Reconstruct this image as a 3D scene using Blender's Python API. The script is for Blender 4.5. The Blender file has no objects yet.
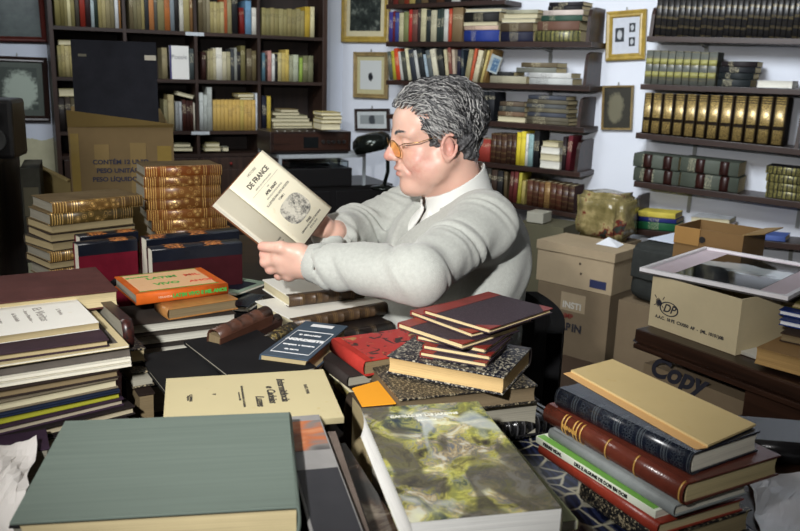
import bpy, bmesh, math, random
import numpy as np
from mathutils import Vector, Matrix
C = bpy.context.scene.collection
sc = bpy.context.scene
sc.view_settings.view_transform = 'Standard'
sc.view_settings.look = 'None'
sc.view_settings.gamma = 1.0
sc.view_settings.use_curve_mapping = False
sc.view_settings.exposure = 0.0
R = math.radians
V = Vector
# ---------------------------------------------------------------- camera
FPX = 820.0
CAM = V((0, 0, 1.38))
PITCH, ROLL = R(13.5), R(1.72)
F_ = V((0, math.cos(PITCH), -math.sin(PITCH)))
R0 = V((1, 0, 0)); U0 = R0.cross(F_)
R_ = R0*math.cos(ROLL) + U0*math.sin(ROLL)
U_ = -R0*math.sin(ROLL) + U0*math.cos(ROLL)
cd = bpy.data.cameras.new('camera'); cam = bpy.data.objects.new('camera', cd); C.objects.link(cam)
cd.sensor_width = 36; cd.lens = 36*FPX/800; cd.clip_start = .05; cd.clip_end = 60
m = Matrix((R_, U_, -F_)).transposed().to_4x4(); m.translation = CAM
cam.matrix_world = m; sc.camera = cam
cd.dof.use_dof = True; cd.dof.focus_distance = 1.62; cd.dof.aperture_fstop = 9.0

def ray(px, py):
    return F_ + R_*((px-400)/FPX) + U_*((265.5-py)/FPX)
def PZ(px, py, z):
    d = ray(px, py); return CAM + d*((z-CAM.z)/d.z)
def PY(px, py, y):
    d = ray(px, py); return CAM + d*(y/d.y)
def PL(px, py, q, n):
    d = ray(px, py); return CAM + d*((q-CAM).dot(n)/d.dot(n))
def proj(p):
    d = V(p)-CAM; z = d.dot(F_); return (400+FPX*d.dot(R_)/z, 265.5-FPX*d.dot(U_)/z)

# ---------------------------------------------------------------- object helpers
def link(name, me, parent=None, loc=None):
    o = bpy.data.objects.new(name, me); C.objects.link(o)
    if parent is not None: o.parent = parent
    if loc is not None: o.location = loc
    return o
def tag(o, label=None, cat=None, group=None, kind=None):
    if label: o['label'] = label
    if cat: o['category'] = cat
    if group: o['group'] = group
    if kind: o['kind'] = kind
    return o
def empty(name, mat=None, label=None, cat=None, group=None):
    o = bpy.data.objects.new(name, None); C.objects.link(o); o.empty_display_size = .05
    if mat is not None: o.matrix_world = mat
    return tag(o, label, cat, group)
def frame(o, x, y, z):
    """matrix with origin o and axes x,y,z"""
    m = Matrix((V(x).normalized(), V(y).normalized(), V(z).normalized())).transposed().to_4x4()
    m.translation = V(o); return m
def mesh_from(verts, faces, mats=None, fmat=None, smooth=False):
    me = bpy.data.meshes.new('m'); me.from_pydata([tuple(v) for v in verts], [], faces)
    for mm in (mats or []): me.materials.append(mm)
    if fmat is not None:
        for p, k in zip(me.polygons, fmat): p.material_index = k
    if smooth:
        for p in me.polygons: p.use_smooth = True
    me.update(); return me
class MB:
    def __init__(s): s.v = []; s.f = []; s.m = []; s.sm = []
    def add(s, vs, fs, mi=0, M=None, smooth=False):
        b = len(s.v)
        for p in vs: s.v.append(tuple(M @ V(p)) if M is not None else tuple(p))
        for f in fs: s.f.append([b+i for i in f]); s.m.append(mi); s.sm.append(smooth)
        return s
    def box(s, x0, x1, y0, y1, z0, z1, mi=0, M=None, bev=0.0):
        if bev > 0:
            bm = bmesh.new(); bmesh.ops.create_cube(bm, size=1)
            for v in bm.verts:
                v.co = V(((x0+x1)/2+v.co.x*(x1-x0), (y0+y1)/2+v.co.y*(y1-y0), (z0+z1)/2+v.co.z*(z1-z0)))
            bmesh.ops.bevel(bm, geom=bm.edges[:], offset=bev, segments=2, affect='EDGES', profile=.6)
            bm.verts.index_update()
            s.add([v.co.copy() for v in bm.verts], [[v.index for v in f.verts] for f in bm.faces], mi, M); bm.free(); return s
        vs = [(x, y, z) for z in (z0, z1) for y in (y0, y1) for x in (x0, x1)]
        fs = [(0,2,3,1),(4,5,7,6),(0,1,5,4),(2,6,7,3),(0,4,6,2),(1,3,7,5)]
        return s.add(vs, fs, mi, M)
    def prism(s, pts, axis, a0, a1, mi=0, M=None, smooth=False):
        """pts: 2D polygon (ccw); axis in 'xyz' is the extrusion axis"""
        n = len(pts)
        def mk(p, a):
            return {'x': (a, p[0], p[1]), 'y': (p[0], a, p[1]), 'z': (p[0], p[1], a)}[axis]
        vs = [mk(p, a0) for p in pts]+[mk(p, a1) for p in pts]
        fs = [[i, (i+1) % n, n+(i+1) % n, n+i] for i in range(n)]
        b = len(s.v)
        s.add(vs, fs, mi, M, smooth); s.m += [mi, mi]; s.sm += [False, False]
        s.f += [[b+i for i in range(n)][::-1], [b+n+i for i in range(n)]]
        return s
    def lathe(s, prof, seg=24, mi=0, M=None):
        vs = []; fs = []
        for r, z in prof:
            for k in range(seg):
                a = 2*math.pi*k/seg; vs.append((r*math.cos(a), r*math.sin(a), z))
        for i in range(len(prof)-1):
            for k in range(seg):
                fs.append((i*seg+k, i*seg+(k+1) % seg, (i+1)*seg+(k+1) % seg, (i+1)*seg+k))
        s.add(vs, fs, mi, M, True)
        b = len(s.v)-len(vs)
        s.f.append([b+k for k in range(seg)][::-1]); s.f.append([b+(len(prof)-1)*seg+k for k in range(seg)])
        s.m += [mi, mi]; s.sm += [False, False]; return s
    def tube(s, pts, r, seg=8, mi=0, M=None):
        pts = [V(p) for p in pts]; n = len(pts); vs = []; fs = []
        rr = r if isinstance(r, (list, tuple)) else [r]*n
        up = None
        for i, p in enumerate(pts):
            t = (pts[min(i+1, n-1)]-pts[max(i-1, 0)]).normalized()
            if up is None: up = t.orthogonal().normalized()
            up = (up - t*up.dot(t)).normalized(); w = t.cross(up)
            for k in range(seg):
                a = 2*math.pi*k/seg; vs.append(p+(up*math.cos(a)+w*math.sin(a))*rr[i])
        for i in range(n-1):
            for k in range(seg):
                fs.append((i*seg+k, i*seg+(k+1) % seg, (i+1)*seg+(k+1) % seg, (i+1)*seg+k))
        fs.append([k for k in range(seg)][::-1]); fs.append([(n-1)*seg+k for k in range(seg)])
        return s.add(vs, fs, mi, M, True)
    def mesh(s, mats):
        me = mesh_from(s.v, s.f, mats if isinstance(mats, (list, tuple)) else [mats], s.m)
        for p, k in zip(me.polygons, s.sm): p.use_smooth = k
        return me
    def build(s, name, mats, parent=None, M=None):
        o = link(name, s.mesh(mats), parent)
        if M is not None:
            if parent is None: o.matrix_world = M
            else: o.matrix_local = M
        return o

# ---------------------------------------------------------------- materials
def S(c):  # sRGB 0-255 -> linear
    out = []
    for x in c[:3]:
        x = x/255.; out.append(x/12.92 if x <= .04045 else ((x+.055)/1.055)**2.4)
    return (*out, 1.0)
_mc = {}
class NT:
    def __init__(s, name, rough=.6, spec=.5):
        s.mat = bpy.data.materials.new(name); s.mat.use_nodes = True
        s.t = s.mat.node_tree; s.t.nodes.clear()
        s.out = s.t.nodes.new('ShaderNodeOutputMaterial'); s.b = s.t.nodes.new('ShaderNodeBsdfPrincipled')
        s.t.links.new(s.b.outputs[0], s.out.inputs[0])
        s.b.inputs['Roughness'].default_value = rough
        s.b.inputs['Specular IOR Level'].default_value = spec
        s._co = None
    def n(s, typ, ins=None, **kw):
        nd = s.t.nodes.new('ShaderNode'+typ)
        for k, v in kw.items(): setattr(nd, k, v)
        for k, v in (ins or {}).items():
            if hasattr(v, 'is_output') or isinstance(v, bpy.types.NodeSocket): s.t.links.new(v, nd.inputs[k])
            else: nd.inputs[k].default_value = v
        return nd
    def co(s):
        if s._co is None: s._co = s.n('TexCoord').outputs['Object']
        return s._co
    def mapd(s, scale=(1, 1, 1), loc=(0, 0, 0), rot=(0, 0, 0)):
        return s.n('Mapping', {'Vector': s.co(), 'Scale': scale, 'Location': loc, 'Rotation': rot}).outputs[0]
    def noise(s, scale=5, detail=3, rough=.5, vec=None, dist=0):
        return s.n('TexNoise', {'Vector': vec or s.co(), 'Scale': scale, 'Detail': detail, 'Roughness': rough, 'Distortion': dist}).outputs[0]
    def ramp(s, fac, stops, interp='LINEAR'):
        nd = s.n('ValToRGB', {'Fac': fac}); cr = nd.color_ramp; cr.interpolation = interp
        while len(cr.elements) > 1: cr.elements.remove(cr.elements[-1])
        cr.elements[0].position = stops[0][0]; cr.elements[0].color = stops[0][1]
        for p, c in stops[1:]:
            e = cr.elements.new(p); e.color = c
        return nd.outputs[0]
    def mix(s, fac, a, b, mode='MIX'):
        nd = s.n('Mix', data_type='RGBA', blend_type=mode)
        for k, v in ((0, fac), (6, a), (7, b)):
            if isinstance(v, bpy.types.NodeSocket): s.t.links.new(v, nd.inputs[k])
            else: nd.inputs[k].default_value = v
        return nd.outputs[2]
    def math(s, op, a, b=0.0, c=None):
        nd = s.n('Math', operation=op)
        for k, v in enumerate((a, b) if c is None else (a, b, c)):
            if isinstance(v, bpy.types.NodeSocket): s.t.links.new(v, nd.inputs[k])
            else: nd.inputs[k].default_value = v
        return nd.outputs[0]
    def xyz(s):
        return s.n('SeparateXYZ', {0: s.co()}).outputs
    def col(s, c):
        if isinstance(c, bpy.types.NodeSocket): s.t.links.new(c, s.b.inputs['Base Color'])
        else: s.b.inputs['Base Color'].default_value = c
        return s
    def bump(s, h, strength=.3, dist=.001):
        nd = s.n('Bump', {'Height': h, 'Strength': strength, 'Distance': dist})
        s.t.links.new(nd.outputs[0], s.b.inputs['Normal']); return s
def dk(c, k): return (c[0]*k, c[1]*k, c[2]*k, 1)
def plain(c, rough=.6, metal=0, spec=.5):
    k = ('plain', tuple(c), rough, metal, spec)
    if k not in _mc:
        n = NT('plain', rough, spec); l = S(c)
        f = n.noise(40, 3); n.col(n.mix(f, dk(l, .88), dk(l, 1.1))); n.b.inputs['Metallic'].default_value = metal
        _mc[k] = n.mat
    return _mc[k]
def cloth(c, rough=.75, wear=.25):
    k = ('cloth', tuple(c), rough, wear)
    if k not in _mc:
        n = NT('book cloth', rough, .12); l = S(c)
        f = n.noise(14, 5, .65); g = n.noise(900, 1)
        cc = n.mix(n.ramp(f, [(.35, (0,0,0,1)), (.7, (1,1,1,1))]), dk(l, 1-wear), dk(l, 1+wear*.5))
        n.col(cc); n.bump(g, .25, .0004); _mc[k] = n.mat
    return _mc[k]
def leather(c, rough=.38, spec=.5, wear=.4):
    k = ('leather', tuple(c), rough, spec)
    if k not in _mc:
        n = NT('leather', rough, spec); l = S(c)
        f = n.noise(18, 6, .7)
        n.col(n.mix(n.ramp(f, [(.3, (0,0,0,1)), (.72, (1,1,1,1))]), dk(l, 1-wear), dk(l, 1+wear*.6)))
        v = n.n('TexVoronoi', {'Vector': n.co(), 'Scale': 420.0}).outputs['Distance']
        n.bump(v, .25, .0004); _mc[k] = n.mat
    return _mc[k]
def pages(c=(205, 190, 150)):
    k = ('pages', tuple(c))
    if k not in _mc:
        n = NT('page edges', .85, .2); l = S(c)
        a = n.noise(1, 3, .6, n.mapd((6, 6, 900))); b = n.noise(22, 4, .6)
        c1 = n.ramp(a, [(.3, dk(l, .62)), (.5, dk(l, .95)), (.75, dk(l, 1.12))])
        n.col(n.mix(.35, c1, n.mix(b, dk(l, .7), dk(l, 1.1)))); n.bump(a, .5, .0006)
        _mc[k] = n.mat
    return _mc[k]
def paper(c=(225, 220, 200), spots=.25):
    k = ('paper', tuple(c), spots)
    if k not in _mc:
        n = NT('paper', .8, .25); l = S(c)
        a = n.noise(9, 5, .6); b = n.noise(60, 2)
        cc = n.mix(a, dk(l, 1-spots*.5), dk(l, 1.06))
        n.col(n.mix(n.ramp(b, [(.68, (0,0,0,1)), (.8, (.5,.5,.5,1))]), cc, (l[0]*.9, l[1]*.8, l[2]*.6, 1)))
        _mc[k] = n.mat
    return _mc[k]
def marbled(base, vein, scale=60, rough=.35, kind='vein', c3=None):
    k = ('marb', tuple(base), tuple(vein), scale, kind)
    if k not in _mc:
        n = NT('marbled paper', rough, .5); b = S(base); v = S(vein)
        ns = n.n('TexNoise', {'Vector': n.co(), 'Scale': scale*.5, 'Detail': 3.0})
        vec = n.n('Vector' 'Math', {0: n.co(), 1: n.n('VectorMath', {0: ns.outputs['Color'], 3: .35/scale*2}, operation='SCALE').outputs[0]}, operation='ADD').outputs[0]
        if kind == 'vein':
            d = n.n('TexVoronoi', {'Vector': vec, 'Scale': float(scale)}, feature='DISTANCE_TO_EDGE').outputs['Distance']
            f = n.ramp(d, [(.02, (1,1,1,1)), (.09, (0,0,0,1))])
            w = n.n('TexWave', {'Vector': vec, 'Scale': scale*.9, 'Distortion': 6.0, 'Detail': 2.0}).outputs[0]
            bc = n.mix(n.ramp(w, [(.4, (0,0,0,1)), (.7, (1,1,1,1))]), b, S(c3 or [min(255, x*1.6+14) for x in base]))
            br = n.noise(scale*.35, 2)
            n.col(n.mix(n.math('MULTIPLY', f, n.ramp(br, [(.38, (.15,.15,.15,1)), (.6, (1,1,1,1))])), bc, v))
        else:
            a = n.noise(scale*3, 3, .7)
            n.col(n.ramp(a, [(.49, b), (.54, S(c3 or base)), (.59, v)]))
        _mc[k] = n.mat
    return _mc[k]
def gilt(base, gold=(200, 160, 80), bands=6, h=.2, dense=.5, phase=0.0, rough=.35, seed=0):
    """leather spine: gilt lines at raised bands and ornaments in the panels; y runs along the spine"""
    k = ('gilt', tuple(base), tuple(gold), bands, round(h, 2), dense, seed)
    if k not in _mc:
        n = NT('gilt tooled leather', rough, .5); b = S(base); g = S(gold)
        y = n.xyz()[1]
        t = n.math('MULTIPLY', n.math('ADD', y, h/2+seed*.003), bands/h)
        fr = n.math('FRACT', t)
        d = n.math('ABSOLUTE', n.math('SUBTRACT', fr, .5))        # 0 middle of panel, .5 at band
        line = n.ramp(d, [(0, (0,0,0,1)), (.36, (0,0,0,1)), (.37, (1,1,1,1)), (.40, (1,1,1,1)), (.41, (0,0,0,1)), (.45, (0,0,0,1)), (.46, (1,1,1,1)), (.49, (1,1,1,1)), (.495, (0,0,0,1))], 'CONSTANT')
        vz = n.n('TexVoronoi', {'Vector': n.mapd((1,1,1), (seed*.13,0,0)), 'Scale': 230.0}, feature='DISTANCE_TO_EDGE').outputs['Distance']
        orn = n.ramp(vz, [(.03, (1,1,1,1)), (.10, (0,0,0,1))])
        pan = n.ramp(d, [(0, (1,1,1,1)), (.16, (1,1,1,1)), (.27, (0,0,0,1))])
        o2 = n.math('MULTIPLY', n.math('MULTIPLY', orn, pan), max(0, dense-.25)*1.9)
        fac = n.math('MINIMUM', n.math('MAXIMUM', n.math('MULTIPLY', line, .2+dense*.7), o2), 1.0)
        w = n.noise(60, 4, .7); fac = n.math('MULTIPLY', fac, n.ramp(w, [(.3, (.35,.35,.35,1)), (.55, (1,1,1,1))]))
        bb = n.mix(n.noise(25, 4, .6), dk(b, .65), dk(b, 1.25))
        n.col(n.mix(fac, bb, g))
        n.t.links.new(n.math('MULTIPLY', fac, .35), n.b.inputs['Metallic'])
        _mc[k] = n.mat
    return _mc[k]
def gilt_full(base, gold, h, seed=0):
    """richly gilt spine: fine cross lines at both ends and round ornaments in the middle"""
    k = ('gfull', tuple(base), tuple(gold), round(h, 2), seed)
    if k not in _mc:
        n = NT('richly gilt leather', .34, .5); b = S(base); g = S(gold)
        x, y, z = n.xyz(); yn = n.math('DIVIDE', y, h); ay = n.math('ABSOLUTE', yn)
        fr = n.math('FRACT', n.math('MULTIPLY', yn, 34.0)); line = n.ramp(fr, [(0, (1,1,1,1)), (.34, (0,0,0,1))], 'CONSTANT')
        ends = n.ramp(ay, [(0, (0,0,0,1)), (.05, (0,0,0,1)), (.055, (.0,.0,.0,1)), (.235, (1,1,1,1)), (.30, (0,0,0,1)), (.345, (1,1,1,1)), (.50, (1,1,1,1))], 'CONSTANT')
        vo = n.n('TexVoronoi', {'Vector': n.mapd((1, 1, 1), (seed*.21, .1*seed, 0)), 'Scale': 70.0}).outputs['Distance']
        dots = n.ramp(vo, [(.22, (1,1,1,1)), (.34, (0,0,0,1)), (.42, (0,0,0,1)), (.46, (.8,.8,.8,1)), (.52, (0,0,0,1))])
        mid = n.ramp(ay, [(0, (1,1,1,1)), (.22, (0,0,0,1))], 'CONSTANT')
        w = n.ramp(n.noise(70, 4, .7), [(.3, (.25,.25,.25,1)), (.55, (1,1,1,1))])
        fac = n.math('MULTIPLY', n.math('MAXIMUM', n.math('MULTIPLY', line, ends), n.math('MULTIPLY', dots, mid)), w)
        n.col(n.mix(fac, n.mix(n.noise(25, 4, .6), dk(b, .6), dk(b, 1.3)), g)); n.t.links.new(n.math('MULTIPLY', fac, .3), n.b.inputs['Metallic'])
        _mc[k] = n.mat
    return _mc[k]
def gilt_volume(h, t, seed=0):
    k = ('gvol', round(h, 2), round(t, 3), seed)
    if k not in _mc:
        n = NT('gold tooled volume', .3, .5); b = S((34, 26, 18)); g = S((206, 176, 108))
        x, y, z = n.xyz(); yn = n.math('ADD', n.math('DIVIDE', y, h), .5)
        pan = n.ramp(yn, [(0, (0,0,0,1)), (.03, (1,1,1,1)), (.30, (1,1,1,1)), (.32, (0,0,0,1)), (.40, (1,1,1,1)), (.83, (1,1,1,1)), (.85, (0,0,0,1)), (.87, (1,1,1,1)), (.90, (0,0,0,1)), (.92, (1,1,1,1)), (.95, (0,0,0,1)), (.97, (1,1,1,1))], 'CONSTANT')
        zn = n.math('ABSOLUTE', n.math('SUBTRACT', n.math('DIVIDE', z, t), .5)); zm = n.ramp(zn, [(0, (1,1,1,1)), (.30, (1,1,1,1)), (.40, (0,0,0,1))])  # gold dropped at the spine's sides, painting in the shade between volumes
        v = n.n('TexVoronoi', {'Vector': n.mapd((1, 1, 1), (seed*.17, 0, 0)), 'Scale': 95.0}, feature='DISTANCE_TO_EDGE').outputs['Distance']
        orn = n.ramp(v, [(.03, (1,1,1,1)), (.14, (.12,.12,.12,1)), (.3, (.62,.62,.62,1))])
        w = n.ramp(n.noise(60, 4, .7), [(.3, (.45,.45,.45,1)), (.55, (1,1,1,1))])
        fac = n.math('MULTIPLY', n.math('MULTIPLY', n.math('MULTIPLY', pan, zm), orn), w)
        n.col(n.mix(fac, b, g)); n.t.links.new(n.math('MULTIPLY', fac, .45), n.b.inputs['Metallic'])
        _mc[k] = n.mat
    return _mc[k]
def spine_print(base, ink, h=.2, style=0, seed=0):
    """plain spine with a short printed title block; y runs along the spine"""
    k = ('sprint', tuple(base), tuple(ink), round(h, 2), style, seed % 4)
    if k not in _mc:
        n = NT('printed spine', .6, .3); b = S(base); g = S(ink)
        y = n.math('DIVIDE', n.xyz()[1], h)
        y = n.math('ADD', y, .5)
        lo, hi = [(.66, .8), (.45, .72), (.74, .86), (.55, .85)][style % 4]
        rng = n.ramp(y, [(0, (0,0,0,1)), (lo, (.7,.7,.7,1)), (hi, (0,0,0,1))], 'CONSTANT')
        s = n.noise(1, 2, .6, n.mapd((260, 330, 260), (seed, seed, 0)))
        fac = n.math('MULTIPLY', rng, n.ramp(s, [(.53, (0,0,0,1)), (.6, (1,1,1,1))]))
        bb = n.mix(n.noise(16, 4, .6), dk(b, .72), dk(b, 1.12))
        n.col(n.mix(fac, bb, g)); _mc[k] = n.mat
    return _mc[k]
def wood(c, c2=None, rough=.4, axis=0, scale=1.0):
    k = ('wood', tuple(c), tuple(c2 or ()), rough, axis, scale)
    if k not in _mc:
        n = NT('wood', rough, .5); a = S(c); b = S(c2) if c2 else dk(a, .45)
        sc3 = [30*scale, 30*scale, 30*scale]; sc3[axis] = 1.6*scale
        f = n.noise(1, 5, .6, n.mapd(sc3), .6); g = n.noise(3, 2)
        n.col(n.mix(n.ramp(f, [(.35, (0,0,0,1)), (.68, (1,1,1,1))]), b, n.mix(g, dk(a, .8), dk(a, 1.15)))); n.bump(f, .15, .0005)
        _mc[k] = n.mat
    return _mc[k]
def card(c, rough=.8):
    k = ('card', tuple(c))
    if k not in _mc:
        n = NT('cardboard', rough, .25); l = S(c)
        a = n.noise(5, 6, .65); b = n.noise(1, 2, .5, n.mapd((3, 3, 160)))
        n.col(n.mix(a, dk(l, .72), dk(l, 1.18))); n.bump(b, .2, .0006); _mc[k] = n.mat
    return _mc[k]
# ---------------------------------------------------------------- text
def text_mesh(s, size, depth=.0003, align='CENTER', shear=0.0, sx=1.0, bold=0.0):
    cu = bpy.data.curves.new('t', 'FONT'); cu.body = s; cu.size = size; cu.extrude = depth; cu.align_x = align; cu.align_y = 'CENTER'
    cu.shear = shear; cu.offset = bold; cu.space_line = .9
    o = bpy.data.objects.new('t', cu); C.objects.link(o)
    dg = bpy.context.evaluated_depsgraph_get(); dg.update()
    me = bpy.data.meshes.new_from_object(o.evaluated_get(dg))
    bpy.data.objects.remove(o); bpy.data.curves.remove(cu)
    for v in me.vertices: v.co.x *= sx
    me.materials.clear(); return me
def put_text(name, s, size, mat, parent, M, **kw):
    me = text_mesh(s, size, **kw); me.materials.append(mat)
    o = link(name, me, parent); o.matrix_local = M; return o
def TM(x, y, z, rz=0.0, rx=0.0, ry=0.0):
    return Matrix.Translation((x, y, z)) @ Matrix.Rotation(rz, 4, 'Z') @ Matrix.Rotation(rx, 4, 'X') @ Matrix.Rotation(ry, 4, 'Y')
# ---------------------------------------------------------------- books
def cover_mb(h, w, t, bt=.0025, rnd=.35, ov=.0, mi_spine=0, bands=0, spine=True, boards=True, sq=.0):
    """boards z 0..bt and t-bt..t, x from 0 (joint) to w; spine arc bulging to -x"""
    mb = MB()
    y0, y1 = -h/2, h/2
    if boards:
        mb.box(0, w, y0, y1, 0, bt, 0, None, min(.0008, bt*.3)); mb.box(0, w, y0, y1, t-bt, t, 0, None, min(.0008, bt*.3))
    if spine:
        nseg = 10; b = t*rnd
        def arc(off):
            pts = []
            for i in range(nseg+1):
                a = math.pi*i/nseg; pts.append((-b*math.sin(a)-off*math.sin(a) + .0015*0, t/2 - (t/2+off*.0)*math.cos(a)))
            return pts
        def sec(y, off):
            o_ = arc(off); i_ = [(min(x+max(bt, .0012), .001), z) for x, z in arc(0)]
            return o_, i_
        ys = [(y0, 0), (y1, 0)]
        if bands:
            ys = [(y0, 0)]
            for k in range(bands):
                yc = y0+h*(k+1)/(bands+1); bw = min(.0022, h*.02)
                ys += [(yc-bw, 0), (yc-bw*.6, .0014), (yc+bw*.6, .0014), (yc+bw, 0)]
            ys.append((y1, 0))
        vs = []; fs = []; n = nseg+1
        for y, off in ys:
            o_, i_ = sec(y, off)
            vs += [(x, y, z) for x, z in o_] + [(x, y, min(max(z, .0004), t-.0004)) for x, z in i_]
        m_ = 2*n
        for j in range(len(ys)-1):
            for i in range(nseg):
                fs.append((j*m_+i, j*m_+i+1, (j+1)*m_+i+1, (j+1)*m_+i))
                fs.append((j*m_+n+i+1, j*m_+n+i, (j+1)*m_+n+i, (j+1)*m_+n+i+1))
        for j, fl in ((0, 1), (len(ys)-1, 0)):
            for i in range(nseg):
                q = (j*m_+i, j*m_+n+i, j*m_+n+i+1, j*m_+i+1); fs.append(q if fl else q[::-1])
        mb.add(vs, fs, mi_spine, None, True)
    return mb
def pages_mb(h, w, t, bt=.0025, inset=.003, wav=0.0, seed=1, flat=False):
    """page block with hollow fore-edge"""
    mb = MB(); rnd_ = random.Random(seed)
    n = 8; zs = [bt+(t-2*bt)*i/n for i in range(n+1)]
    xs = [w-inset-(.0 if flat else min(.004, t*.12))*math.sin(math.pi*i/n)-rnd_.random()*wav for i in range(n+1)]
    y0, y1 = -h/2+inset*(0.8), h/2-inset*.8
    vs = []; fs = []
    for z, x in zip(zs, xs): vs += [(.0005, y0, z), (x, y0, z), (x, y1, z), (.0005, y1, z)]
    for i in range(n):
        a = 4*i; b = a+4
        fs += [(a, a+1, b+1, b), (a+1, a+2, b+2, b+1), (a+2, a+3, b+3, b+2), (a+3, a, b, b+3)]
    fs += [(3, 2, 1, 0), (4*n, 4*n+1, 4*n+2, 4*n+3)]
    return mb.add(vs, fs)
def make_book(M, h, w, t, cov, pg, label, name='hardback_book', spine=None, bt=.0025, rnd=.3, bands=0, inset=.003, group=None, cat='book', parts=True, paperback=False, top=None, wav=0.0, seed=1, corners=None):
    """M: local frame, x spine->fore-edge, y along the height, z thickness (origin bottom, joint, mid-height)"""
    if paperback: bt = min(bt, .0008); rnd = .04; inset = .0004
    if not parts:
        mb = cover_mb(h, w, t, bt, rnd, mi_spine=1, bands=bands)
        p = pages_mb(h, w, t, bt, inset, wav, seed); mb.add(p.v, p.f, 2)
        o = mb.build(name, [cov, spine or cov, pg], None, M); tag(o, label, cat, group); return o
    root = empty(name, M, label, cat, group)
    if spine is None:
        cover_mb(h, w, t, bt, rnd, bands=bands).build('cover', [cov], root)
    else:
        cover_mb(h, w, t, bt, rnd, spine=False).build('cover', [cov], root)
        cover_mb(h, w, t, bt, rnd, boards=False, bands=bands).build('spine', [spine], root)
        sw = min(.035, w*.2) if corners is not None else .012
        mb = MB(); e = .0005
        mb.box(-.0005, sw, -h/2-.0001, h/2+.0001, t-bt*.5, t+e); mb.box(-.0005, sw, -h/2-.0001, h/2+.0001, -e, bt*.5)
        mb.build('spine_joint', [spine], root)
    if corners is not None:
        cs = min(.035, w*.2)
        for z0, z1 in ((t-bt*.5, t+.0005),):
            for sy in (-1, 1):
                mb = MB()
                tri = [(w+.0002, sy*(h/2+.0002)), (w-cs, sy*(h/2+.0002)), (w+.0002, sy*(h/2-cs))]
                if sy > 0: tri = tri[::-1]; 
                mb.prism(tri[::-1] if sy > 0 else tri, 'z', z0, z1); mb.build('corner_piece', [corners], root)
    pages_mb(h, w, t, bt, inset, wav, seed).build('page_block', [pg], root)
    return root
def fit_rect(ps):
    """ps: 4 world points on a plane of constant z, order a,b,c,d; returns centre, unit dirs (ab, ad), lengths"""
    a, b, c, d = ps
    u = ((b-a)+(c-d)); v = ((d-a)+(c-b)); lu = u.length/2; lv = v.length/2
    u.normalize(); v.normalize()
    # orthogonalise symmetrically
    au = math.atan2(u.y, u.x); av = math.atan2(v.y, v.x); dl = (av-au+math.pi) % (2*math.pi)-math.pi
    s = 1 if dl > 0 else -1
    e = (abs(dl)-math.pi/2)/2*s
    au += e; av -= e
    u = V((math.cos(au), math.sin(au), 0)); v = V((math.cos(av), math.sin(av), 0))
    return (a+b+c+d)/4, u, v, lu, lv
def px_book(px, ztop, t, edge='ab', anchor=1, sl=1.0, sw=1.0, **kw):
    """px: pixels of the top face a,b,c,d. The spine lies along the named edge."""
    ps = [PZ(x, y, ztop) for x, y in px]; P0s = list(ps)
    k = {'ab': 0, 'bc': 1, 'cd': 2, 'da': 3}[edge]; ps = ps[k:]+ps[:k]
    c, u, v, lu, lv = fit_rect(ps)     # u along the spine, v away from the spine
    lu *= sl; lv *= sw
    if anchor is not None:
        j = (anchor-k) % 4; su, sv = [(-1, -1), (1, -1), (1, 1), (-1, 1)][j]
        c = P0s[anchor]-u*su*lu/2-v*sv*lv/2
    o = c - v*lv/2; o.z = ztop-t
    z = V((0, 0, 1))
    if v.cross(u).z < 0: u = -u
    M = frame(o, v, u, z)
    b = make_book(M, lu, lv, t, **kw)
    b['_d'] = 0; del b['_d']
    b_dims[b.name] = (lu, lv, t)
    return b
b_dims = {}
# ================================================================ the room
WA = V((math.cos(R(56.1)), math.sin(R(56.1)), 0))        # normal of the right wall (pointing away from the camera)
WL = V((math.cos(R(115.8)), math.sin(R(115.8)), 0))      # normal of the left wall
DA = V((WA.y, -WA.x, 0)); DL = V((WL.y, -WL.x, 0))        # both run to the right along the walls
QA = PY(720, 100, 4.2)                                    # on the front edge of the wall shelves
QL = PY(320, 100, 5.41)                                   # on the front of the bookcase
SH_D = .22; CASE_D = .30
QWA = QA+WA*SH_D; QWL = QL+WL*(CASE_D+.02)
def meet(q1, n1, q2, n2):
    a = np.array([[n1.x, n1.y], [n2.x, n2.y]]); b = np.array([q1.dot(n1), q2.dot(n2)])
    r = np.linalg.solve(a, b); return V((r[0], r[1], 0))
q1 = V((QWA.x, QWA.y, 0)); q2 = V((QWL.x, QWL.y, 0))
CORN = meet(q1, WA, q2, WL)
print('corner', CORN, proj(CORN+V((0,0,1.3))))
H = 2.75
RW_END = CORN + DA*7.6; LW_END = CORN - DL*4.6
def wall_mat():
    n = NT('painted wall', .85, .2)
    f = n.noise(1.7, 5, .6); g = n.noise(60, 3)
    n.col(n.mix(f, S((214, 218, 228)), S((232, 236, 244)))); n.bump(g, .12, .002); return n.mat
def wall_left_mat():
    n = NT('painted wall with cream dado', .85, .2)
    f = n.noise(1.7, 5, .6); z = n.xyz()[2]
    e = n.math('ADD', z, n.math('MULTIPLY', n.noise(14, 4), .06))
    up = n.mix(f, S((205, 212, 226)), S((226, 232, 242))); lo = n.mix(n.noise(5, 5, .7), S((170, 166, 132)), S((222, 218, 188)))
    n.col(n.mix(n.ramp(e, [(0, (0,0,0,1)), (1.075/2, (0,0,0,1)), (1.08/2, (1,1,1,1))]) if False else n.math('GREATER_THAN', e, DADO), lo, up)); n.bump(n.noise(60, 3), .12, .002); return n.mat
DADO = PL(28, 139, QWL, WL).z + .03
def struct(name, mb, mats, M=None):
    o = mb.build(name, mats, None, M); o['kind'] = 'structure'; return o
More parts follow.
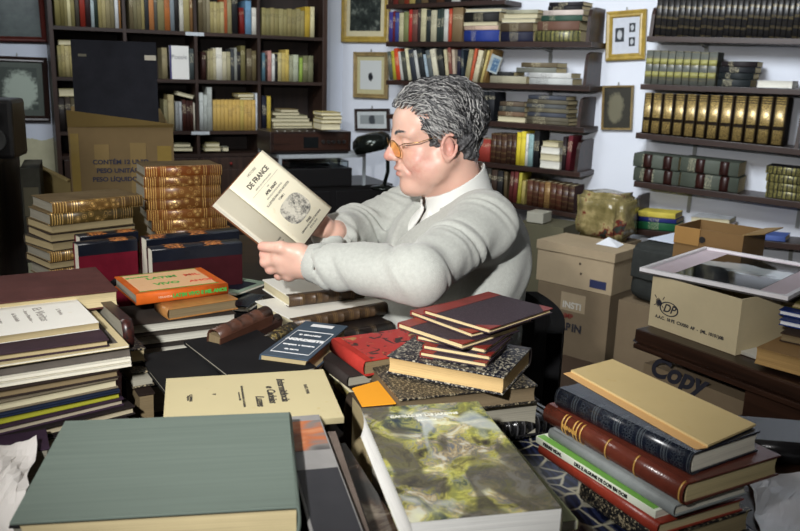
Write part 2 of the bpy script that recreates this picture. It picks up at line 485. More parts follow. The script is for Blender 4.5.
def wall_slab(a, b, n, mat, name, th=.12):
    d = (b-a).normalized(); L = (b-a).length
    M = frame(a, d, n, V((0, 0, 1)))
    if d.cross(n).z < 0: M = frame(a, d, n, V((0,0,1)))
    mb = MB(); vs = []
    for z in (0, H):
        for p in (a, b, b+n*th, a+n*th): vs.append((p.x, p.y, z))
    mb.add(vs, [(0,1,5,4), (1,2,6,5), (2,3,7,6), (3,0,4,7), (0,3,2,1), (4,5,6,7)])
    return struct(name, mb, mat)
wall_slab(RW_END, CORN, WA, wall_mat(), 'wall_right')
wall_slab(CORN, LW_END, WL, wall_left_mat(), 'wall_left')
fl = NT('dark floor', .5); fl.col(fl.mix(fl.noise(3, 4), S((52, 40, 32)), S((80, 62, 48))))
MB().box(-6, 5.5, -2.2, 8.5, -.06, 0).build('floor', fl.mat)['kind'] = 'structure'
MB().box(-6, 5.5, -2.2, 8.5, H, H+.06).build('ceiling', plain((225, 222, 214), .9))['kind'] = 'structure'
MB().box(-6, 5.5, -2.3, -2.2, 0, H).build('wall_back', plain((150, 140, 125), .9))['kind'] = 'structure'
# ---- bookcase on the left wall
WD = wood((64, 44, 34), (34, 22, 17), .45, 2); WH = wood((62, 42, 32), (32, 21, 16), .45, 0)
def LP(px, py, back=0.0): return PL(px, py, QL+WL*back, WL)
ZA, ZB, ZC, ZD = LP(318, 38).z, LP(318, 81.5).z, LP(318, 130.5).z, LP(318, 152).z
ZB = (ZB+LP(60, 78).z)/2; ZA = (ZA+LP(55, 25).z)/2
print('case z', ZA, ZB, ZC, ZD, LP(55,25).z, LP(318,38).z)
def sL(px, py=80): return (LP(px, py)-QL).dot(DL)
s_l, s_r = sL(52), sL(327)
CM = frame(V((QL.x, QL.y, 0)), DL, WL, V((0, 0, 1)))      # x along, y into the wall, z up
CTOP = 2.3
case = empty('bookcase', CM, 'tall dark brown bookcase with four bays of old books on left wall', 'bookcase')
MB().box(s_l, s_l+.025, 0, CASE_D, 0, CTOP, bev=.002).build('side_panel', [WD], case)
MB().box(s_r-.03, s_r, 0, CASE_D, 0, CTOP, bev=.002).build('side_panel', [WD], case)
MB().box(s_l+.025, s_r-.03, CASE_D-.012, CASE_D, .05, CTOP).build('back_panel', [wood((46, 32, 26), (30, 20, 16), .6, 2)], case)
divs = [sL(127), sL(197), sL(259.5)]
for d in divs: MB().box(d-.009, d+.009, .004, CASE_D-.013, .12, CTOP-.02).build('divider', [WD], case)
edges = [s_l+.025]+divs+[s_r-.03]
ROWZ = [ZD, ZC, ZB, ZA, ZA+.37]
for z in ROWZ:
    for a, b in zip(edges[:-1], edges[1:]):
        MB().box(a+.0095*(a != edges[0]), b-.0095*(b != edges[-1]), .002, CASE_D-.013, z-.02, z).build('shelf', [WH], case)
MB().box(s_l, s_r, -.01, CASE_D, CTOP, CTOP+.03, bev=.003).build('cornice', [WH], case)
MB().box(s_l+.025, s_r-.03, .01, CASE_D-.013, 0, .12).build('plinth', [WH], case)
# doors with small red fittings below
zd = ZD-.02
for a, b in zip(edges[:-1], edges[1:]):
    d = MB().box(a+.011, b-.011, .0, .016, .125, zd-.004, bev=.002).build('cupboard_door', [WD], case)
    mb = MB(); mb.box(a+.05, b-.05, -.004, 0, .18, zd-.08, bev=.002); mb.build('door_panel', [WD], d)
    MB().lathe([(.004, 0), (.004, .01), (.009, .014), (.009, .02), (.004, .024)], 12, 0, TM((a+b)/2, -.004, zd-.04, 0, R(90))).build('knob', [plain((120, 30, 25), .3)], d)
# small white shelf labels on the shelf edges
LABW = plain((190, 196, 200), .6)
for px, pz in ((196, ZA), (199, ZC)):
    s = sL(px); MB().box(s-.055, s+.055, -.002, .0015, pz-.022, pz-.002).build('shelf_label', [LABW], case)

# ---- the books on shelves
TAN = (176, 160, 110)
cnt = {}
ORD = ['first', 'second', 'third', 'fourth', 'fifth', 'sixth', 'seventh', 'eighth', 'ninth', 'tenth', 'eleventh', 'twelfth', 'thirteenth', 'fourteenth', 'fifteenth', 'sixteenth', 'seventeenth', 'eighteenth', 'nineteenth', 'twentieth', 'twenty-first', 'twenty-second', 'twenty-third', 'twenty-fourth', 'twenty-fifth', 'twenty-sixth', 'twenty-seventh', 'twenty-eighth', 'twenty-ninth', 'thirtieth']
def colname(c):
    r, g, b = c; mx, mn = max(c), min(c); l = (mx+mn)/2; s = (mx-mn)
    if s < 22:
        return 'white' if l > 195 else 'pale grey' if l > 140 else 'grey' if l > 80 else 'dark grey' if l > 40 else 'black'
    if r >= g and r >= b:
        if b > g+10: return 'maroon' if l < 80 else 'pink'
        if g > r*.8: return ('cream' if l > 150 and s < 75 else 'yellow' if s > 90 else 'tan' if l > 90 else 'olive brown')
        if g > r*.55: return 'orange brown' if s > 90 else ('light brown' if l > 100 else 'brown')
        return 'red' if l > 60 else 'dark red'
    if b >= g: return 'blue' if s > 50 and l > 50 else 'navy' if l < 70 else 'grey-blue'
    return 'yellow-green' if r > b+50 else ('green' if l > 60 else 'dark green')
def shelf_row(q, n, d, base, items, where, depth=.14, recess=.02, group='books', texture=0, nm='old_book', first=0, upd=False, zfix=None):
    """base: two pixel points of the line the books stand on. items: (x0, x1, ytop, colour[, lean px, kind])"""
    qf = q; q = q + n*recess
    (ax, ay), (bx, by) = base
    Af = PL(ax, ay, qf, n); Bf = PL(bx, by, qf, n)
    A = PL(ax, ay, q, n); B = PL(bx, by, q, n)
    seen = {}
    for idx, it in enumerate(items):
        x0, x1, yt, c = it[:4]; lean = it[4] if len(it) > 4 else 0; kd = it[5] if len(it) > 5 else texture
        def on(px):
            f = (px-ax)/(bx-ax); p_ = PL(px, ay+(by-ay)*f, q, n)
            if zfix is not None: p_.z = zfix
            else: p_.z = Af.z+(Bf.z-Af.z)*(p_-Af).dot(d)/(Bf-Af).dot(d)
            return p_
        P0, P1 = on(x0), on(x1); wdt = (P1-P0).length-.0006
        yb = ay+(by-ay)*((x0+x1)/2-ax)/(bx-ax)
        T = PL((x0+x1)/2+lean, yt, q, n); mid = (P0+P1)/2
        h = (T-mid).length; a = math.atan2((T-mid).dot(d), T.z-mid.z) if lean else 0
        up = (V((0, 0, 1))*math.cos(a)+d*math.sin(a)).normalized(); al = up.cross(n); 
        if al.dot(d) < 0: al = -al
        t = max(.004, wdt*math.cos(a)-.0004)
        # local frame: x into shelf (n), y up, z along the shelf
        zax = n.cross(up)
        o = mid - zax*t/2
        # lift leaning books so that the low corner stays on the shelf
        o = o + up*(h/2) + up*abs(math.sin(a))*t/2 + V((0,0,.0012))
        rr = random.Random(int(x0*31+ay*7)); 
        w = depth*(.85+.15*rr.random())
        h_ = h
        ink = (215, 205, 170) if sum(c) < 330 else (60, 50, 45)
        if kd == 1: sp = gilt(c, (205, 175, 105), 5, h_, .8, seed=idx % 4)
        elif kd == 4: sp = gilt_volume(h_, t, idx % 4)
        elif kd == 2: sp = None
        elif kd == 3: sp = gilt(c, (170, 150, 100), 5, h_, .3, seed=idx % 4)
        else: sp = spine_print(c, ink, h_, rr.randrange(4), rr.randrange(9))
        cv = cloth(c); cn = colname(c); seen[cn] = 1
        lab = '%s %s, %s from the left %s' % (cn, 'book' , ORD[idx+first], where)
        make_book(frame(o, n, up, zax), h_, w, t, cv, pages((196, 184, 146)), lab, name=nm, spine=sp, bt=.0015, rnd=.12, bands=0, parts=False, group=group)
def flat_pile(q, n, d, items, where, depth=.15, recess=.02, group='books', nm='old_book', gaps=.0005, line=None):
    """items listed from the bottom up: (x0, x1, ytop, ybottom, colour, kind); kind e = page edges to the front, s = spine to the front"""
    qf = q; q = q+n*recess; N = len(items); dz = 0
    if line is not None:
        Af = PL(line[0][0], line[0][1], qf, n); Bf = PL(line[1][0], line[1][1], qf, n)
        Pm = PL((items[0][0]+items[0][1])/2, items[0][3], q, n)
        dz = Af.z+(Bf.z-Af.z)*(Pm-Af).dot(d)/(Bf-Af).dot(d)+.0012-Pm.z
        sl = math.atan2(Bf.z-Af.z, (Bf-Af).dot(d))
    for k, it in enumerate(items):
        x0, x1, yt, yb, c, kd = it[:6]
        A = PL(x0, yb, q, n); B = PL(x1, yb, q, n); T = PL((x0+x1)/2, yt, q, n); Bm = PL((x0+x1)/2, yb, q, n)
        L = (B-A).length; t = max(.004, (T-Bm).length-gaps)
        al = (B-A).normalized()
        if line is not None: al = (Bf-Af).normalized()
        up = n.cross(al) if n.cross(al).z > 0 else al.cross(n)
        o = Bm + up*gaps + V((0, 0, dz))
        pos = 'bottom' if k == 0 else 'topmost' if k == N-1 else ORD[k]+' from the bottom'
        lab = '%s book lying flat, %s %s' % (colname(c), pos, where)
        rr = random.Random(int(x0*17+yb*3)); w = depth*(.9+.1*rr.random())
        if kd == 's':
            M = frame(o, n, al if n.cross(al).z > 0 else -al, up)
            ink = (215, 205, 170) if sum(c) < 330 else (60, 50, 45)
            make_book(M, L, w, t, cloth(c), pages(), lab, name=nm, spine=spine_print(c, ink, L, rr.randrange(4), rr.randrange(9)), bt=.0015, rnd=.1, parts=False, group=group)
        elif kd == 'g':
            M = frame(o, n, al if n.cross(al).z > 0 else -al, up)
            make_book(M, L, w, t, cloth(c), pages(), lab, name=nm, spine=gilt(c, (215, 205, 120), 5, L, .7, seed=k % 3), bt=.0015, rnd=.12, parts=False, group=group)
        else:
            o2 = o + n*w
            x = -n; y = -al
            if x.cross(y).z < 0: y = -y
            make_book(frame(o2, x, y, up), L, w, t, cloth(c), pages((205, 196, 164) if kd == 'e' else (225, 222, 210)), lab, name=nm, bt=.0013, rnd=.1, parts=False, group=group)
T1, T2, T3 = (170, 156, 104), (150, 140, 92), (186, 172, 122)
rowA = lambda s: [(a, b, t, c) for a, b, t, c in s]
top = -21
G = 'books in the tall dark bookcase'
shelf_row(QL, WL, DL, ((55, 25), (317, 38)), zfix=ZA, items=[
 (55.5, 61, top, (140,130,80)), (61, 65, top-2, (128,118,72)), (65, 68, top, T2), (68, 71.5, top+1, (225,215,165)), (71.5, 75.5, top-3, T2), (76, 80, top, (78,72,62)), (80.5, 86, top-1, (150,50,36)), (86, 91.5, top, (52,34,34)), (91.5, 95, top-4, (190,205,205)), (95, 98.6, top+1, (44,56,48)), (98.8, 102.5, top, T1), (102.5, 106.5, top-2, T3), (106.5, 111, top-1, (160,148,110)), (111, 115, top, (142,132,98)), (115.5, 119.2, top-2, (226,228,226)), (119.6, 121.4, top, (166,120,70))],
 where='on top visible row, first bay of tall bookcase', group=G, depth=.19)
shelf_row(QL, WL, DL, ((55, 25), (317, 38)), zfix=ZA, items=[
 (130, 134, top, (120,108,80)), (134, 137.6, top, (132,124,92)), (137.6, 142, top-2, (140,130,94)), (142, 145, top, T1), (145.2, 149.5, top, (54,56,58)), (149.5, 154.6, top-2, (196,130,78)), (154.6, 158, top, (92,90,82)), (158, 165, top-1, (150,142,100)), (165, 170.6, top+2, (186,112,60)), (170.6, 175, top, (136,146,150)), (175.3, 179.5, top+1, (40,38,36)), (179.8, 184, top-2, (226,222,206)), (184, 190, top, T1), (190.2, 193.2, top, (140,104,66))],
 where='on top visible row, second bay of tall bookcase', group=G, depth=.19)
shelf_row(QL, WL, DL, ((55, 25), (317, 38)), zfix=ZA, items=[
 (199, 203.5, top, (104,92,66)), (203.5, 207, top, (120,110,84)), (207, 210.5, top-2, (150,140,112)), (210.5, 214, -2+4, T1), (214, 217, 2, T3), (217, 220.5, 3, T1), (220.5, 224.5, 2, T3), (224.5, 227.6, top, (186,100,60)), (227.6, 232, top-2, (160,150,110)), (232.4, 238, top, (34,34,36)), (240.6, 245.2, 8, (116,30,26), -1.6), (245.5, 251.5, 1, (110,150,180)), (252, 256.5, 8, (222,218,204))],
 where='on top visible row, third bay of tall bookcase', group=G, depth=.19)
shelf_row(QL, WL, DL, ((55, 25), (317, 38)), zfix=ZA, items=[
 (262, 266, 8, (150,140,92)), (266, 270.5, 9, (140,132,88)), (270.5, 274.5, 8, (152,140,94)), (274.5, 279, 9, (140,130,84)), (279, 283.5, 9, (156,146,100)), (283.5, 287.5, 10, (146,136,90)), (287.5, 292, 9, (150,138,92)), (292, 296.5, 10, (140,130,86)), (296.5, 300.5, 9, (152,142,98)), (300.5, 304.5, 11, (150,140,94)), (304.8, 310, 7, (190,160,60)), (310.3, 314.4, 7, (214,204,160))],
 where='on top visible row, fourth bay of tall bookcase', group=G, depth=.19)
shelf_row(QL, WL, DL, ((60, 78), (317, 81.5)), zfix=ZB, items=[
 (59, 62.6, 46, T2), (62.6, 66.2, 45, T1), (66.2, 70.5, 46, T3), (70.5, 74.6, 46, T1)],
 where='on middle row, first bay of tall bookcase', group=G, depth=.15)
flat_pile(QL, WL, DL, [(58.5, 75, 40.2, 45, (196,186,132), 'e')], 'across four tan books in bookcase', group=G)
shelf_row(QL, WL, DL, ((60, 78), (317, 81.5)), zfix=ZB, items=[
 (162.5, 168, 48, (150,138,104)), (190.4, 194.4, 49, (70,78,78))],
 where='on middle row, second bay of tall bookcase', group=G, depth=.15)
shelf_row(QL, WL, DL, ((60, 78), (317, 81.5)), zfix=ZB, items=[
 (202.5, 206.5, 52, (56,32,26)), (208, 210.6, 51, (160,148,112)), (210.6, 213.5, 51, (172,162,120)), (213.5, 216.4, 49, (196,186,150)), (216.4, 222.6, 48, (224,220,204)), (222.6, 227, 52, (198,190,160)), (227.2, 230.8, 52, (170,162,128)), (231, 234.4, 49, (64,66,68)), (234.6, 237.4, 48, (150,150,140)), (237.6, 240.8, 52, (38,36,38)), (241, 245.5, 46, (112,104,64)), (247, 252, 49, (92,80,60)), (252.2, 256.4, 51, (104,92,62))],
 where='on middle row, third bay of tall bookcase', group=G, depth=.15)
shelf_row(QL, WL, DL, ((60, 78), (317, 81.5)), zfix=ZB, items=[
 (262.4, 265.4, 53, (84,116,128)), (265.6, 267.6, 55, (60,40,36)), (267.8, 271.6, 51, (190,140,130)), (272, 275, 54, (222,222,214)), (275.3, 277.8, 54, (36,36,34)), (278, 281.6, 53, (196,182,130)), (281.8, 285.4, 53, (198,176,104)), (285.4, 289, 50, (206,180,96)), (289.2, 293.2, 56, (160,160,130)), (293.2, 298.4, 55, (182,186,160)), (299.5, 302.6, 58, (150,176,80)), (303, 308, 56, (118,118,84)), (308.2, 313.2, 56, (122,122,92))],
 where='on middle row, fourth bay of tall bookcase', group=G, depth=.15)
shelf_row(QL, WL, DL, ((180, 130), (318, 131)), zfix=ZC, items=[
 (60, 66, 98, (40,34,32)), (66.5, 72, 97, (56,46,38)), (72.3, 77, 98, (84,76,54))], where='on third row, first bay of tall bookcase', group=G, depth=.15)
flat_pile(QL, WL, DL, [(59, 77.5, 89, 96.4, (206,196,142), 'e')], 'across dark books, first bay, third row', group=G)
shelf_row(QL, WL, DL, ((180, 130), (318, 131)), zfix=ZC, items=[
 (164.4, 168.6, 100, (140,132,96)), (168.8, 174.8, 95, (176,160,116)), (176, 179.6, 102, (150,152,150)), (179.8, 182.4, 102, (176,178,178)), (182.8, 186.6, 100, (66,34,26)), (186.8, 190.6, 101, (58,30,24)), (190.8, 193.8, 101, (64,34,26)), (193.9, 195.4, 103, (212,204,184))],
 where='on third row, second bay of tall bookcase', group=G, depth=.15)
shelf_row(QL, WL, DL, ((180, 130), (318, 131)), zfix=ZC, items=[
 (199.6, 204, 93, (206,210,204)), (204.2, 207.8, 95, (190,194,186)), (207.8, 212.8, 87.5, (180,184,176))]+[(213.4+i*3.86, 217.2+i*3.86, 100.2, (196+(i*7) % 12, 164+(i*5) % 9, 92)) for i in range(11)]+[(255.9, 257.6, 93.5, (214,218,222))],
 where='on third row, third bay of tall bookcase', group=G, depth=.15)
flat_pile(QL, WL, DL, [(240, 254, 97.4, 99.9, (120,100,50), 'e'), (238, 254.5, 93.6, 97.2, (190,168,90), 'e')], 'over the yellow volumes, third bay', group=G)
shelf_row(QL, WL, DL, ((180, 130), (318, 131)), zfix=ZC, items=[
 (262.2, 266.8, 96, (30,32,46)), (267.2, 271, 96.5, (196,170,70))], where='on third row, fourth bay of tall bookcase', group=G, depth=.15)
flat_pile(QL, WL, DL, line=((180,130.5),(318,130.5)), items=[(274, 313, 126.5, 130.5, (120,116,84), 'e'), (273.5, 312.6, 122.4, 126.4, (176,164,104), 'e'), (272, 310, 118.8, 122.3, (132,130,104), 'e'), (276, 308, 115.8, 118.7, (160,156,120), 'e'), (273, 300, 112.8, 115.7, (126,120,92), 'e'), (281, 298.6, 109.8, 112.7, (140,120,80), 'e')], where='of pile in fourth bay, tall bookcase', group=G)
# ================================================================ shelves on the right wall
SW = wood((58, 36, 28), (30, 19, 15), .4, 0); STEEL = plain((150, 152, 150), .45, .6)
def wall_shelf(base, thick, label, end=None, brackets=(), color=None, depth=SH_D-.005, group=None):
    (ax, ay), (bx, by) = base
    A = PL(ax, ay, QA, WA); B = PL(bx, by, QA, WA)
    al = (B-A).normalized(); up = WA.cross(al); up = up if up.z > 0 else -up
    M = frame(A, al, WA, up); L = (B-A).length
    r = empty('hanging_shelf', M, label, 'shelf')
    tt = thick/FPX*(A-CAM).length
    MB().box(0, L, 0, depth, -tt, 0, bev=.002).build('board', [SW], r)
    for e in (end or []):
        ex, hp, side = e
        s = (PL(ex, ay+(by-ay)*(ex-ax)/(bx-ax), QA, WA)-A).dot(al); hh = hp/FPX*(A-CAM).length
        pts = [(0, 0), (depth, 0), (depth, hh), (depth*.35, hh), (depth*.12, hh*.92), (.01, hh*.72)]
        MB().prism(pts, 'x', s-.009, s+.009).build('end_panel', [SW], r)
    for bx_ in brackets:
        s = (PL(bx_, ay+(by-ay)*(bx_-ax)/(bx-ax), QA, WA)-A).dot(al)
        pts = [(.10, -tt), (depth, -tt), (depth, -tt-.13), (depth-.008, -tt-.13), (depth-.014, -tt-.02), (.10, -tt-.006)]
        MB().prism(pts, 'x', s-.009, s+.009).build('bracket', [STEEL], r)
    return r
SHELF = {'M0': ((386, 4.6), (505, -.6)), 'M1': ((386, 41.6), (592, 41.6)), 'M2': ((386, 80), (590, 86)), 'M3': ((386, 114), (584, 127.5)), 'M4': ((440, 157), (580, 172.5)), 'M5': ((470, 196), (577, 214)),
 'R1': ((647, 36), (830, 39)), 'R2': ((640.5, 84), (830, 90)), 'R3': ((636, 132.5), (830, 152)), 'R4': ((634, 181), (830, 206)), 'R5': ((630, 228.5), (830, 247))}
wall_shelf(SHELF['M0'], 4, 'highest dark wall shelf, cut off by the top of the picture', None, ())
wall_shelf(SHELF['M1'], 4.5, 'dark wall shelf holding upright books and three piles, end panel at right', [(587, 28, 1)], (536,))
wall_shelf(SHELF['M2'], 4.5, 'dark wall shelf directly above the head of the man, full of leaning books', [(584, 28, 1)], (536,))
wall_shelf(SHELF['M3'], 4.5, 'dark wall shelf level with the grey hair of the man, piled with grey volumes', [(578, 25, 1)], ())
wall_shelf(SHELF['M4'], 4.5, 'dark wall shelf holding two yellow books behind the shoulder of the man', [(575.5, 28, 1)], ())
wall_shelf(SHELF['M5'], 4.5, 'lowest dark wall shelf behind the man, holding brown gilt volumes', [], ())
wall_shelf(SHELF['R1'], 5, 'brown wall shelf at top right holding the long row of black volumes', [(650.5, 27, -1)], (697,))
wall_shelf(SHELF['R2'], 5, 'brown wall shelf at right holding volumes with yellow labels', None, (698,))
wall_shelf(SHELF['R3'], 5.5, 'brown wall shelf at right holding the gold tooled volumes', [(796, 42, 1)], (686, 799))
wall_shelf(SHELF['R4'], 5.5, 'brown wall shelf at right holding four large grey-green volumes', [(633.5, 20, -1)][:0], (681, 795))
wall_shelf(SHELF['R5'], 5.5, 'lowest brown wall shelf at right holding yellow, blue and green books', [(634, 31, -1)], (785,))
def rowA_(key, items, where, **kw):
    b = SHELF[key]; shelf_row(QA, WA, DA, b, items, where, recess=kw.pop('recess', .015), **kw)
def pile(key, items, where, **kw):
    # snap the lowest book to the board
    (ax, ay), (bx, by) = SHELF[key]; x0, x1 = items[0][0], items[0][1]
    yb = ay+(by-ay)*((x0+x1)/2-ax)/(bx-ax)-.3
    it = list(items[0]); it[3] = yb; flat_pile(QA, WA, DA, [tuple(it)]+list(items[1:]), where, recess=.015, line=SHELF[key], **kw)
G = 'books on the wall shelves behind the man'
rowA_('M0', [(388, 393, -26, (70,50,44)), (393.3, 398, -26, (120,50,44)), (398.3, 404, -25, (90,70,50)), (404.3, 409, -26, (140,60,40)), (409.3, 415, -26, (190,170,100)), (415.3, 421, -25, (60,60,54)), (421.3, 428, -26, (120,100,70)), (428.3, 436, -26, (50,42,38)), (436.3, 444, -26, (90,60,44)), (444.3, 451, -26, (44,40,40)), (451.5, 460, -27, (220,220,214)), (460.5, 470, -27, (40,38,38)), (470.4, 482, -27, (52,44,40))], 'on highest wall shelf behind the man', group=G)
rowA_('M1', [(388.5, 392.3, 12, (66,62,132)), (392.5, 394.5, 11, (110,40,50)), (394.7, 398.5, 12.5, (62,74,136)), (398.7, 403, 13, (194,188,150)), (403.3, 408, 12, (124,128,84)), (408.3, 411.5, 10, (176,52,46)), (411.8, 417, 10, (112,70,62)), (417.3, 420, 9, (60,50,48)), (420.3, 425.5, 9, (198,190,152)), (425.8, 430, 10, (44,50,50)), (430.3, 436, 10.5, (192,186,156)), (436.3, 439.6, 9.5, (50,62,58)), (439.8, 443, 9, (56,66,60)), (443.3, 447.5, 9.5, (208,208,198)), (447.8, 451, 9, (184,72,50)), (451.5, 462, 8, (130,108,78))], 'on wall shelf above leaning books', group=G)
pile('M1', [(464, 499, 30, 40, (38,58,134), 's'), (464, 498, 25.6, 29.8, (204,176,156), 's'), (463, 497, 21.8, 25.4, (208,202,172), 'e'), (464, 499, 12, 21.6, (28,28,26), 's'), (465, 501, 8.4, 11.8, (196,204,200), 'e')], 'of first pile on upper wall shelf', group=G)
pile('M1', [(500.5, 533, 31.5, 40, (30,32,54), 's'), (500.5, 533, 22.6, 31.3, (86,72,54), 's'), (501, 535, 18.4, 22.4, (206,208,200), 'e'), (503, 537, 13.6, 18.2, (190,182,134), 'e'), (506, 538, 9.6, 13.4, (170,168,144), 's')], 'of middle pile on upper wall shelf', group=G)
pile('M1', [(534.5, 580, 30.4, 40, (38,44,38), 'g'), (537, 579, 21, 30.2, (112,82,68), 's'), (541, 582, 15.2, 20.8, (56,84,70), 's'), (543, 583, 9.8, 15, (214,200,190), 's'), (548, 582, 5.8, 9.6, (30,30,30), 's'), (549, 583, 1.8, 5.6, (38,36,38), 's')], 'of third pile on upper wall shelf', group=G)
rowA_('M2', [(389.5, 393, 52, (88,94,84), -2.4), (393.3, 396.3, 51, (180,170,60), -2.5), (396.6, 400.6, 49, (204,78,46), -3), (401, 403.5, 52, (204,204,194), -3.2), (404, 408, 52, (72,74,66), -3.6), (408.4, 411.4, 49, (228,222,184), -3.8), (411.8, 417, 50, (54,58,66), -4), (417.4, 420.4, 51, (204,204,198), -4.2), (420.8, 426, 50, (40,44,46), -4.5), (426.8, 429.4, 55, (170,188,198), -3.9), (429.8, 434, 51, (92,98,98), -4.5), (434.4, 439.4, 50, (216,210,184), -4.8), (439.8, 445.6, 50, (42,44,42), -4), (446.2, 449.2, 50, (202,192,154), -2.8), (449.5, 452.7, 48, (124,72,62), -2.2), (453, 455.8, 50, (190,172,150), -1.4), (456.2, 459.6, 50, (34,32,50), 0), (460.8, 463.4, 50, (44,54,62), .4), (463.8, 468.4, 50, (156,146,108), 5.5), (468.8, 471.4, 49, (194,92,60), 6.3), (471.8, 476.6, 51, (216,206,172), 7), (477, 479.2, 50, (104,94,62), 7.5), (479.6, 482, 51, (204,184,116), 8), (482.4, 484.8, 50, (150,118,70), 8.6)], 'on wall shelf just above the man', group=G)
pile('M2', [(490, 526, 76, 82, (170,164,140), 's'), (489, 514, 71.6, 75.8, (34,34,34), 's')], 'beside the leaning books above the man', group=G)
pile('M2', [(529, 572, 78.2, 84, (196,198,194), 's'), (529, 571, 72.8, 78, (212,212,208), 's'), (516, 556, 67.6, 72.6, (128,130,120), 's'), (521, 557, 62.6, 67.4, (104,92,70), 's')], 'of low pile on shelf above the man', group=G)
rowA_('M3', [(462, 467.6, 91.5, (30,30,34)), (468, 473.6, 91.5, (26,26,30)), (474, 480, 92, (32,30,36)), (480.4, 486.6, 92, (26,28,32)), (487, 493.6, 92, (30,32,36))], 'of black set behind the grey hair', group=G)
pile('M3', [(497, 524.6, 116.6, 121, (112,102,72), 'e'), (498, 524.6, 112, 116.4, (118,92,70), 's'), (499, 524.6, 106.6, 111.8, (78,80,76), 's'), (500, 524.6, 102, 106.4, (96,82,66), 's')], 'of small pile on grey volume shelf', group=G)
pile('M3', [(526.6, 568, 121.4, 125.6, (86,80,64), 's')]+[(526+((k*7) % 3), 568-(k % 2)*2, 121.4-4.3*(k+1)+.2, 121.4-4.3*k-.1, [(98,92,76), (70,74,84), (104,98,80), (86,88,88)][k % 4], 's') for k in range(6)], 'of tall grey pile on wall shelf', group=G)
rowA_('M4', [(477.5, 489.6, 139, (152,58,48)), (490, 495, 133.5, (62,34,26), 0, 3), (495.3, 500, 133.5, (58,34,28), 0, 3), (500.3, 505.6, 134, (66,40,30), 0, 3), (505.9, 510.4, 134, (54,32,26), 0, 3), (510.7, 515, 134, (60,34,26), 0, 3), (515.4, 519.4, 132.5, (224,202,58)), (519.7, 524.2, 131.5, (228,208,66)), (524.5, 527, 134, (230,230,222)), (527.3, 532, 134.5, (150,182,182)), (532.3, 537.6, 131, (28,28,30)), (561, 564.6, 137, (40,28,30), 2.5), (565, 569.4, 136, (98,34,42), 4)], 'on shelf behind shoulder of the man', group=G)
pile('M4', [(539, 559, 161, 168, (214,208,186), 'p'), (539.5, 559, 154.4, 160.8, (206,200,170), 'e'), (540, 559, 147.4, 154.2, (222,218,200), 'p'), (542, 558, 142, 147.2, (196,186,140), 'e')], 'between black and maroon books', group=G)
rowA_('M5', [(484, 490, 168, (44,40,34)), (490.4, 496, 170, (60,44,34)), (496.4, 501.6, 171, (36,34,34)), (503.4, 506.6, 172, (88,74,50), 1), (508, 511.4, 172, (96,44,40), 3), (512, 515.6, 172, (112,50,46), 3.2), (516.4, 519.6, 173, (190,178,70), 3.2), (520.6, 524, 181, (186,168,98), 2), (526, 531.6, 180, (88,50,36), 0, 3), (532, 537.2, 181, (76,42,32), 0, 3), (537.6, 542.8, 182, (92,52,34), 0, 3), (543.2, 548.8, 182, (128,90,56), 0, 1), (549.2, 554.8, 183, (80,44,32), 0, 3), (555.2, 560.6, 184, (86,46,34), 0, 3), (561, 566.8, 185, (62,34,28), 0, 3), (567.2, 573, 186, (54,30,26), 0, 3)], 'on lowest shelf behind the man', group=G)
G = 'books on the shelves at the right'
rowA_('R1', [(654+i*5.72, 659.5+i*5.72, -12-i*.2, (26,27,32)) for i in range(26)], 'of long black set, top right shelf', group='uniform black volumes with gilt bands on the top right shelf', texture=3, nm='leather_bound_volume')
E2 = [643.8, 650.9, 657.8, 665.6, 673, 681, 688.6, 697.6, 706, 715]
rowA_('R2', [(E2[i], E2[i+1]-.4, 50.5+i*.25, (96, 100, 94), 0, 3) for i in range(9)], 'of set with yellow labels, right wall', group='grey volumes with yellow labels', nm='leather_bound_volume')
pile('R2', [(717, 750, 79.6, 85, (34,40,42), 's'), (718, 753, 73, 79.4, (26,32,34), 's'), (719, 755, 67, 72.8, (30,32,36), 's'), (721, 757, 61.4, 66.8, (36,30,32), 's')], 'of glossy black pile right of yellow labels', group=G)
pile('R2', [(756, 792, 80.6, 86.6, (226,226,228), 'p')], 'alone beside glossy black pile, right shelf', group=G)
E3 = [641.2, 649.4, 660, 671.2, 682.4, 694, 705, 717, 730, 742.6, 755, 769, 783]
rowA_('R3', [(E3[i], E3[i+1]-.5, 93.2+i*.4, (50, 40, 28), 0, 4) for i in range(12)], 'of gold tooled set, right wall shelf', group='gold tooled brown volumes', nm='leather_bound_volume')
for key, items, wh in (('R4', [(632.5, 678, 169.8, 183, (80,86,76), 's'), (632.5, 677.6, 155.4, 169, (86,92,82), 's')], 'of left pair of large grey-green volumes'),
                       ('R4', [(679, 737, 175.2, 190, (78,84,74), 's'), (679, 737.5, 160.4, 174.4, (84,90,80), 's')], 'of right pair of large grey-green volumes')):
    pile(key, items, wh, group='large grey-green volumes lying flat', nm='leather_bound_volume', depth=.17)
pile('R4', [(764.5, 812, 192.4, 200, (24,22,24), 'g')]+[(765, 812, 192.4-8.2*(k+1)+.3, 192.2-8.2*k, (24,22,24), 'g') for k in range(3)], 'of black and gold pile at right edge', group='black and gold volumes', nm='leather_bound_volume')
pile('R5', [(637, 676, 223, 230, (30,92,58), 's'), (638, 676, 218.4, 222.8, (36,44,110), 's'), (638, 675, 212.6, 218.2, (214,196,84), 's')], 'of colourful pile on lowest right shelf', group=G)
pile('R5', [(692, 731, 223.8, 234, (170,160,160), 's'), (690, 729, 218.4, 223.6, (186,188,190), 'e')], 'of pale pile beside colourful pile', group=G)
pile('R5', [(757, 785, 236, 244, (84,106,170), 's')], 'alone at the right of lowest shelf', group=G)
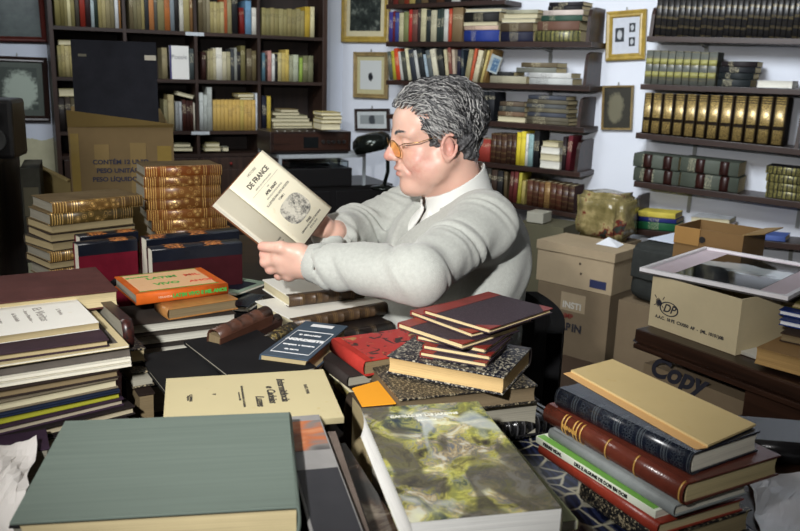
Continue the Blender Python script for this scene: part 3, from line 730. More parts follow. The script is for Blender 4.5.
# dark red labels on the grey-green volumes are set as parts
for o in list(bpy.data.objects):
    if o.name.startswith('leather_bound_volume') and 'grey-green volumes' in o.get('label', ''):
        bb = [V(c) for c in o.bound_box]; x0 = min(b.x for b in bb); y0 = min(b.y for b in bb); y1 = max(b.y for b in bb); z1 = max(b.z for b in bb)
        for f in (.24, .55):
            yc = y0+(y1-y0)*f+(.03 if f > .4 else 0); n_ = 8; mb = MB(); rad = z1/2
            vs = []; bq = z1*.12
            for i in range(n_+1):
                a = math.pi*i/n_
                for yy in (yc-.022, yc+.022): vs.append((-(bq+.0012)*math.sin(a)-.0003, yy, rad-rad*math.cos(a)))
            mb.add(vs, [(2*i, 2*i+1, 2*i+3, 2*i+2) for i in range(n_)], 0, None, True)
            lb = mb.build('spine_label', [leather((46, 20, 16))], o); lb.modifiers.new('s', 'SOLIDIFY').thickness = .0006
    if 'yellow labels' in o.get('label', '') and o.name.startswith('leather_bound_volume'):
        bb = [V(c) for c in o.bound_box]; y0 = min(b.y for b in bb); y1 = max(b.y for b in bb); z1 = max(b.z for b in bb)
        for f in (.30, .68):
            yc = y0+(y1-y0)*f; n_ = 6; vs = []; bq = z1*.12
            for i in range(n_+1):
                a = math.pi*(.04+.92*i/n_)
                for yy in (yc-.014, yc+.014): vs.append((-(bq+.0008)*math.sin(a)-.0003, yy, z1/2-z1/2*math.cos(a)))
            lb = MB().add(vs, [(2*i, 2*i+1, 2*i+3, 2*i+2) for i in range(n_)], 0, None, True).build('spine_label', [leather((150, 146, 84), .55)], o)
            lb.modifiers.new('s', 'SOLIDIFY').thickness = .0005
# small book with a picture cover leaning on the shelf above the man
P = PL(493, 71.5, QA+WA*.03, WA)
up = (V((0,0,1))*.93+DA*.3).normalized(); ax_ = up.cross(-WA).normalized()
Mq = frame(P, ax_, up, ax_.cross(up))
b = make_book(Mq @ TM(-.03, .045, .012), .10, .07, .012, cloth((160, 170, 170)), pages((210,205,190)), 'small book with pale blue cover leaning face out on wall shelf', bt=.001, paperback=True, group=None)
MB().box(.02, .062, -.04, .035, .012, .0126).build('cover_picture', [marbled((70,100,130), (150,170,180), 30, .4, 'n')], b)
# ---------------------------------------------------------------- pictures on the walls
def picture(px, q, n, d, fcol, label, fw=.03, mat=None, matte=None, art=None, glass=True, metal=0, tiltmatch=True, extra=None):
    ps = [PL(x, y, q-n*.02, n) for x, y in px]      # TL TR BR BL
    c = (ps[0]+ps[1]+ps[2]+ps[3])/4
    w = ((ps[1]-ps[0]).length+(ps[2]-ps[3]).length)/2; h = ((ps[3]-ps[0]).length+(ps[2]-ps[1]).length)/2
    al = ((ps[1]-ps[0])+(ps[2]-ps[3])).normalized()
    up = n.cross(al); up = up if up.z > 0 else -up
    M = frame(c, al, up, al.cross(up))              # z towards the room
    r = empty('picture_frame', M, label, 'picture')
    prof = [(0, -.012), (0, .006), (fw*.2, .012), (fw*.55, .007), (fw*.8, .009), (fw, .001), (fw, -.012)]
    mb = MB(); vs = []; K = len(prof)
    for (sx, sy) in ((-1, -1), (1, -1), (1, 1), (-1, 1)):
        for o_, z in prof: vs.append((sx*(w/2-o_), sy*(h/2-o_), z))
    fs = []
    for k in range(4):
        for i in range(K-1): fs.append((k*K+i, ((k+1) % 4)*K+i, ((k+1) % 4)*K+i+1, k*K+i+1))
    mb.add(vs, fs); mb.build('frame', [fcol], r)
    if matte: MB().box(-w/2+fw, w/2-fw, -h/2+fw, h/2-fw, -.006, -.003).build('mount', [matte[0]], r)
    aw = matte[1] if matte else 0; 
    if art: MB().box(-w/2+fw+aw, w/2-fw-aw, -h/2+fw+aw*(1.15 if matte else 1), h/2-fw-aw, -.006, -.002).build('artwork', [art], r)
    if extra: extra(r, w, h)
    MB().box(-.004, .004, h/2, h/2+.018, -.008, -.004).build('hanging_hook', [STEEL], r)
    return r
def art_mat(stops, scale, seed=0, dist=0):
    n = NT('old print', .35, .5); f = n.noise(scale, 6, .65, n.mapd((1, 1, 1), (seed, seed*.7, 0)), dist)
    n.col(n.ramp(f, [(p, S(c)) for p, c in stops])); return n.mat
GOLD = leather((176, 148, 70), .3, .6); GOLD_D = leather((150, 128, 84), .4); REDW = leather((88, 34, 26), .35); DKW = leather((44, 26, 20), .35)
def vign(cx, cy, rx, ry, ink, bg, scale=60, seed=0):
    n = NT('print with oval figure', .4, .4); x, y, z = n.xyz()
    dx = n.math('DIVIDE', n.math('SUBTRACT', x, cx), rx); dy = n.math('DIVIDE', n.math('SUBTRACT', y, cy), ry)
    r2 = n.math('ADD', n.math('MULTIPLY', dx, dx), n.math('MULTIPLY', dy, dy))
    nz = n.noise(scale, 5, .7, n.mapd((1,1,1), (seed, 0, 0)))
    f = n.math('SUBTRACT', n.math('ADD', n.math('MULTIPLY', nz, 1.8), .35), r2)
    n.col(n.ramp(f, [(.15, S(bg)), (.7, S(ink))])); return n.mat
WLQ, WAQ = QWL, QWA
picture([(-22, -32), (43.5, -30), (45, 43), (-22, 40)], WLQ, WL, DL, REDW, 'dark framed print cut off at top left corner of the photo', .03, None, None, art_mat([(.3, (52,60,62)), (.55, (92,102,100)), (.8, (130,138,130))], 4, 3))
picture([(-12, 56), (46.5, 57), (51.5, 122), (-12, 120)], WLQ, WL, DL, DKW, 'brown framed print of pale flowers on the left wall', .032, None, (plain((84, 92, 84), .5), .03), vign(.01, -.01, .1, .12, (180, 192, 178), (72, 80, 74), 34, 2))
picture([(341.6, -12), (389.5, -14), (389, 43), (341.8, 42)], WAQ, WA, DA, GOLD, 'gilt framed dark landscape print beside the wall shelves', .04, None, (plain((206, 196, 160), .7), .03), art_mat([(.35, (22,26,26)), (.55, (54,60,56)), (.75, (140,146,134))], 16, 5))
picture([(353.5, 51.5), (388, 52.5), (387.5, 98.6), (353.5, 98)], WAQ, WA, DA, GOLD_D, 'small framed vignette of a dark bust on pale paper', .03, None, (plain((190, 182, 140), .7), .025), vign(0, -.01, .022, .03, (40,42,46), (205, 208, 205), 90, 4))
picture([(355, 108.6), (389, 108.8), (389, 131), (355, 131)], WAQ, WA, DA, DKW, 'small dark framed picture partly behind the record player', .018, None, (plain((200, 205, 205), .7), .025), vign(0, 0, .03, .04, (70,74,78), (150,156,156), 60, 6))
def three_photos(r, w, h):
    for cx, cy, ww, hh, sd in ((-.035, .005, .05, .075, 1), (.035, .04, .034, .048, 2), (.035, -.035, .034, .048, 3)):
        MB().box(cx-ww/2, cx+ww/2, cy-hh/2, cy+hh/2, -.003, -.0015).build('photo', [vign(cx, cy, ww*.3, hh*.35, (180,184,188), (34,40,46), 70, sd)], r)
picture([(609, 13), (648.5, 7.5), (643, 60.5), (603.4, 60)], WAQ, WA, DA, GOLD, 'gilt frame with three small portrait photos on right wall', .036, None, (plain((196, 200, 208), .7), .012), None, extra=three_photos)
picture([(603, 86), (634, 84.8), (631.6, 130.5), (601, 129.5)], WAQ, WA, DA, GOLD_D, 'narrow framed dark photo of a seated figure, right wall', .012, None, None, vign(-.01, .0, .05, .09, (108,104,84), (48,46,38), 26, 7))
# ================================================================ furniture
TW = wood((70, 46, 34), (34, 22, 16), .35, 0)
def table(M, x0, x1, y0, y1, h, label, name='table', th=.035, rail=False):
    r = empty(name, M, label, 'table')
    MB().box(x0, x1, y0, y1, h-th, h, bev=.006).build('tabletop', [TW], r)
    MB().box(x0+.04+(.28 if name == 'desk' else 0), x1-.04, y0+.04-(.03 if name == 'desk' else 0), y0+.06-(.03 if name == 'desk' else 0), h-th-.09, h-th).build('apron', [TW], r)
    MB().box(x0+.04, x1-.04, y1-.06, y1-.04, h-th-.09, h-th).build('apron', [TW], r)
    for sx in ((x0+.035) if name != 'desk' else (x0+.36), x1-.095):
        for sy in (y0+.035, y1-.095):
            MB().box(sx, sx+.06, sy, sy+.06, 0, h-th, bev=.004).build('leg', [TW], r)
    if rail: MB().box(x0+.05, x1-.05, y0+.05, y0+.075, .16, .2, bev=.003).build('stretcher', [TW], r)
    return r
TZ = .75
table(Matrix.Identity(4), -1.35, .80, .50, 1.43, TZ, 'dark wooden table buried under books in the foreground')
table(Matrix.Identity(4), -1.03, -.16, 1.44, 3.05, TZ, 'dark wooden table behind, carrying the gilt brown book stacks')
# right desk
a = PZ(646, 332, TZ); b = PZ(800, 386, TZ); dd = (b-a).normalized(); nn = V((-dd.y, dd.x, 0))
if nn.y < 0: nn = -nn
DM = frame(V((a.x, a.y, 0)), dd, nn, V((0, 0, 1)))
if dd.cross(nn).z < 0: DM = frame(V((a.x, a.y, 0)), nn, dd, V((0, 0, 1)))
print('desk', a, b, nn)
desk = table(DM, -.035, 1.25, 0, .72, TZ, 'dark wooden desk at right carrying the pale cardboard box', 'desk', rail=False)
MB().box(.285, 1.20, -.006, .012, .60, .635, bev=.004).build('lower_rail', [TW], desk)
MB().box(-.03, 1.245, -.008, .01, TZ-.05, TZ-.036, bev=.003).build('moulding', [TW], desk)
def orient(M, px=None): return M
def box_at(corner_bl, corner_br, zt, depth, z0):
    """corner points (world, front bottom left/right), returns frame with x along front, y going back"""
    d = (corner_br-corner_bl); d.z = 0; L = d.length; d.normalize(); n = V((-d.y, d.x, 0))
    return frame(V((corner_bl.x, corner_bl.y, z0)), d, n, V((0, 0, 1))), L
def carton(M, L, D, H_, mat, label, lid=0, open_=False, flaps=None, name='cardboard_box'):
    r = empty(name, M, label, 'box'); th = .004
    mb = MB(); mb.box(0, L, 0, th, 0, H_); mb.box(0, L, D-th, D, 0, H_); mb.box(0, th, th, D-th, 0, H_); mb.box(L-th, L, th, D-th, 0, H_); mb.box(th, L-th, th, D-th, 0, th)
    if not open_ and not lid: mb.box(th, L-th, th, D-th, H_-th-.002, H_-.002)
    mb.build('body', [mat], r)
    if lid:
        e = .006; mb = MB(); mb.box(-e, L+e, -e, D+e, H_+.001, H_+.005, bev=.001); mb.box(-e, L+e, -e, -e+.003, H_-lid, H_+.001); mb.box(-e, L+e, D+e-.003, D+e, H_-lid, H_+.001)
        mb.box(-e, -e+.003, -e+.003, D+e-.003, H_-lid, H_+.001); mb.box(L+e-.003, L+e, -e+.003, D+e-.003, H_-lid, H_+.001)
        mb.build('lid', [mat], r)
    return r
INK = plain((34, 34, 44), .7); INKB = plain((40, 44, 70), .7); TAPE = plain((150, 128, 70), .15)
C1 = card((132, 112, 78)); C2 = card((196, 182, 148)); C3 = card((152, 134, 108)); C4 = card((122, 106, 84)); C5 = card((124, 96, 60))
FR = lambda x, y, z: TM(x, y, z, 0, R(90))       # text on the front face
# --- big taped box at left with a portfolio in it
P0 = PY(70.5, 172, 2.62); P1 = PY(174.5, 172, 2.73)
zt = PY(120, 129, 2.62).z
M, L = box_at(P0, P1, 0, 0, TZ+.001); Hb = zt-TZ
bx = carton(M, L, .25, Hb, C1, 'large taped cardboard box with printed lines holding a black portfolio', open_=True)
print('bigbox L', L, 'H', Hb)
fl = MB(); A_ = R(62)
fl.add([(0, .247, Hb), (L, .247, Hb), (L-.02, .30, Hb+.045), (.004, .30, Hb+.05), (0, .25, Hb), (L, .25, Hb), (L-.02, .303, Hb+.045), (.004, .303, Hb+.05)], [(0,1,2,3), (7,6,5,4), (0,4,5,1), (2,6,7,3), (1,5,6,2), (0,3,7,4)])
fl.build('back_flap', [card((140, 120, 80))], bx)
fl = MB(); fl.add([(0, .002, Hb), (L, .002, Hb), (L+.002, -.012, Hb+.012), (.0, -.03, Hb+.055), (0, -.001, Hb), (L, -.001, Hb), (L+.002, -.015, Hb+.012), (.0, -.033, Hb+.055)], [(3,2,1,0), (4,5,6,7), (0,1,5,4), (3,7,6,2), (1,2,6,5), (0,4,7,3)])
fl.build('front_flap', [card((150, 128, 78))], bx)
fl = MB(); fl.box(.001, .004, .004, .246, Hb, Hb+.02); fl.build('side_flap', [C1], bx)
for x0, x1, z0, z1, s in ((.005, .03, .02, Hb-.02, 1), (.075, .12, Hb-.13, Hb-.055, 1), (.185, .235, Hb-.22, Hb-.05, 1), (.27, .315, Hb-.15, Hb-.06, 1), (.17, .26, .06, Hb-.24, 1)):
    MB().box(x0, x1, -.0012, -.0002, z0, z1).build('tape', [card((150, 128, 84)) if x0 > .02 and x0 < .2 else TAPE], bx)
for i, t in enumerate(('CONTÉM 12 UNID', 'PESO UNITÁRIO', 'PESO LÍQUIDO    G')):
    put_text('print', t, .020, INKB, bx, FR(.155, -.0026, Hb-.112-i*.028), sx=1.05, bold=.0006)
pm = M @ TM(.022, .07, .012)
L_ = PY(77, 60, 2.655); R__ = PY(160, 60, 2.655)
ph = PY(110, 41, 2.74).z-TZ-.012; pw = L*.81
pf = empty('portfolio', pm, 'large black cloth portfolio standing upright in the taped cardboard box', 'portfolio')
BLK = cloth((42, 44, 52), .7)
MB().box(0, pw, 0, .004, 0, ph, bev=.001).build('front_cover', [BLK], pf)
MB().box(0, pw, .022, .026, 0, ph, bev=.001).build('back_cover', [BLK], pf)
MB().box(.003, pw-.006, .005, .021, .003, ph-.008).build('sheets', [pages()], pf)
MB().box(0, .004, .004, .022, 0, ph).build('spine', [BLK], pf)
MB().box(pw-.038, pw-.002, -.0008, 0, ph-.058, ph-.042).build('label', [paper((214, 210, 196))], pf)
MB().box(.02, .045, -.0008, 0, ph-.052, ph-.044).build('label', [plain((110, 108, 92))], pf)
pb = MB(); pb.box(.06, .31, -.05, -.046, 0, Hb-.02); o = pb.build('paper_sheet', [paper((214, 214, 206))], None, M @ TM(0, .2, .015)); tag(o, 'white sheet tucked in the top of the taped cardboard box', 'paper')
# --- left edge: speaker, cabinet, grey box, tan board
sp = empty('loudspeaker', frame(PY(-14, 100, 2.35)*1.0, V((.98, .2, 0)), V((-.2, .98, 0)), V((0, 0, 1))), 'black speaker with round cones cut off by the left edge', 'speaker')
q0 = sp.matrix_world.translation; zt = PY(10, 100, 2.35).z; zb = PY(10, 160, 2.35).z; zc = TZ+.28
sp.matrix_world = frame(V((q0.x, q0.y, zb)), V((.98, .2, 0)), V((-.2, .98, 0)), V((0, 0, 1)))
BK = plain((24, 24, 26), .3); GR = plain((52, 54, 54), .6, .3)
MB().box(-.04, .065, 0, .16, 0, zt-zb, bev=.012).build('cabinet', [BK], sp)
for zz, r_ in ((.055, .036), (.125, .022)):
    MB().lathe([(r_, 0), (r_, .006), (r_*.85, .007), (r_*.5, .001), (.002, .004)], 24, 0, TM(.012, -.001, zz, 0, R(90))).build('speaker_cone', [GR], sp)
cb = empty('cabinet', frame(V((q0.x-.3, q0.y-.02, 0)), V((.98, .2, 0)), V((-.2, .98, 0)), V((0, 0, 1))), 'dark wooden cabinet under the black speaker at left edge', 'cabinet')
OW = wood((72, 62, 46), (36, 30, 22), .5, 2)
MB().box(-.1, .27, 0, .4, .02, zb-.03, bev=.006).build('body', [OW], cb)
MB().box(-.12, .285, -.015, .42, zb-.03, zb-.001, bev=.004).build('top', [OW], cb)
MB().box(-.05, .22, -.012, -.001, .4, zb-.08, bev=.004).build('door', [OW], cb)
MB().box(-.1, .27, .02, .38, 0, .02).build('plinth', [OW], cb)
# table beside it stands clear of the cabinet; grey file box and tan board on the table
g0 = PY(27, 205, 2.52); g0.z = 0
gm = frame(V((PY(22, 200, 2.50).x, 2.50, TZ+.001)), V((.93, .36, 0)), V((-.36, .93, 0)), V((0, 0, 1)))
hh = PY(30, 168, 2.52).z-TZ
r = empty('file_box', gm, 'narrow grey file box standing behind the left gilt stack', 'box')
MB().box(0, .055, 0, .24, 0, hh, bev=.003).build('case', [cloth((84, 84, 76))], r)
MB().box(.006, .049, -.001, 0, hh*.5, hh*.8).build('label', [paper((120, 116, 96))], r)
pA = PY(36, 167, 2.85); pB = PY(68, 190, 2.95)
dd_ = (pB-pA).normalized(); M_ = frame(pA, dd_, V((0, 1, 0)).cross(dd_).cross(dd_)*-1, dd_.cross(V((0, 1, 0)).cross(dd_).cross(dd_)*-1))
# tan board: leaning box lid
zb_ = PY(50, 190, 2.9).z
r = empty('box_lid', frame(V((PY(34, 170, 2.78).x, 2.80, TZ)), V((1, .1, 0)), V((-.1, 1, 0)), V((0, 0, 1))), 'tan cardboard lid standing between the grey file box and taped box', 'lid')
w_ = PY(69, 180, 2.8).x-PY(34, 170, 2.78).x; h0 = PY(34, 163, 2.80).z-TZ; h1 = PY(68, 180, 2.8).z-TZ
MB().prism([(0, 0), (w_, 0), (w_, h1), (0, h0)], 'y', 0, .006).build('panel', [card((164, 146, 98))], r)
mb = MB(); mb.add([(0, -.03, h0), (w_, -.03, h1), (w_, .006, h1), (0, .006, h0), (0, -.03, h0-.004), (w_, -.03, h1-.004), (w_, 0, h1-.004), (0, 0, h0-.004)], [(0,1,2,3), (7,6,5,4), (0,4,5,1), (1,5,6,2), (0,3,7,4)])
mb.build('rim', [card((176, 160, 112))], r)
# --- hi-fi against the bookcase corner
def pf_frame(px, py, y, d=DL, n=WL): 
    p = PY(px, py, y); return frame(p, d, n, V((0, 0, 1)))
def span(px0, px1, py, y, d=DL, n=WL):
    a = PY(px0, py, y); b = PL(px1, py, a, n); return a, (b-a).dot(d)
Y3 = 4.55
def blk(name, px0, px1, py0, py1, y, depth, mats, label=None, cat=None, bev=.004, part='housing', d=DL, n=WL, group=None):
    a, L = span(px0, px1, (py0+py1)/2, y, d, n); zt = PL((px0+px1)/2, py0, a, n).z; zb = PL((px0+px1)/2, py1, a, n).z
    r = empty(name, frame(V((a.x, a.y, zb)), d, n, V((0, 0, 1))), label, cat, group)
    MB().box(0, L, 0, depth, 0, zt-zb, bev=bev).build(part, mats, r); return r, L, zt-zb
DARK = plain((20, 19, 20), .35); DW = wood((48, 32, 26), (26, 17, 14), .3, 0)
st, L, h = blk('stereo_cabinet', 268, 392, 186, 262, Y3, .42, [DARK], 'black low cabinet under the record player', 'cabinet')
z_st = st.matrix_world.translation.z
# reach the floor
MB().box(.01, L-.01, .01, .41, -z_st, 0).build('lower_body', [DARK], st)
for k in (0, 1): MB().box(.02+k*L/2, L/2-.02+k*L/2, -.012, -.001, -.35, h-.03, bev=.003).build('door', [DARK], st)
ztop = z_st+h
tt, L, h = blk('record_player', 287, 352, 168, 186, Y3+.03, .36, [DARK], 'black record player with clear lid below the wooden receiver', 'record player', part='plinth')
tt.matrix_world.translation.z = ztop+.001; h_t = h
MB().lathe([(.13, 0), (.15, .003), (.15, .012), (.145, .014), (.01, .014)], 40, 0, TM(L*.42, .18, h+.001)).build('platter', [plain((46, 46, 48), .2, .6)], tt)
MB().lathe([(.149, 0), (.15, .002), (.05, .002), (.008, .003)], 40, 0, TM(L*.42, .18, h+.0155)).build('record', [plain((14, 14, 15), .12)], tt)
MB().tube([(L*.85, .3, h+.03), (L*.85, .2, h+.035), (L*.72, .08, h+.028)], .005).build('tonearm', [plain((180, 180, 184), .25, .9)], tt)
gl = NT('clear lid', .05); gl.b.inputs['Transmission Weight'].default_value = 1; gl.b.inputs['IOR'].default_value = 1.2; gl.col((.8, .85, .87, 1))
mb = MB(); hz = .036
mb.box(.02, L-.02, .01, .014, h+.002, h+hz); mb.box(.02, .024, .014, .35, h+.002, h+hz); mb.box(L-.024, L-.02, .014, .35, h+.002, h+hz); mb.box(.02, L-.02, .01, .35, h+hz, h+hz+.004)
mb.build('clear_lid', [gl.mat], tt)
# light grey stand over it
gs, Lg, hg = blk('metal_stand', 279, 366, 154.6, 158.2, Y3-.005, .415, [plain((176, 182, 186), .4, .3)], 'pale grey metal stand over the record player', 'stand', .002, 'top_bar')
zt_ = gs.matrix_world.translation.z-ztop
for x_ in (0, Lg-.016):
    for y_ in (0, .40): MB().box(x_, x_+.016, y_, y_+.015, -zt_+.001, 0).build('leg', [plain((170, 176, 180), .4, .3)], gs)
rc, L, h = blk('radio_receiver', 270, 351, 131.5, 152, Y3, .26, [DW], 'dark wooden radio receiver on the pale grey stand', 'radio', .004)
rc.matrix_world.translation.z = gs.matrix_world.translation.z+hg+.012
MB().box(.01, L-.01, .01, .25, -.0105, 0).build('base', [DARK], rc)
MB().box(.02, L-.02, -.006, -.0005, .012, h-.012, bev=.001).build('front_panel', [wood((60, 38, 30), (40, 26, 20), .25, 0)], rc)
MB().box(L*.40, L*.58, -.008, -.006, .025, h-.03).build('dial', [plain((16, 18, 18), .15)], rc)
for k in range(5): MB().lathe([(.011, 0), (.011, .01), (.008, .014)], 14, 0, TM(L*(.64+.065*k), -.006, h*.5, 0, R(90))).build('knob', [plain((54, 52, 50), .3, .5)], rc)
for k in range(6): MB().lathe([(.004, 0), (.004, .003)], 10, 0, TM(L*(.1+.09*k), .02, h+.0005)).build('button', [plain((210, 210, 205), .4)], rc)
zr = rc.matrix_world.translation.z+h
flat_pile(PY(332, 126, Y3+.06), WL, DL, [(321.5, 341, 123.4, 130, (150,136,86), 'e'), (321.5, 342, 119.4, 123.2, (170,156,104), 'e'), (323, 342.5, 115.8, 119.2, (160,146,92), 'e'), (321.5, 341, 112.2, 115.6, (176,160,104), 'e')], 'of tan pile on the radio receiver', group='tan books on the radio receiver', depth=.14, recess=0, nm='old_book')
# small items on the dark low shelf of the bookcase
flat_pile(QL, WL, DL, line=((60,151.9),(318,151.9)), items=[(171, 193, 147.8, 151.8, (150,146,112), 'e'), (174, 191, 144, 147.6, (126,124,96), 'e')], where='at left on the lowest open shelf', group='books in the tall dark bookcase', recess=.03)
flat_pile(QL, WL, DL, line=((60,151.9),(318,151.9)), items=[(205, 221, 147.6, 151.8, (196,186,132), 'e'), (206, 220, 143.6, 147.4, (170,160,110), 'e')], where='in the middle of the lowest open shelf', group='books in the tall dark bookcase', recess=.03)
flat_pile(QL, WL, DL, line=((60,151.9),(318,151.9)), items=[(223, 229, 147.6, 151.8, (150,150,130), 'e')], where='small and alone on lowest open shelf', group='books in the tall dark bookcase', recess=.03, depth=.08)
tb, L_b, h_b = blk('small_box', 236, 248, 144, 151.8, 5.62, .08, [paper((130, 134, 138))], 'small grey box on the lowest open shelf of bookcase', 'box', .002)
# desk lamp with a dark reflector right of the receiver, on the stereo cabinet
lm = empty('table_lamp', frame(V((PY(384, 186, Y3+.1).x, Y3+.10, ztop+.001)), V((1,0,0)), V((0,1,0)), V((0,0,1))), 'dark metal table lamp with rounded shade just left of the face', 'lamp')
LM = plain((34, 38, 34), .18, .7)
MB().lathe([(.075, 0), (.075, .012), (.03, .022), (.012, .03)], 28).build('base', [LM], lm)
zl = PY(376, 142, Y3+.1).z-ztop
MB().tube([(0, 0, .02), (.02, 0, .1), (.015, 0, zl-.04), (0, 0, zl)], .011).build('stem', [LM], lm)
MB().lathe([(.02, .05), (.075, .045), (.105, .02), (.115, -.015), (.105, -.05), (.10, -.05), (.108, -.015), (.09, .015), (.02, .03)], 32, 0, TM(-.075, 0, zl, 0, 0, R(-14)) ).build('shade', [LM], lm)
# dark vertical rack behind the face
# --- boxes on the floor at right
YB = 3.95
def floor_box(px, y, label, mat, z0, D=.3, lid=0, name='cardboard_box', H_=None, open_=False):
    """px: front bottom-left, front bottom-right, front top-left pixels"""
    a = PZ(px[0][0], px[0][1], z0)
    a = V((a.x, a.y, z0)); b = PZ(px[1][0], px[1][1], z0)
    M, L = box_at(a, b, 0, 0, z0)
    if H_ is None: H_ = PL(px[2][0], px[2][1], a, V((M[0][1], M[1][1], 0))).z-z0
    return carton(M, L, D, H_, mat, label, lid, open_, name=name), M, L, H_
lb, Ml, Ll, Hl = floor_box([(534, 346), (604, 366), (537, 280)], None, 'brown printed carton on the floor under the lidded box', C4, .001, .26)
print('lowbox', Ml.translation, Ll, Hl)
put_text('print', 'CLARIN', .055, INK, lb, FR(Ll*.42, -.002, Hl*.42), bold=.002)
put_text('print', 'INSTI', .045, plain((200, 196, 186)), lb, FR(Ll*.50, -.002, Hl*.74), bold=.001)
put_text('print', 'IMP', .035, plain((120, 40, 34)), lb, FR(Ll*.46, -.002, Hl*.58), bold=.001)
MB().box(Ll*.34, Ll*.68, -.0008, -.0001, Hl*.66, Hl*.92).build('label', [card((164, 146, 118))], lb)
a = PL(538, 272, Ml.translation, V((Ml[0][1], Ml[1][1], 0)))
zz0 = Hl+.002
ub, Mu, Lu, Hu = floor_box([(536, 279), (611, 296), (537.5, 240)], None, 'light brown lidded archive box stacked on printed carton', card((168, 150, 122)), zz0, .26, lid=.04)
print('upbox', Mu.translation, Lu, Hu)
MB().box(Lu*.72, Lu*.93, -.0008, -.0001, .02, .06).build('label', [plain((44, 50, 84), .5)], ub)
for kx, kz in ((.58, .62), (.6, .38)): MB().lathe([(.006, 0), (.006, .002)], 10, 0, Matrix.Translation((Lu*kx, -.0005, Hu*kz)) @ Matrix.Rotation(R(90), 4, 'X')).build('punch_hole', [plain((60, 46, 34))], ub)
sh = MB().add([(0, 0, 0), (.12, .0, .0), (.10, .10, 0), (.03, .07, .03), (0, 0, .001), (.12, 0, .001), (.10, .1, .001), (.03, .07, .031)], [(3,2,1,0), (4,5,6,7), (0,1,5,4), (1,2,6,5), (2,3,7,6), (3,0,4,7)]).build('paper_sheet', [paper((226, 228, 232), .1)], None, Mu @ TM(Lu*.6, .12, Hu+.0065))
tag(sh, 'folded white sheet lying on the lid of archive box', 'paper')
# package in brown tape, on a hidden carton
hid = carton(Mu @ TM(.01, .29, -zz0), .28, .25, zz0+.18, C4, 'dark carton standing behind the lidded archive box')
Mp = Mu @ TM(.01, .295, .183)
pk = empty('parcel', Mp, 'lumpy parcel wrapped in shiny brown tape behind the archive box', 'parcel')
bm = bmesh.new(); bmesh.ops.create_cube(bm, size=1)
hp_ = PL(600, 192, Mp.translation, V((Mu[0][1], Mu[1][1], 0))).z-Mp.translation.z
for v in bm.verts: v.co = V(((v.co.x+.5)*.27, (v.co.y+.5)*.22, (v.co.z+.5)*max(.12, hp_-.01)))
bmesh.ops.bevel(bm, geom=bm.edges[:], offset=.03, segments=3, affect='EDGES'); bmesh.ops.subdivide_edges(bm, edges=bm.edges[:], cuts=3, use_grid_fill=True)
for v in bm.verts:
    if v.co.z > .02: v.co += V((math.sin(v.co.z*50+v.co.y*30), math.cos(v.co.x*44), math.sin(v.co.x*40+v.co.y*20)*.9))*.006
me = bpy.data.meshes.new('m'); bm.to_mesh(me); bm.free()
for p in me.polygons: p.use_smooth = True
n = NT('tape over coloured paper', .12, .6); x, y, z = n.xyz(); f = n.noise(9, 4, .6)
n.col(n.ramp(f, [(.3, S((92, 84, 48))), (.48, S((128, 116, 76))), (.56, S((158, 144, 100))), (.61, S((110, 40, 34))), (.66, S((52, 60, 54)))])); n.bump(n.noise(20, 5, .6), .6, .01); me.materials.append(n.mat)
link('wrapping', me, pk)
# lower boxes under the grey case and under the desk
cb2, Mc, Lc, Hc = floor_box([(612, 372), (662, 388), (621, 300)], None, 'dark carton with a triangle mark on floor, left of desk', C4, .001, .30)
print('tri', Mc.translation, Lc, Hc)
MB().prism([(0, 0), (.04, 0), (.02, .035)], 'y', -.001, 0).build('triangle_mark', [INK], cb2).matrix_local = TM(Lc*.35, -.0005, Hc*.5)
put_text('print', 'PAPEL', .035, INK, cb2, FR(Lc*.7, -.001, Hc*.55)) if False else None
# "Copy" carton under the desk
Mcp = DM @ TM(-.02, .03, .001)
cpy = carton(Mcp, .32, .3, .655, C4, 'dark brown carton printed in black script, under the desk')
zc_ = PL(678, 358, Mcp.translation, V((Mcp[0][1], Mcp[1][1], 0))); lc = Mcp.inverted() @ zc_
put_text('print', 'Copy', .075, INK, cpy, FR(lc.x, -.002, lc.z-.045), shear=.35, bold=.0025)
# grey padded case between boxes
def blob(name, dims, mat, M, parent=None, seg=3, bev=.04, amp=.004):
    bm = bmesh.new(); bmesh.ops.create_cube(bm, size=1)
    for v in bm.verts: v.co = V((v.co.x*dims[0], v.co.y*dims[1], v.co.z*dims[2]))
    bmesh.ops.bevel(bm, geom=bm.edges[:], offset=bev, segments=4, affect='EDGES', profile=.6); bmesh.ops.subdivide_edges(bm, edges=bm.edges[:], cuts=2, use_grid_fill=True)
    for v in bm.verts:
        k = amp; v.co += V((math.sin(v.co.z*37+v.co.y*21), math.cos(v.co.x*31+v.co.z*17), math.sin(v.co.x*29+v.co.y*33)))*k
    me = bpy.data.meshes.new('m'); bm.to_mesh(me); bm.free(); me.materials.append(mat)
    for p in me.polygons: p.use_smooth = True
    o = link(name, me, parent)
    if parent is None: o.matrix_world = M
    else: o.matrix_local = M
    return o
gb = empty('padded_case', Mc @ TM(-.01, .0, Hc+.003), 'bulging dark grey padded case on the carton left of the desk', 'case')
hcs = PL(640, 244, Mc.translation, V((Mc[0][1], Mc[1][1], 0))).z-Hc-.006
blob('body', (.30, .44, hcs), cloth((50, 52, 50), .8), TM(.18, .25, hcs/2+.004), gb, bev=.055)
blob('flap', (.27, .02, hcs*.5), cloth((54, 56, 54), .8), TM(.18, .028, hcs*.66), gb, bev=.008, amp=.002)
sh = MB().box(0, .24, 0, .3, 0, .002).build('paper_sheet', [paper((206, 214, 228), .1)], None, Mc @ TM(.06, .1, Hc+hcs+.012)); tag(sh, 'large white sheet lying on the dark grey padded case', 'paper')
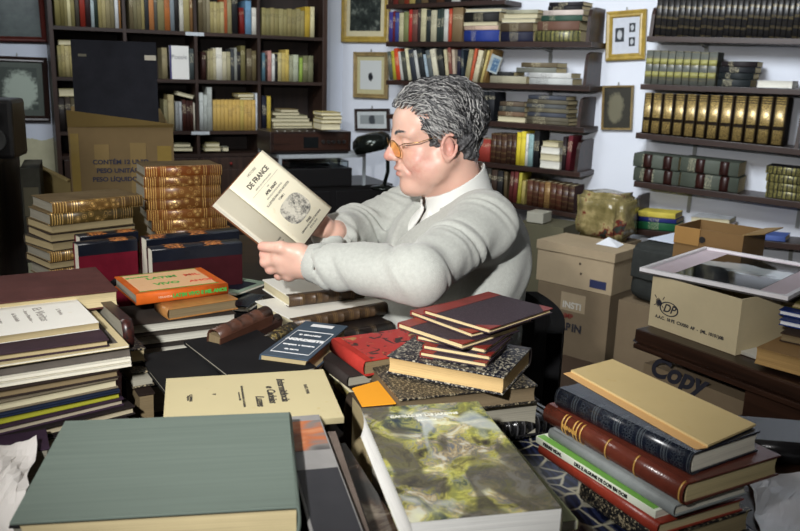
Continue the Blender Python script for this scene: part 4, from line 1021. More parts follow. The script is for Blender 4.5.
# ---- things on the desk
a = PZ(648, 325, TZ); b = PZ(735, 356, TZ); M, L = box_at(a, b, 0, 0, TZ+.001)
Hd = PL(652, 274, a, V((M[0][1], M[1][1], 0))).z-TZ
c_ = PZ(791, 328, TZ); Dd = max(.2, (c_-b).length)
print('DP box', L, Hd, Dd)
dp = carton(M, L, Dd, Hd, C2, 'pale cardboard box with printed letters on the dark desk', open_=True)
put_text('print', 'DP', .030, INK, dp, FR(L*.235, -.0018, Hd*.43), shear=.3, bold=.0004)
ring = MB(); N = 28; vs = []
for i in range(N):
    a_ = 2*math.pi*i/N
    for rr_ in (1.0, .86): vs.append((math.cos(a_)*.030*rr_, 0, math.sin(a_)*.0185*rr_))
ring.add(vs, [(2*i, 2*i+1, (2*i+3) % (2*N), (2*i+2) % (2*N)) for i in range(N)]); o = ring.build('oval_mark', [INK], dp); o.matrix_local = TM(L*.235, -.0018, Hd*.43)
blt = MB()
for i in range(5): blt.box(-.010+.003*i, -.0085+.003*i, -.0006, 0, -.012+.002*abs(i-2), .012-.002*abs(i-2))
blt.lathe([(.0075, 0), (.0075, .001)], 16, 0, Matrix.Rotation(R(90), 4, 'X')); blt.tube([(-.010, 0, .010), (-.017, 0, .017)], .001, 5); blt.tube([(.010, 0, .010), (.014, 0, .018)], .001, 5); blt.tube([(-.010, 0, -.006), (-.016, 0, -.010)], .001, 5); blt.tube([(.009, 0, -.006), (.014, 0, -.011)], .001, 5)
o = blt.build('insect_mark', [INK], dp); o.matrix_local = TM(L*.115, -.0018, Hd*.50)
put_text('print', 'A.A.C.  18 PE  CX/050  AF  -  (ML. 10101)0B', .0115, INK, dp, FR(L*.475, -.0018, Hd*.225), bold=.0003, sx=.98)
# framed board lying on the box
zf = TZ+Hd+.003
fb, u, v, lu, lv = fit_rect([PZ(650, 266, zf+.014), PZ(781, 299, zf+.014), PZ(846, 268, zf+.014), PZ(697, 247, zf+.014)])
fb.z = zf
fr = empty('framed_picture', frame(fb, u, v, V((0, 0, 1))), 'white framed black picture under glass lying flat on pale box', 'picture')
mb = MB(); fwid = .05; hx, hy = lu/2, lv/2
MB().box(-hx, hx, -hy, hy, 0, .004).build('backing', [plain((60, 56, 54))], fr)
WF = plain((226, 224, 228), .4); PKM = paper((206, 192, 200), .1)
for x0, x1, y0, y1 in ((-hx, hx, -hy, -hy+.012), (-hx, hx, hy-.012, hy), (-hx, -hx+.012, -hy+.012, hy-.012), (hx-.012, hx, -hy+.012, hy-.012)):
    mb.box(x0, x1, y0, y1, .004, .014, bev=.001)
mb.build('frame', [WF], fr)
MB().box(-hx+.012, hx-.012, -hy+.012, hy-.012, .0042, .008).build('mount', [PKM], fr)
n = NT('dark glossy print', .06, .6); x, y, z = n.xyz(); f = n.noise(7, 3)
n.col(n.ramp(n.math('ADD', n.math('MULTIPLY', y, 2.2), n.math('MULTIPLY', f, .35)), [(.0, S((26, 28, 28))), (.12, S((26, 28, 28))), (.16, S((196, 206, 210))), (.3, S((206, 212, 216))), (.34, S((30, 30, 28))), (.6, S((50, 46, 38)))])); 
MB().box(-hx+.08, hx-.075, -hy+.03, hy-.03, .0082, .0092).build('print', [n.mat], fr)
# cardboard box with a round hole, behind the frame
a = PY(676, 262, 2.75); zb3 = TZ; a = PZ(676, 262, TZ+.0); 
hb, Mh, Lh, Hh = None, None, None, None
pa = PY(673, 250, 2.42); pb_ = PY(741, 258, 2.28); M, L = box_at(pa, pb_, 0, 0, TZ+.001)
Hh = PL(690, 228, V((pa.x, pa.y, 1)), V((M[0][1], M[1][1], 0))).z-TZ
hb = carton(M, L, .17, Hh, C5, 'brown open cardboard box with a round hand hole behind framed picture', open_=True)
MB().lathe([(.0095, 0), (.0095, .003)], 20, 0, TM(L*.42, .0005, Hh-.030, 0, R(90))).build('hand_hole', [plain((20, 16, 12))], hb)
fl = MB(); fl.box(0, L*.38, -.003, 0, Hh-.05, Hh); fl.build('flap', [card((160, 122, 70))], hb)
fl = MB(); fl.add([(L-.004, 0, Hh), (L-.004, .17, Hh), (L+.05, .16, Hh+.012), (L+.05, .02, Hh+.01), (L-.004, 0, Hh+.003), (L-.004, .17, Hh+.003), (L+.05, .16, Hh+.015), (L+.05, .02, Hh+.013)], [(3,2,1,0), (4,5,6,7), (0,1,5,4), (1,2,6,5), (2,3,7,6), (3,0,4,7)]); fl.build('flap', [card((140, 114, 74))], hb)

# ---- more cartons in the dim corner behind the man
fb_, Mf, Lf, Hf = floor_box([(512, 318), (556, 327), (520, 222)], None, 'tall olive grey carton in the dim corner behind the chair', card((96, 92, 72)), .001, .24)
wb = MB().box(.0, .10, .02, .14, Hf+.002, Hf+.06, bev=.004).build('white_box', [card((176, 172, 156))], None, Mf @ TM(.04, 0, 0)); tag(wb, 'small pale box on top of the olive grey carton', 'box')
# face-out book and tilted book in the second bay
P = PL(180, 78, QL+WL*.05, WL); P.z = ZB+.001
wL = (PL(189.5, 78, QL+WL*.05, WL)-PL(170.5, 78, QL+WL*.05, WL)).dot(DL); hL = PL(180, 46, QL+WL*.05, WL).z-ZB
b = make_book(frame(P+V((0, 0, hL/2))+DL*(-wL/2)+WL*.018, DL, V((0, 0, 1)), -WL), hL, wL, .016, paper((232, 230, 224), .08), PGW_ if False else pages((220, 216, 200)), 'white book shown face out, middle row, second bay of tall bookcase', name='paperback_book', paperback=True)
put_text('title', 'Poesie', .036, plain((120, 118, 124), .7), b, TM(wL*.5, hL*.16, .0168))
MB().box(-.0006, .010, -hL/2, hL/2, .016, .0164).build('blue_edge', [plain((60, 56, 110))], b)
A_ = PL(176.5, 95.6, QL+WL*.03, WL); B_ = PL(193.2, 99.8, QL+WL*.03, WL); al = (B_-A_).normalized(); up = WL.cross(al); up = up if up.z > 0 else -up
make_book(frame(A_*.5+B_*.5+WL*.10+up*.004, -WL, al if (-WL).cross(al).dot(up) > 0 else -al, up), (B_-A_).length, .10, .022, paper((214, 206, 170)), pages((214, 206, 176)), 'cream book lying tilted across the small books, second bay', name='old_book', parts=False)
# ================================================================ books on the tables
PG = pages((206, 190, 148)); PGW = pages((226, 222, 206)); PGG = pages((150, 146, 132)); PGB = pages((128, 112, 84)); PGS = pages((176, 160, 122))
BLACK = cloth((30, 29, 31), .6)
MARB_DB = marbled((20, 24, 38), (186, 180, 160), 70, .35, 'n', (60, 58, 62))
MARB_DK = marbled((22, 22, 24), (160, 148, 120), 78, .4, 'n', (58, 52, 46))
MARB_V = marbled((14, 18, 36), (176, 172, 150), 30, .3, 'vein')
PURP = marbled((48, 34, 44), (70, 54, 64), 110, .6, 'n', (56, 42, 52)); REDL = leather((134, 44, 36), .4)
def pb(px, zt, t, label, cov, pg=PG, spine='ab', **kw):
    return px_book(px, zt, t, spine, cov=cov, pg=pg, label=label, **kw)
def top_part(b, name, mat, f, zt=.0006):
    """thin panel on the cover; f = x0,x1,y0,y1 as fractions"""
    L, W, t = b_dims[b.name]
    o = MB().box(W*f[0], W*f[1], -L/2+L*f[2], -L/2+L*f[3], t+.0001, t+zt).build(name, [mat], b); return o
# ---- grey-green folio in the foreground
g = NT('grey green ribbed cloth', .85, .1); xx, yy, zz = g.xyz(); l = S((108, 120, 112))
ws = g.n('TexNoise', {'Vector': g.mapd((2, 60, 2)), 'Scale': 2.4, 'Detail': 4.0}).outputs[0]
g.col(g.mix(g.ramp(ws, [(.3, (0,0,0,1)), (.7, (1,1,1,1))]), dk(l, .92), dk(l, 1.06))); wv = g.n('TexWave', {'Vector': g.co(), 'Scale': 330.0}, bands_direction='DIAGONAL').outputs[0]; g.bump(wv, .25, .0005)
b = pb([(297, 506), (272, 415), (55, 415), (8, 516)], .95, .034, 'large grey-green cloth folio lying closed at the bottom left of the photo', g.mat, PG, 'ab', name='folio_book', rnd=.12, inset=.006, bt=.003, anchor=0)
# ---- supports below it and neighbours
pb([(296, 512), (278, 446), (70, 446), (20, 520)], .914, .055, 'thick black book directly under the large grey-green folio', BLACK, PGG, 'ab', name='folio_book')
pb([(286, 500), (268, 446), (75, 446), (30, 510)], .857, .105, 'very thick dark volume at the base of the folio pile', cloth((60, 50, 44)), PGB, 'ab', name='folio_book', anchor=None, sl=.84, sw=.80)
# white crumpled wrapping at lower left
def crumple(px4, z, label, amp=.012, nx=14, ny=14, mat=None, name='plastic_sheet', seed=3):
    ps = [PZ(x, y, z) for x, y in px4]; rr = random.Random(seed); vs = []
    for j in range(ny+1):
        for i in range(nx+1):
            u, v = i/nx, j/ny
            p = ps[0]*(1-u)*(1-v)+ps[1]*u*(1-v)+ps[2]*u*v+ps[3]*(1-u)*v
            vs.append(p+V((rr.uniform(-1, 1)*.003, rr.uniform(-1, 1)*.003, amp*(math.sin(u*9+v*4)*.5+.5)*rr.uniform(.6, 1))))
    fs = [(j*(nx+1)+i, j*(nx+1)+i+1, (j+1)*(nx+1)+i+1, (j+1)*(nx+1)+i) for j in range(ny) for i in range(nx)]
    me = mesh_from(vs, fs, [mat], smooth=False); o = link(name, me); o.modifiers.new('s', 'SOLIDIFY').thickness = .0008; tag(o, label, 'sheet'); return o
WHT = NT('white plastic', .3, .5); WHT.col(S((226, 226, 232)))
crumple([(-60, 545), (-30, 450), (38, 442), (12, 560)], .87, 'crumpled white paper at the far lower left beside the folio', .016, mat=paper((222, 218, 214), .1), name='crumpled_paper')
pb([(-70, 470), (-60, 445), (40, 432), (50, 448)], .865, .10, 'dark book under crumpled paper at the left edge', cloth((60, 44, 62)), PGG, 'ab', name='old_book')
# ---- pile at the left edge, top to bottom
def Lp(right, near_l, zt, t, label, cov, pg=PGW, dx=0, dy=0, sc_=1.0, name='old_book', spine='cd', far=None, **kw):
    (rx, ry) = right
    px = [(-70, near_l), (rx, ry), (rx-17*sc_, ry-42*sc_), (-70, near_l-46*sc_)]
    return pb(px, zt, t, label, cov, pg, spine, name=name, **kw)
GRY = cloth((92, 86, 80)); CRM = paper((206, 190, 148))
b = pb([(-45, 345), (99, 322), (83, 288), (-45, 308)], .985, .012, 'white pamphlet with grey lettering on top of the left pile', paper((232, 230, 222), .1), PGS, 'cd', sw=.84, name='pamphlet', paperback=True)
L, W, t = b_dims[b.name]; TXG = plain((150, 146, 140), .7)
# local y runs along the spine; find which way is right on screen
def screen_axes(b):
    o = proj(b.matrix_world @ V((0, 0, 0))); x = proj(b.matrix_world @ V((.05, 0, 0))); y = proj(b.matrix_world @ V((0, .05, 0)))
    return (x[0]-o[0], x[1]-o[1]), (y[0]-o[0], y[1]-o[1])
def write_on(b, s, size, fx, fy, dirpx, mat, name='title', zoff=.0003, t=None, **kw):
    """text centred at fractions (fx across from the spine, fy along), running in the screen direction dirpx"""
    L, W, tt = b_dims[b.name]; ax, ay = screen_axes(b)
    best = max([(1, 0), (-1, 0), (0, 1), (0, -1)], key=lambda d: ((ax[0]*d[0]+ay[0]*d[1])*dirpx[0]+(ax[1]*d[0]+ay[1]*d[1])*dirpx[1])/math.hypot(ax[0]*d[0]+ay[0]*d[1], ax[1]*d[0]+ay[1]*d[1]))
    return put_text(name, s, size, mat, b, TM(W*fx, -L/2+L*fy, tt+zoff, math.atan2(best[1], best[0])), **kw)
ax_, ay_ = screen_axes(b); sgn = 1 if ay_[0] > 0 else -1
fr_ = lambda f: f if sgn > 0 else 1-f
for s, f, sz in (('Et Veritas', .66, .020), ('S. Pereira', .80, .009), ('— Actas e Memórias —', .57, .008), ('da Sociedade', .48, .009), ('LISBOA 1911', .36, .008)):
    write_on(b, s, sz, .52, fr_(f), (-.3, -1) if False else (.3, 1), TXG)
pb([(-45, 362), (109, 339), (98, 296), (-45, 318)], .9725, .012, 'thin dark purple book directly under the white pamphlet', cloth((62, 46, 54)), PGS, 'cd', sw=.84, name='old_book')
b = pb([(-60, 376), (129, 345), (110, 291), (-60, 320)], .960, .004, 'grey board with a cream border lying under the purple book', CRM, PGW, 'cd', sw=.84, name='board_folder', paperback=True)
top_part(b, 'grey_panel', GRY, (.07, .93, .04, .955))
pb([(-60, 377), (130, 346), (113, 292), (-60, 321)], .9555, .016, 'grey book with plain sides below the cream bordered board', GRY, GRY, 'cd', sw=.84, name='old_book', paperback=True)
pb([(-60, 390), (131, 357), (114, 303), (-60, 332)], .939, .007, 'first white edged thick pamphlet in the left pile', paper((226, 222, 206)), PGW, 'cd', sw=.84, name='pamphlet', paperback=True)
pb([(-60, 397), (131.5, 362), (114, 310), (-60, 340)], .931, .007, 'second white edged thick pamphlet in the left pile', paper((222, 216, 196)), PGW, 'cd', sw=.84, name='pamphlet', paperback=True)
pb([(-60, 408), (119, 369), (102, 320), (-60, 352)], .923, .014, 'dark brown book with stained edges in left pile', cloth((52, 42, 38)), PGB, 'cd', sw=.84, name='old_book')
pb([(-60, 420), (118, 378), (100, 325), (-60, 366)], .908, .016, 'cream edged block below the dark brown book, left pile', cloth((120, 110, 92)), pages((196, 188, 158)), 'cd', sw=.84, name='old_book')
pb([(-60, 438), (120, 389), (100, 340), (-60, 380)], .891, .006, 'thin dark blue book in the lower part of left pile', cloth((34, 44, 66)), PGG, 'cd', sw=.84, name='old_book')
pb([(-60, 442), (119, 392), (100, 345), (-60, 390)], .884, .009, 'yellow-green edged book low in the left pile', cloth((152, 152, 40)), pages((160, 160, 50)), 'cd', sw=.84, name='old_book', paperback=True)
pb([(-60, 452), (124, 398), (100, 350), (-60, 400)], .8745, .012, 'greyish pink edged book low in the left pile', cloth((60, 44, 60)), pages((166, 156, 136)), 'cd', sw=.84, name='old_book')
pb([(-60, 468), (133, 405), (106, 360), (-60, 410)], .862, .014, 'cream edged book near the bottom of left pile', cloth((40, 34, 34)), pages((176, 166, 140)), 'cd', name='old_book', anchor=None, sl=.84, sw=.80)
pb([(-60, 480), (128, 418), (104, 372), (-60, 420)], .8475, .095, 'thick dark book at the bottom of left pile', cloth((40, 34, 36)), PGG, 'cd', name='old_book', anchor=None, sl=.84, sw=.80)
# maroon book behind the pamphlet
pb([(-60, 306), (118, 290), (97, 263), (-60, 283)], .995, .03, 'dull maroon hardback behind the white pamphlet', cloth((88, 54, 50), .55), PG, 'cd', name='hardback_book', rnd=.1)
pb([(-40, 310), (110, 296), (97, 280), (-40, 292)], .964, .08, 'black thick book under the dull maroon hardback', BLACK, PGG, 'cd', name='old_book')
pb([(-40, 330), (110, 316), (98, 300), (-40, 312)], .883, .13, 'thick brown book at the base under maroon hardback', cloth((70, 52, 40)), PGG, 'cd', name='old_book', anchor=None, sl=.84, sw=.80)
# marbled column between the piles
MR = marbled((60, 28, 24), (20, 18, 18), 60, .35, 'n', (34, 24, 24))
pb([(121, 320), (131, 318), (128, 290), (119, 292)], .975, .05, 'narrow red-black marbled book between left pile and orange book', MR, PGG, 'ab', name='old_book')
pb([(132, 351), (146, 348), (141, 322), (128, 325)], .918, .024, 'black patterned book with tan edge beside the left pile', MARB_DK, PG, 'cd', name='old_book')
pb([(133, 375), (154, 370), (147, 340), (128, 344)], .890, .026, 'worn thick book with grey edge beside the left pile', MARB_DK, PGG, 'cd', name='old_book')
pb([(132, 400), (151, 396), (146, 366), (128, 370)], .862, .11, 'dark brown thick book at the foot beside left pile', cloth((44, 34, 30)), PGB, 'cd', name='old_book', anchor=None, sl=.84, sw=.80)
# ---- stack of grey edged volumes, gilt book and orange book
zt = .905
for k in range(5):
    c = [(60, 54, 50), (70, 64, 58), (52, 48, 46), (66, 58, 52), (56, 50, 48)][k]
    ox = [0, 5, 9, 12, 15][k]; oy = 11.6*k
    pb([(134+ox, 328+oy), (236+ox*.6, 313+oy*1.0), (222+ox*.6, 297+oy*.96), (122+ox, 308+oy*.96)], zt-k*.0195, .019, ['topmost', 'second from the top', 'third from the top', 'fourth from the top', 'lowest'][k]+' of the stack of grey edged volumes beneath gilt book', cloth(c), pages((192, 190, 178)), 'cd', bt=.0016, name='old_book', group='grey edged volumes')
pb([(140, 392), (236, 374), (224, 356), (128, 370)], zt-5*.0195, .055, 'dark thick book at the base of grey edged stack', cloth((38, 34, 34)), PGG, 'cd', name='old_book', anchor=None, sl=.84, sw=.80)
GS = gilt((140, 84, 36), (214, 160, 76), 5, .12, .9)
b = pb([(168, 308), (157, 301), (222, 288), (230, 297)], .928, .022, 'gilt tan leather book lying under the orange book', leather((150, 104, 58)), PGG, 'ab', name='leather_bound_volume', spine_=None) if False else px_book([(168, 308), (157, 301), (222, 288), (230, 297)], .928, .022, 'ab', cov=leather((168, 118, 66), .35), pg=PGB, label='gilt tan leather book lying under the orange book', name='leather_bound_volume')
L, W, t = b_dims[b.name]
ORG = cloth((206, 98, 34), .45)
b = pb([(132, 295), (227.5, 283), (199, 267), (117, 277)], .951, .022, 'orange hardback with green lettering lying on gilt leather book', ORG, PGG, 'ab', name='hardback_book', rnd=.2)
top_part(b, 'cover_panel', paper((222, 178, 134), .1), (.10, .94, .10, .93))
for f0, f1, m in ((.07, .085, (60,140,60)), (.955, .965, (60,140,60))): top_part(b, 'green_rule', plain(m), (f0, f1, .08, .95), .0008)
GT = plain((70, 160, 66), .6); RT = plain((216, 78, 50), .6)
ax_, ay_ = screen_axes(b); f2 = (lambda f: f) if ay_[0] > 0 else (lambda f: 1-f)
write_on(b, 'LATIM', .022, .66, f2(.44), (1, -.1), GT, bold=.0007, zoff=.0008)
write_on(b, 'VIVO', .022, .34, f2(.42), (1, -.1), GT, bold=.0007, zoff=.0008)
write_on(b, 'MIL', .022, .64, f2(.78), (1, -.1), RT, bold=.0005, zoff=.0008)
write_on(b, 'ANOS', .018, .3, f2(.79), (1, -.1), RT, bold=.0005, zoff=.0008)
write_on(b, 'gramática', .012, .80, f2(.2), (1, -.1), GT, bold=.0003, zoff=.0008)
L, W, t = b_dims[b.name]
# spine writing (the spine faces the camera)
lo = -1 if ay_[0] > 0 else 1
def spine_text(b, s, size, fy, mat, rnd=.3, **kw):
    L, W, t = b_dims[b.name]; ax, ay = screen_axes(b)
    y = -L/2+L*fy if ay[0] > 0 else L/2-L*fy
    M = frame(V((-t*rnd-.0006, y, t/2)), V((0, 1 if ay[0] > 0 else -1, 0)), V((0, 0, 1)), V((-1 if ay[0] <= 0 else -1, 0, 0)))
    # right-handed for either direction
    yy = V((0, 1 if ay[0] > 0 else -1, 0)); zz_ = V((0, 0, 1)); M = frame(V((-t*rnd-.0006, y, t/2)), yy, zz_, yy.cross(zz_))
    return put_text('spine_lettering', s, size, mat, b, M, **kw)
spine_text(b, 'LATIM VIVO E MIL ANOS', .010, .68, GT, .2, bold=.0006)
spine_text(b, 'MIRANDA', .006, .30, plain((232, 200, 170)), .2)
# ---- half bound navy and maroon volumes standing spine up
NAVY = leather((22, 26, 38), .3); MAR = cloth((110, 22, 40), .55); MAR2 = cloth((62, 22, 28), .55)
def spine_up(pxl, pxr, ztop, t, hh, label, side, ornx=(.22, .7), seed=0, grp=None):
    a = PZ(*pxl, ztop); b_ = PZ(*pxr, ztop); al = (b_-a).normalized(); L = (b_-a).length; n = V((-al.y, al.x, 0))
    o = (a+b_)/2+n*t
    M = frame(o, V((0, 0, -1)), al, V((0, 0, -1)).cross(al))     # z towards the camera
    r = make_book(M, L, hh, t, side, PGW, label, name='half_bound_volume', spine=NAVY, bt=.003, rnd=.12, group=grp)
    for z0, z1 in ((-.0006, 0), (t, t+.0006)): MB().box(0, .026, -L/2-.0004, L/2+.0004, z0, z1).build('leather_joint', [NAVY], r)
    n_ = NT('worn gilt ornament', .4, .5); x, y, z = n_.xyz()
    n_.col(n_.ramp(n_.noise(150, 4, .7), [(.42, S((60, 36, 28))), (.52, S((176, 104, 50))), (.66, S((214, 150, 80)))]))
    for f in ornx:
        yc = -L/2+L*f; vs = []; N = 8
        pts = []
        for i in range(N+1):
            a_ = math.pi*(.12+.76*i/N); ww = .026*(.75+.25*math.sin(i*2.4+seed))
            for s_ in (-1, 1): vs.append((-(t*.12+.0008)*math.sin(a_)-.0004, yc+s_*ww, t/2-t/2*math.cos(a_)))
        MB().add(vs, [(2*i, 2*i+1, 2*i+3, 2*i+2) for i in range(N)], 0, None, True).build('gilt_ornament', [n_.mat], r)
    return r
HB = 'half bound navy volumes standing spine up'
spine_up((152, 251.5), (242, 243.5), .962, .047, .208, 'nearest navy and maroon volume standing spine up behind orange book', MAR2, (.25, .68), 1, HB)
spine_up((146.5, 240.5), (239, 231.5), .962, .047, .208, 'second navy volume spine up, just behind the nearest one', MAR2, (.12, .55), 2, HB)
spine_up((78, 246), (137, 240), .955, .042, .20, 'navy volume with bright crimson side, left of the nearest one', MAR, (.7,), 3, HB)
spine_up((80, 238), (138, 232), .955, .042, .20, 'navy volume standing spine up behind the crimson sided one', MAR, (.3, .8), 4, HB)
b = pb([(104, 278), (143, 274), (140, 266), (102, 269)], .87, .03, 'black rounded book lying before the crimson sided volume', leather((20, 20, 22), .25), PGG, 'ab', name='old_book')
pb([(104, 288), (143, 284), (140, 275), (102, 278)], .839, .088, 'black book at the base before crimson sided volume', BLACK, PGG, 'ab', name='old_book', anchor=None, sl=.84, sw=.80)
# ---- gilt stacks
def gilt_stack(bl, width_px, ang, z0, specs, depthw, lab, group):
    """specs bottom to top: (t, dx, base colour, kind)"""
    a0 = PZ(bl[0], bl[1], z0) if len(bl) == 2 else None
    z = z0
    for k, (t, dx, dang, c, kind, L, w) in enumerate(specs):
        th = R(ang+dang); al = V((math.cos(th), math.sin(th), 0)); n = V((-al.y, al.x, 0))
        o = V((a0.x, a0.y, z)) + al*(dx+L/2)
        pos = 'bottom' if k == 0 else 'topmost' if k == len(specs)-1 else ORD[k]+' from the bottom'
        M = frame(o, n, -al, V((0, 0, 1)))
        M = frame(o, n, n.cross(V((0,0,1)))*-1, V((0, 0, 1)))
        if V(M.col[0][:3]).cross(V(M.col[1][:3])).z < 0: M = frame(o, n, al, V((0,0,1)))
        if kind == 'g':
            make_book(M, L, w, t, cloth((112, 96, 70)), PGG, pos+' '+lab, name='leather_bound_volume', spine=gilt_full(c, (238, 196, 120), L, k % 4), bands=0, bt=.002, rnd=.16, group=group)
        else:
            M2 = frame(o+n*w, -n, V((0,0,1)).cross(-n), V((0, 0, 1)))
            make_book(M2, L, w, t, cloth(c), PGS, pos+' '+lab, name='leather_bound_volume', bt=.002, rnd=.2, group=group)
        z += t+.0006
A = PY(146, 232, 2.24)
gb_ = (134, 82, 36)
specs = [(.028, .02, 1, (110,66,30), 'g', .21, .135), (.028, .025, -2, gb_, 'g', .21, .135), (.028, .03, 0, gb_, 'g', .21, .135), (.028, .025, 2, (120,70,30), 'g', .21, .135), (.027, .03, 0, gb_, 'g', .205, .135), (.028, .025, 1, (126,78,34), 'g', .21, .135), (.030, .016, 0, (128,80,36), 'g', .21, .135), (.027, .004, -1, gb_, 'g', .208, .135), (.029, .0, 0, (120,74,32), 'g', .21, .135), (.034, .0, 1, (140,92,44), 'g', .21, .135), (.027, .0, 0, (122,74,32), 'g', .211, .135), (.027, .004, 1, (134,74,30), 'g', .212, .135)]
tot = sum(s_[0]+.0006 for s_ in specs)
q = PY(143, 167, 2.22); 
def z_at(px, py, y): return PY(px, py, y).z
bs = V((q.x, 2.22, TZ)); zz_top = q.z; k_ = (zz_top-TZ-.001)/tot; specs = [(s_[0]*k_,)+s_[1:] for s_ in specs]; print('stackR scale', k_)
px_bs = proj(V((bs.x, bs.y, TZ+.001)))
gilt_stack(px_bs, 0, 27, TZ+.001, specs, 0, 'volume of the tall gilt tan stack before the cardboard box', 'gilt tan volumes in the tall stack')
q = PY(50, 203, 1.98); specs = [(.03, .0, 0, (80,64,40), 'g', .20, .14), (.03, .0, -2, (70,60,50), 'p', .20, .14), (.03, .0, 3, (112,84,40), 'g', .20, .14), (.03, -.01, 0, (104,78,38), 'g', .20, .14), (.02, -.01, 2, (60,50,44), 'p', .20, .15), (.026, -.01, 3, (112,84,40), 'g', .19, .14), (.024, .0, 6, (70,64,56), 'p', .19, .15), (.022, -.005, 0, (60,50,44), 'p', .225, .15), (.022, .0, 2, (96,84,60), 'p', .22, .15), (.03, -.004, 0, (96,78,40), 'g', .215, .14), (.028, .004, -2, (124,92,46), 'g', .232, .15)]
tot = sum(s_[0]+.0006 for s_ in specs); k_ = (q.z-TZ-.001)/tot; specs = [(s_[0]*k_,)+s_[1:] for s_ in specs]; print('stackL scale', k_)
gilt_stack(proj(V((q.x, 1.98, TZ+.001))), 0, 44, TZ+.001, specs, 0, 'volume of the shorter gilt olive stack at the left', 'volumes in the shorter gilt olive stack')
# ---- middle of the table
b = pb([(226, 289), (237, 277), (262, 284), (243, 298)], .862, .006, 'pale green magazine with a dark blue picture beside the orange book', paper((150, 170, 150)), PGW, 'ab', name='magazine', paperback=True)
top_part(b, 'picture', cloth((28, 36, 50), .3), (.2, .85, .2, .8))
pb([(232, 305), (236, 292), (264, 297), (256, 309)], .852, .016, 'dark glossy book with pale edge under the green magazine', leather((36, 42, 50), .2), PGW, 'ab', name='magazine')
pb([(228, 318), (234, 300), (268, 303), (258, 320)], .835, .084, 'black book at the base under the green magazine', BLACK, PGG, 'ab', name='old_book', anchor=None, sl=.84, sw=.80)
BL = leather((66, 48, 34), .4); WP = paper((232, 230, 220), .1)
GB = gilt((72, 54, 38), (150, 120, 76), 5, .2, .35, rough=.4)
b = pb([(285, 294), (364, 287), (330, 271), (259, 279)], .905, .024, 'white topped book with brown leather spine under the left wrist', WP, pages((214, 204, 170)), 'ab', name='half_bound_volume', spine_=0) if False else px_book([(285, 294), (364, 287), (330, 271), (259, 279)], .905, .024, 'ab', cov=WP, pg=pages((214, 204, 170)), spine=GB, bands=5, label='white topped book with brown leather spine under the left wrist', name='half_bound_volume')
px_book([(291, 317), (388, 303), (345, 286), (248, 300)], .879, .024, 'ab', cov=WP, pg=pages((214, 204, 170)), spine=GB, bands=5, label='second white topped leather spined book, lower and nearer than the first', name='half_bound_volume')
px_book([(300, 333), (392, 322), (352, 303), (258, 318)], .853, .030, 'ab', cov=leather((34, 28, 26)), pg=PGG, spine=gilt((34, 28, 26), (120, 100, 70), 5, .2, .2), bands=4, label='dark leather book under the two white topped books', name='half_bound_volume')
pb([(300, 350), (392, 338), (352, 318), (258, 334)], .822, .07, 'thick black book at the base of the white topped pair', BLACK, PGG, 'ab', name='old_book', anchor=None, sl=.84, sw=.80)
# leather volumes lying in a row with rounded spines up
def leaning(pxa, pxb, z0, z1, t, w, label, mat, seed=0, tilt=25):
    a = PZ(*pxa, z0); b_ = PZ(*pxb, z1); al = (b_-a).normalized(); L = (b_-a).length
    side = V((0, 0, 1)).cross(al).normalized(); dn = -(al.cross(side)).normalized()
    if dn.z > 0: dn = -dn
    dn = (dn*math.cos(R(tilt))+side*math.sin(R(tilt))).normalized()
    z = dn.cross(al).normalized()
    return make_book(frame((a+b_)/2-z*t/2, dn, al, z), L, w, t, mat, PGB, label, name='leather_bound_volume', spine=mat, bands=4, bt=.002, rnd=.4)
leaning((214, 336), (267, 312), .918, .925, .030, .10, 'brown leather volume lying spine up, longest of the row', leather((84, 54, 42), .35), tilt=10)
leaning((246, 333), (278, 318), .90, .905, .022, .09, 'short brown leather volume with head near the hand, row middle', leather((62, 42, 36), .35), tilt=10)
leaning((268, 342), (293, 328), .895, .90, .030, .09, 'dark patterned leather volume at the end of the spine row', marbled((40, 34, 24), (120, 104, 60), 50, .35, 'n'), tilt=10)
leaning((190, 334), (226, 313), .87, .87, .03, .10, 'black leather volume lying behind the brown row', leather((26, 24, 24), .3), tilt=10)
# black books
pb([(226, 386), (316, 366), (256, 327), (204, 341)], .9045, .009, 'black cloth portfolio lying flat behind the cream title page', cloth((26, 26, 28), .75), PGG, 'cd', name='portfolio')
pb([(170, 402), (232, 386), (206, 346), (158, 355)], .894, .010, 'second black cloth portfolio, lying lower at the left', cloth((30, 30, 31), .75), PGG, 'cd', name='portfolio')
pb([(186, 398), (296, 380), (250, 348), (180, 360)], .883, .05, 'thick black book directly under the black portfolios', BLACK, PGG, 'cd', name='old_book')
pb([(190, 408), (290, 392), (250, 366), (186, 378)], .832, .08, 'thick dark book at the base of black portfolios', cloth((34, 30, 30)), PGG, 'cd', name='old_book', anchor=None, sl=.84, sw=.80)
# cream title page
b = pb([(164, 430), (344, 417), (327, 367), (170, 380)], .915, .009, 'cream paper covered book with slanted black title', paper((200, 188, 148), .12), PG, 'ab', name='pamphlet', paperback=True)
TX = plain((52, 48, 44), .7)
ax_, ay_ = screen_axes(b); f2 = (lambda f: f) if ay_[0] > 0 else (lambda f: 1-f)
for s, f, fx, sz, bd in (('Intermitência', .70, .60, .0165, .0004), ('e Cadeias', .625, .52, .0165, .0004), ('Luzes', .55, .40, .0165, .0004), ('RAUL PENA', .845, .58, .007, 0), ('MEMORIA APRESENTADA Á ACADEMIA', .455, .52, .0045, 0), ('no anno de 1921', .435, .52, .0045, 0), ('v', .29, .6, .012, 0), ('COIMBRA', .15, .55, .006, 0), ('Imprensa', .135, .55, .005, 0)):
    write_on(b, s, sz, fx, f2(f), (.12, 1), TX, bold=bd, shear=.25 if sz > .01 else 0)
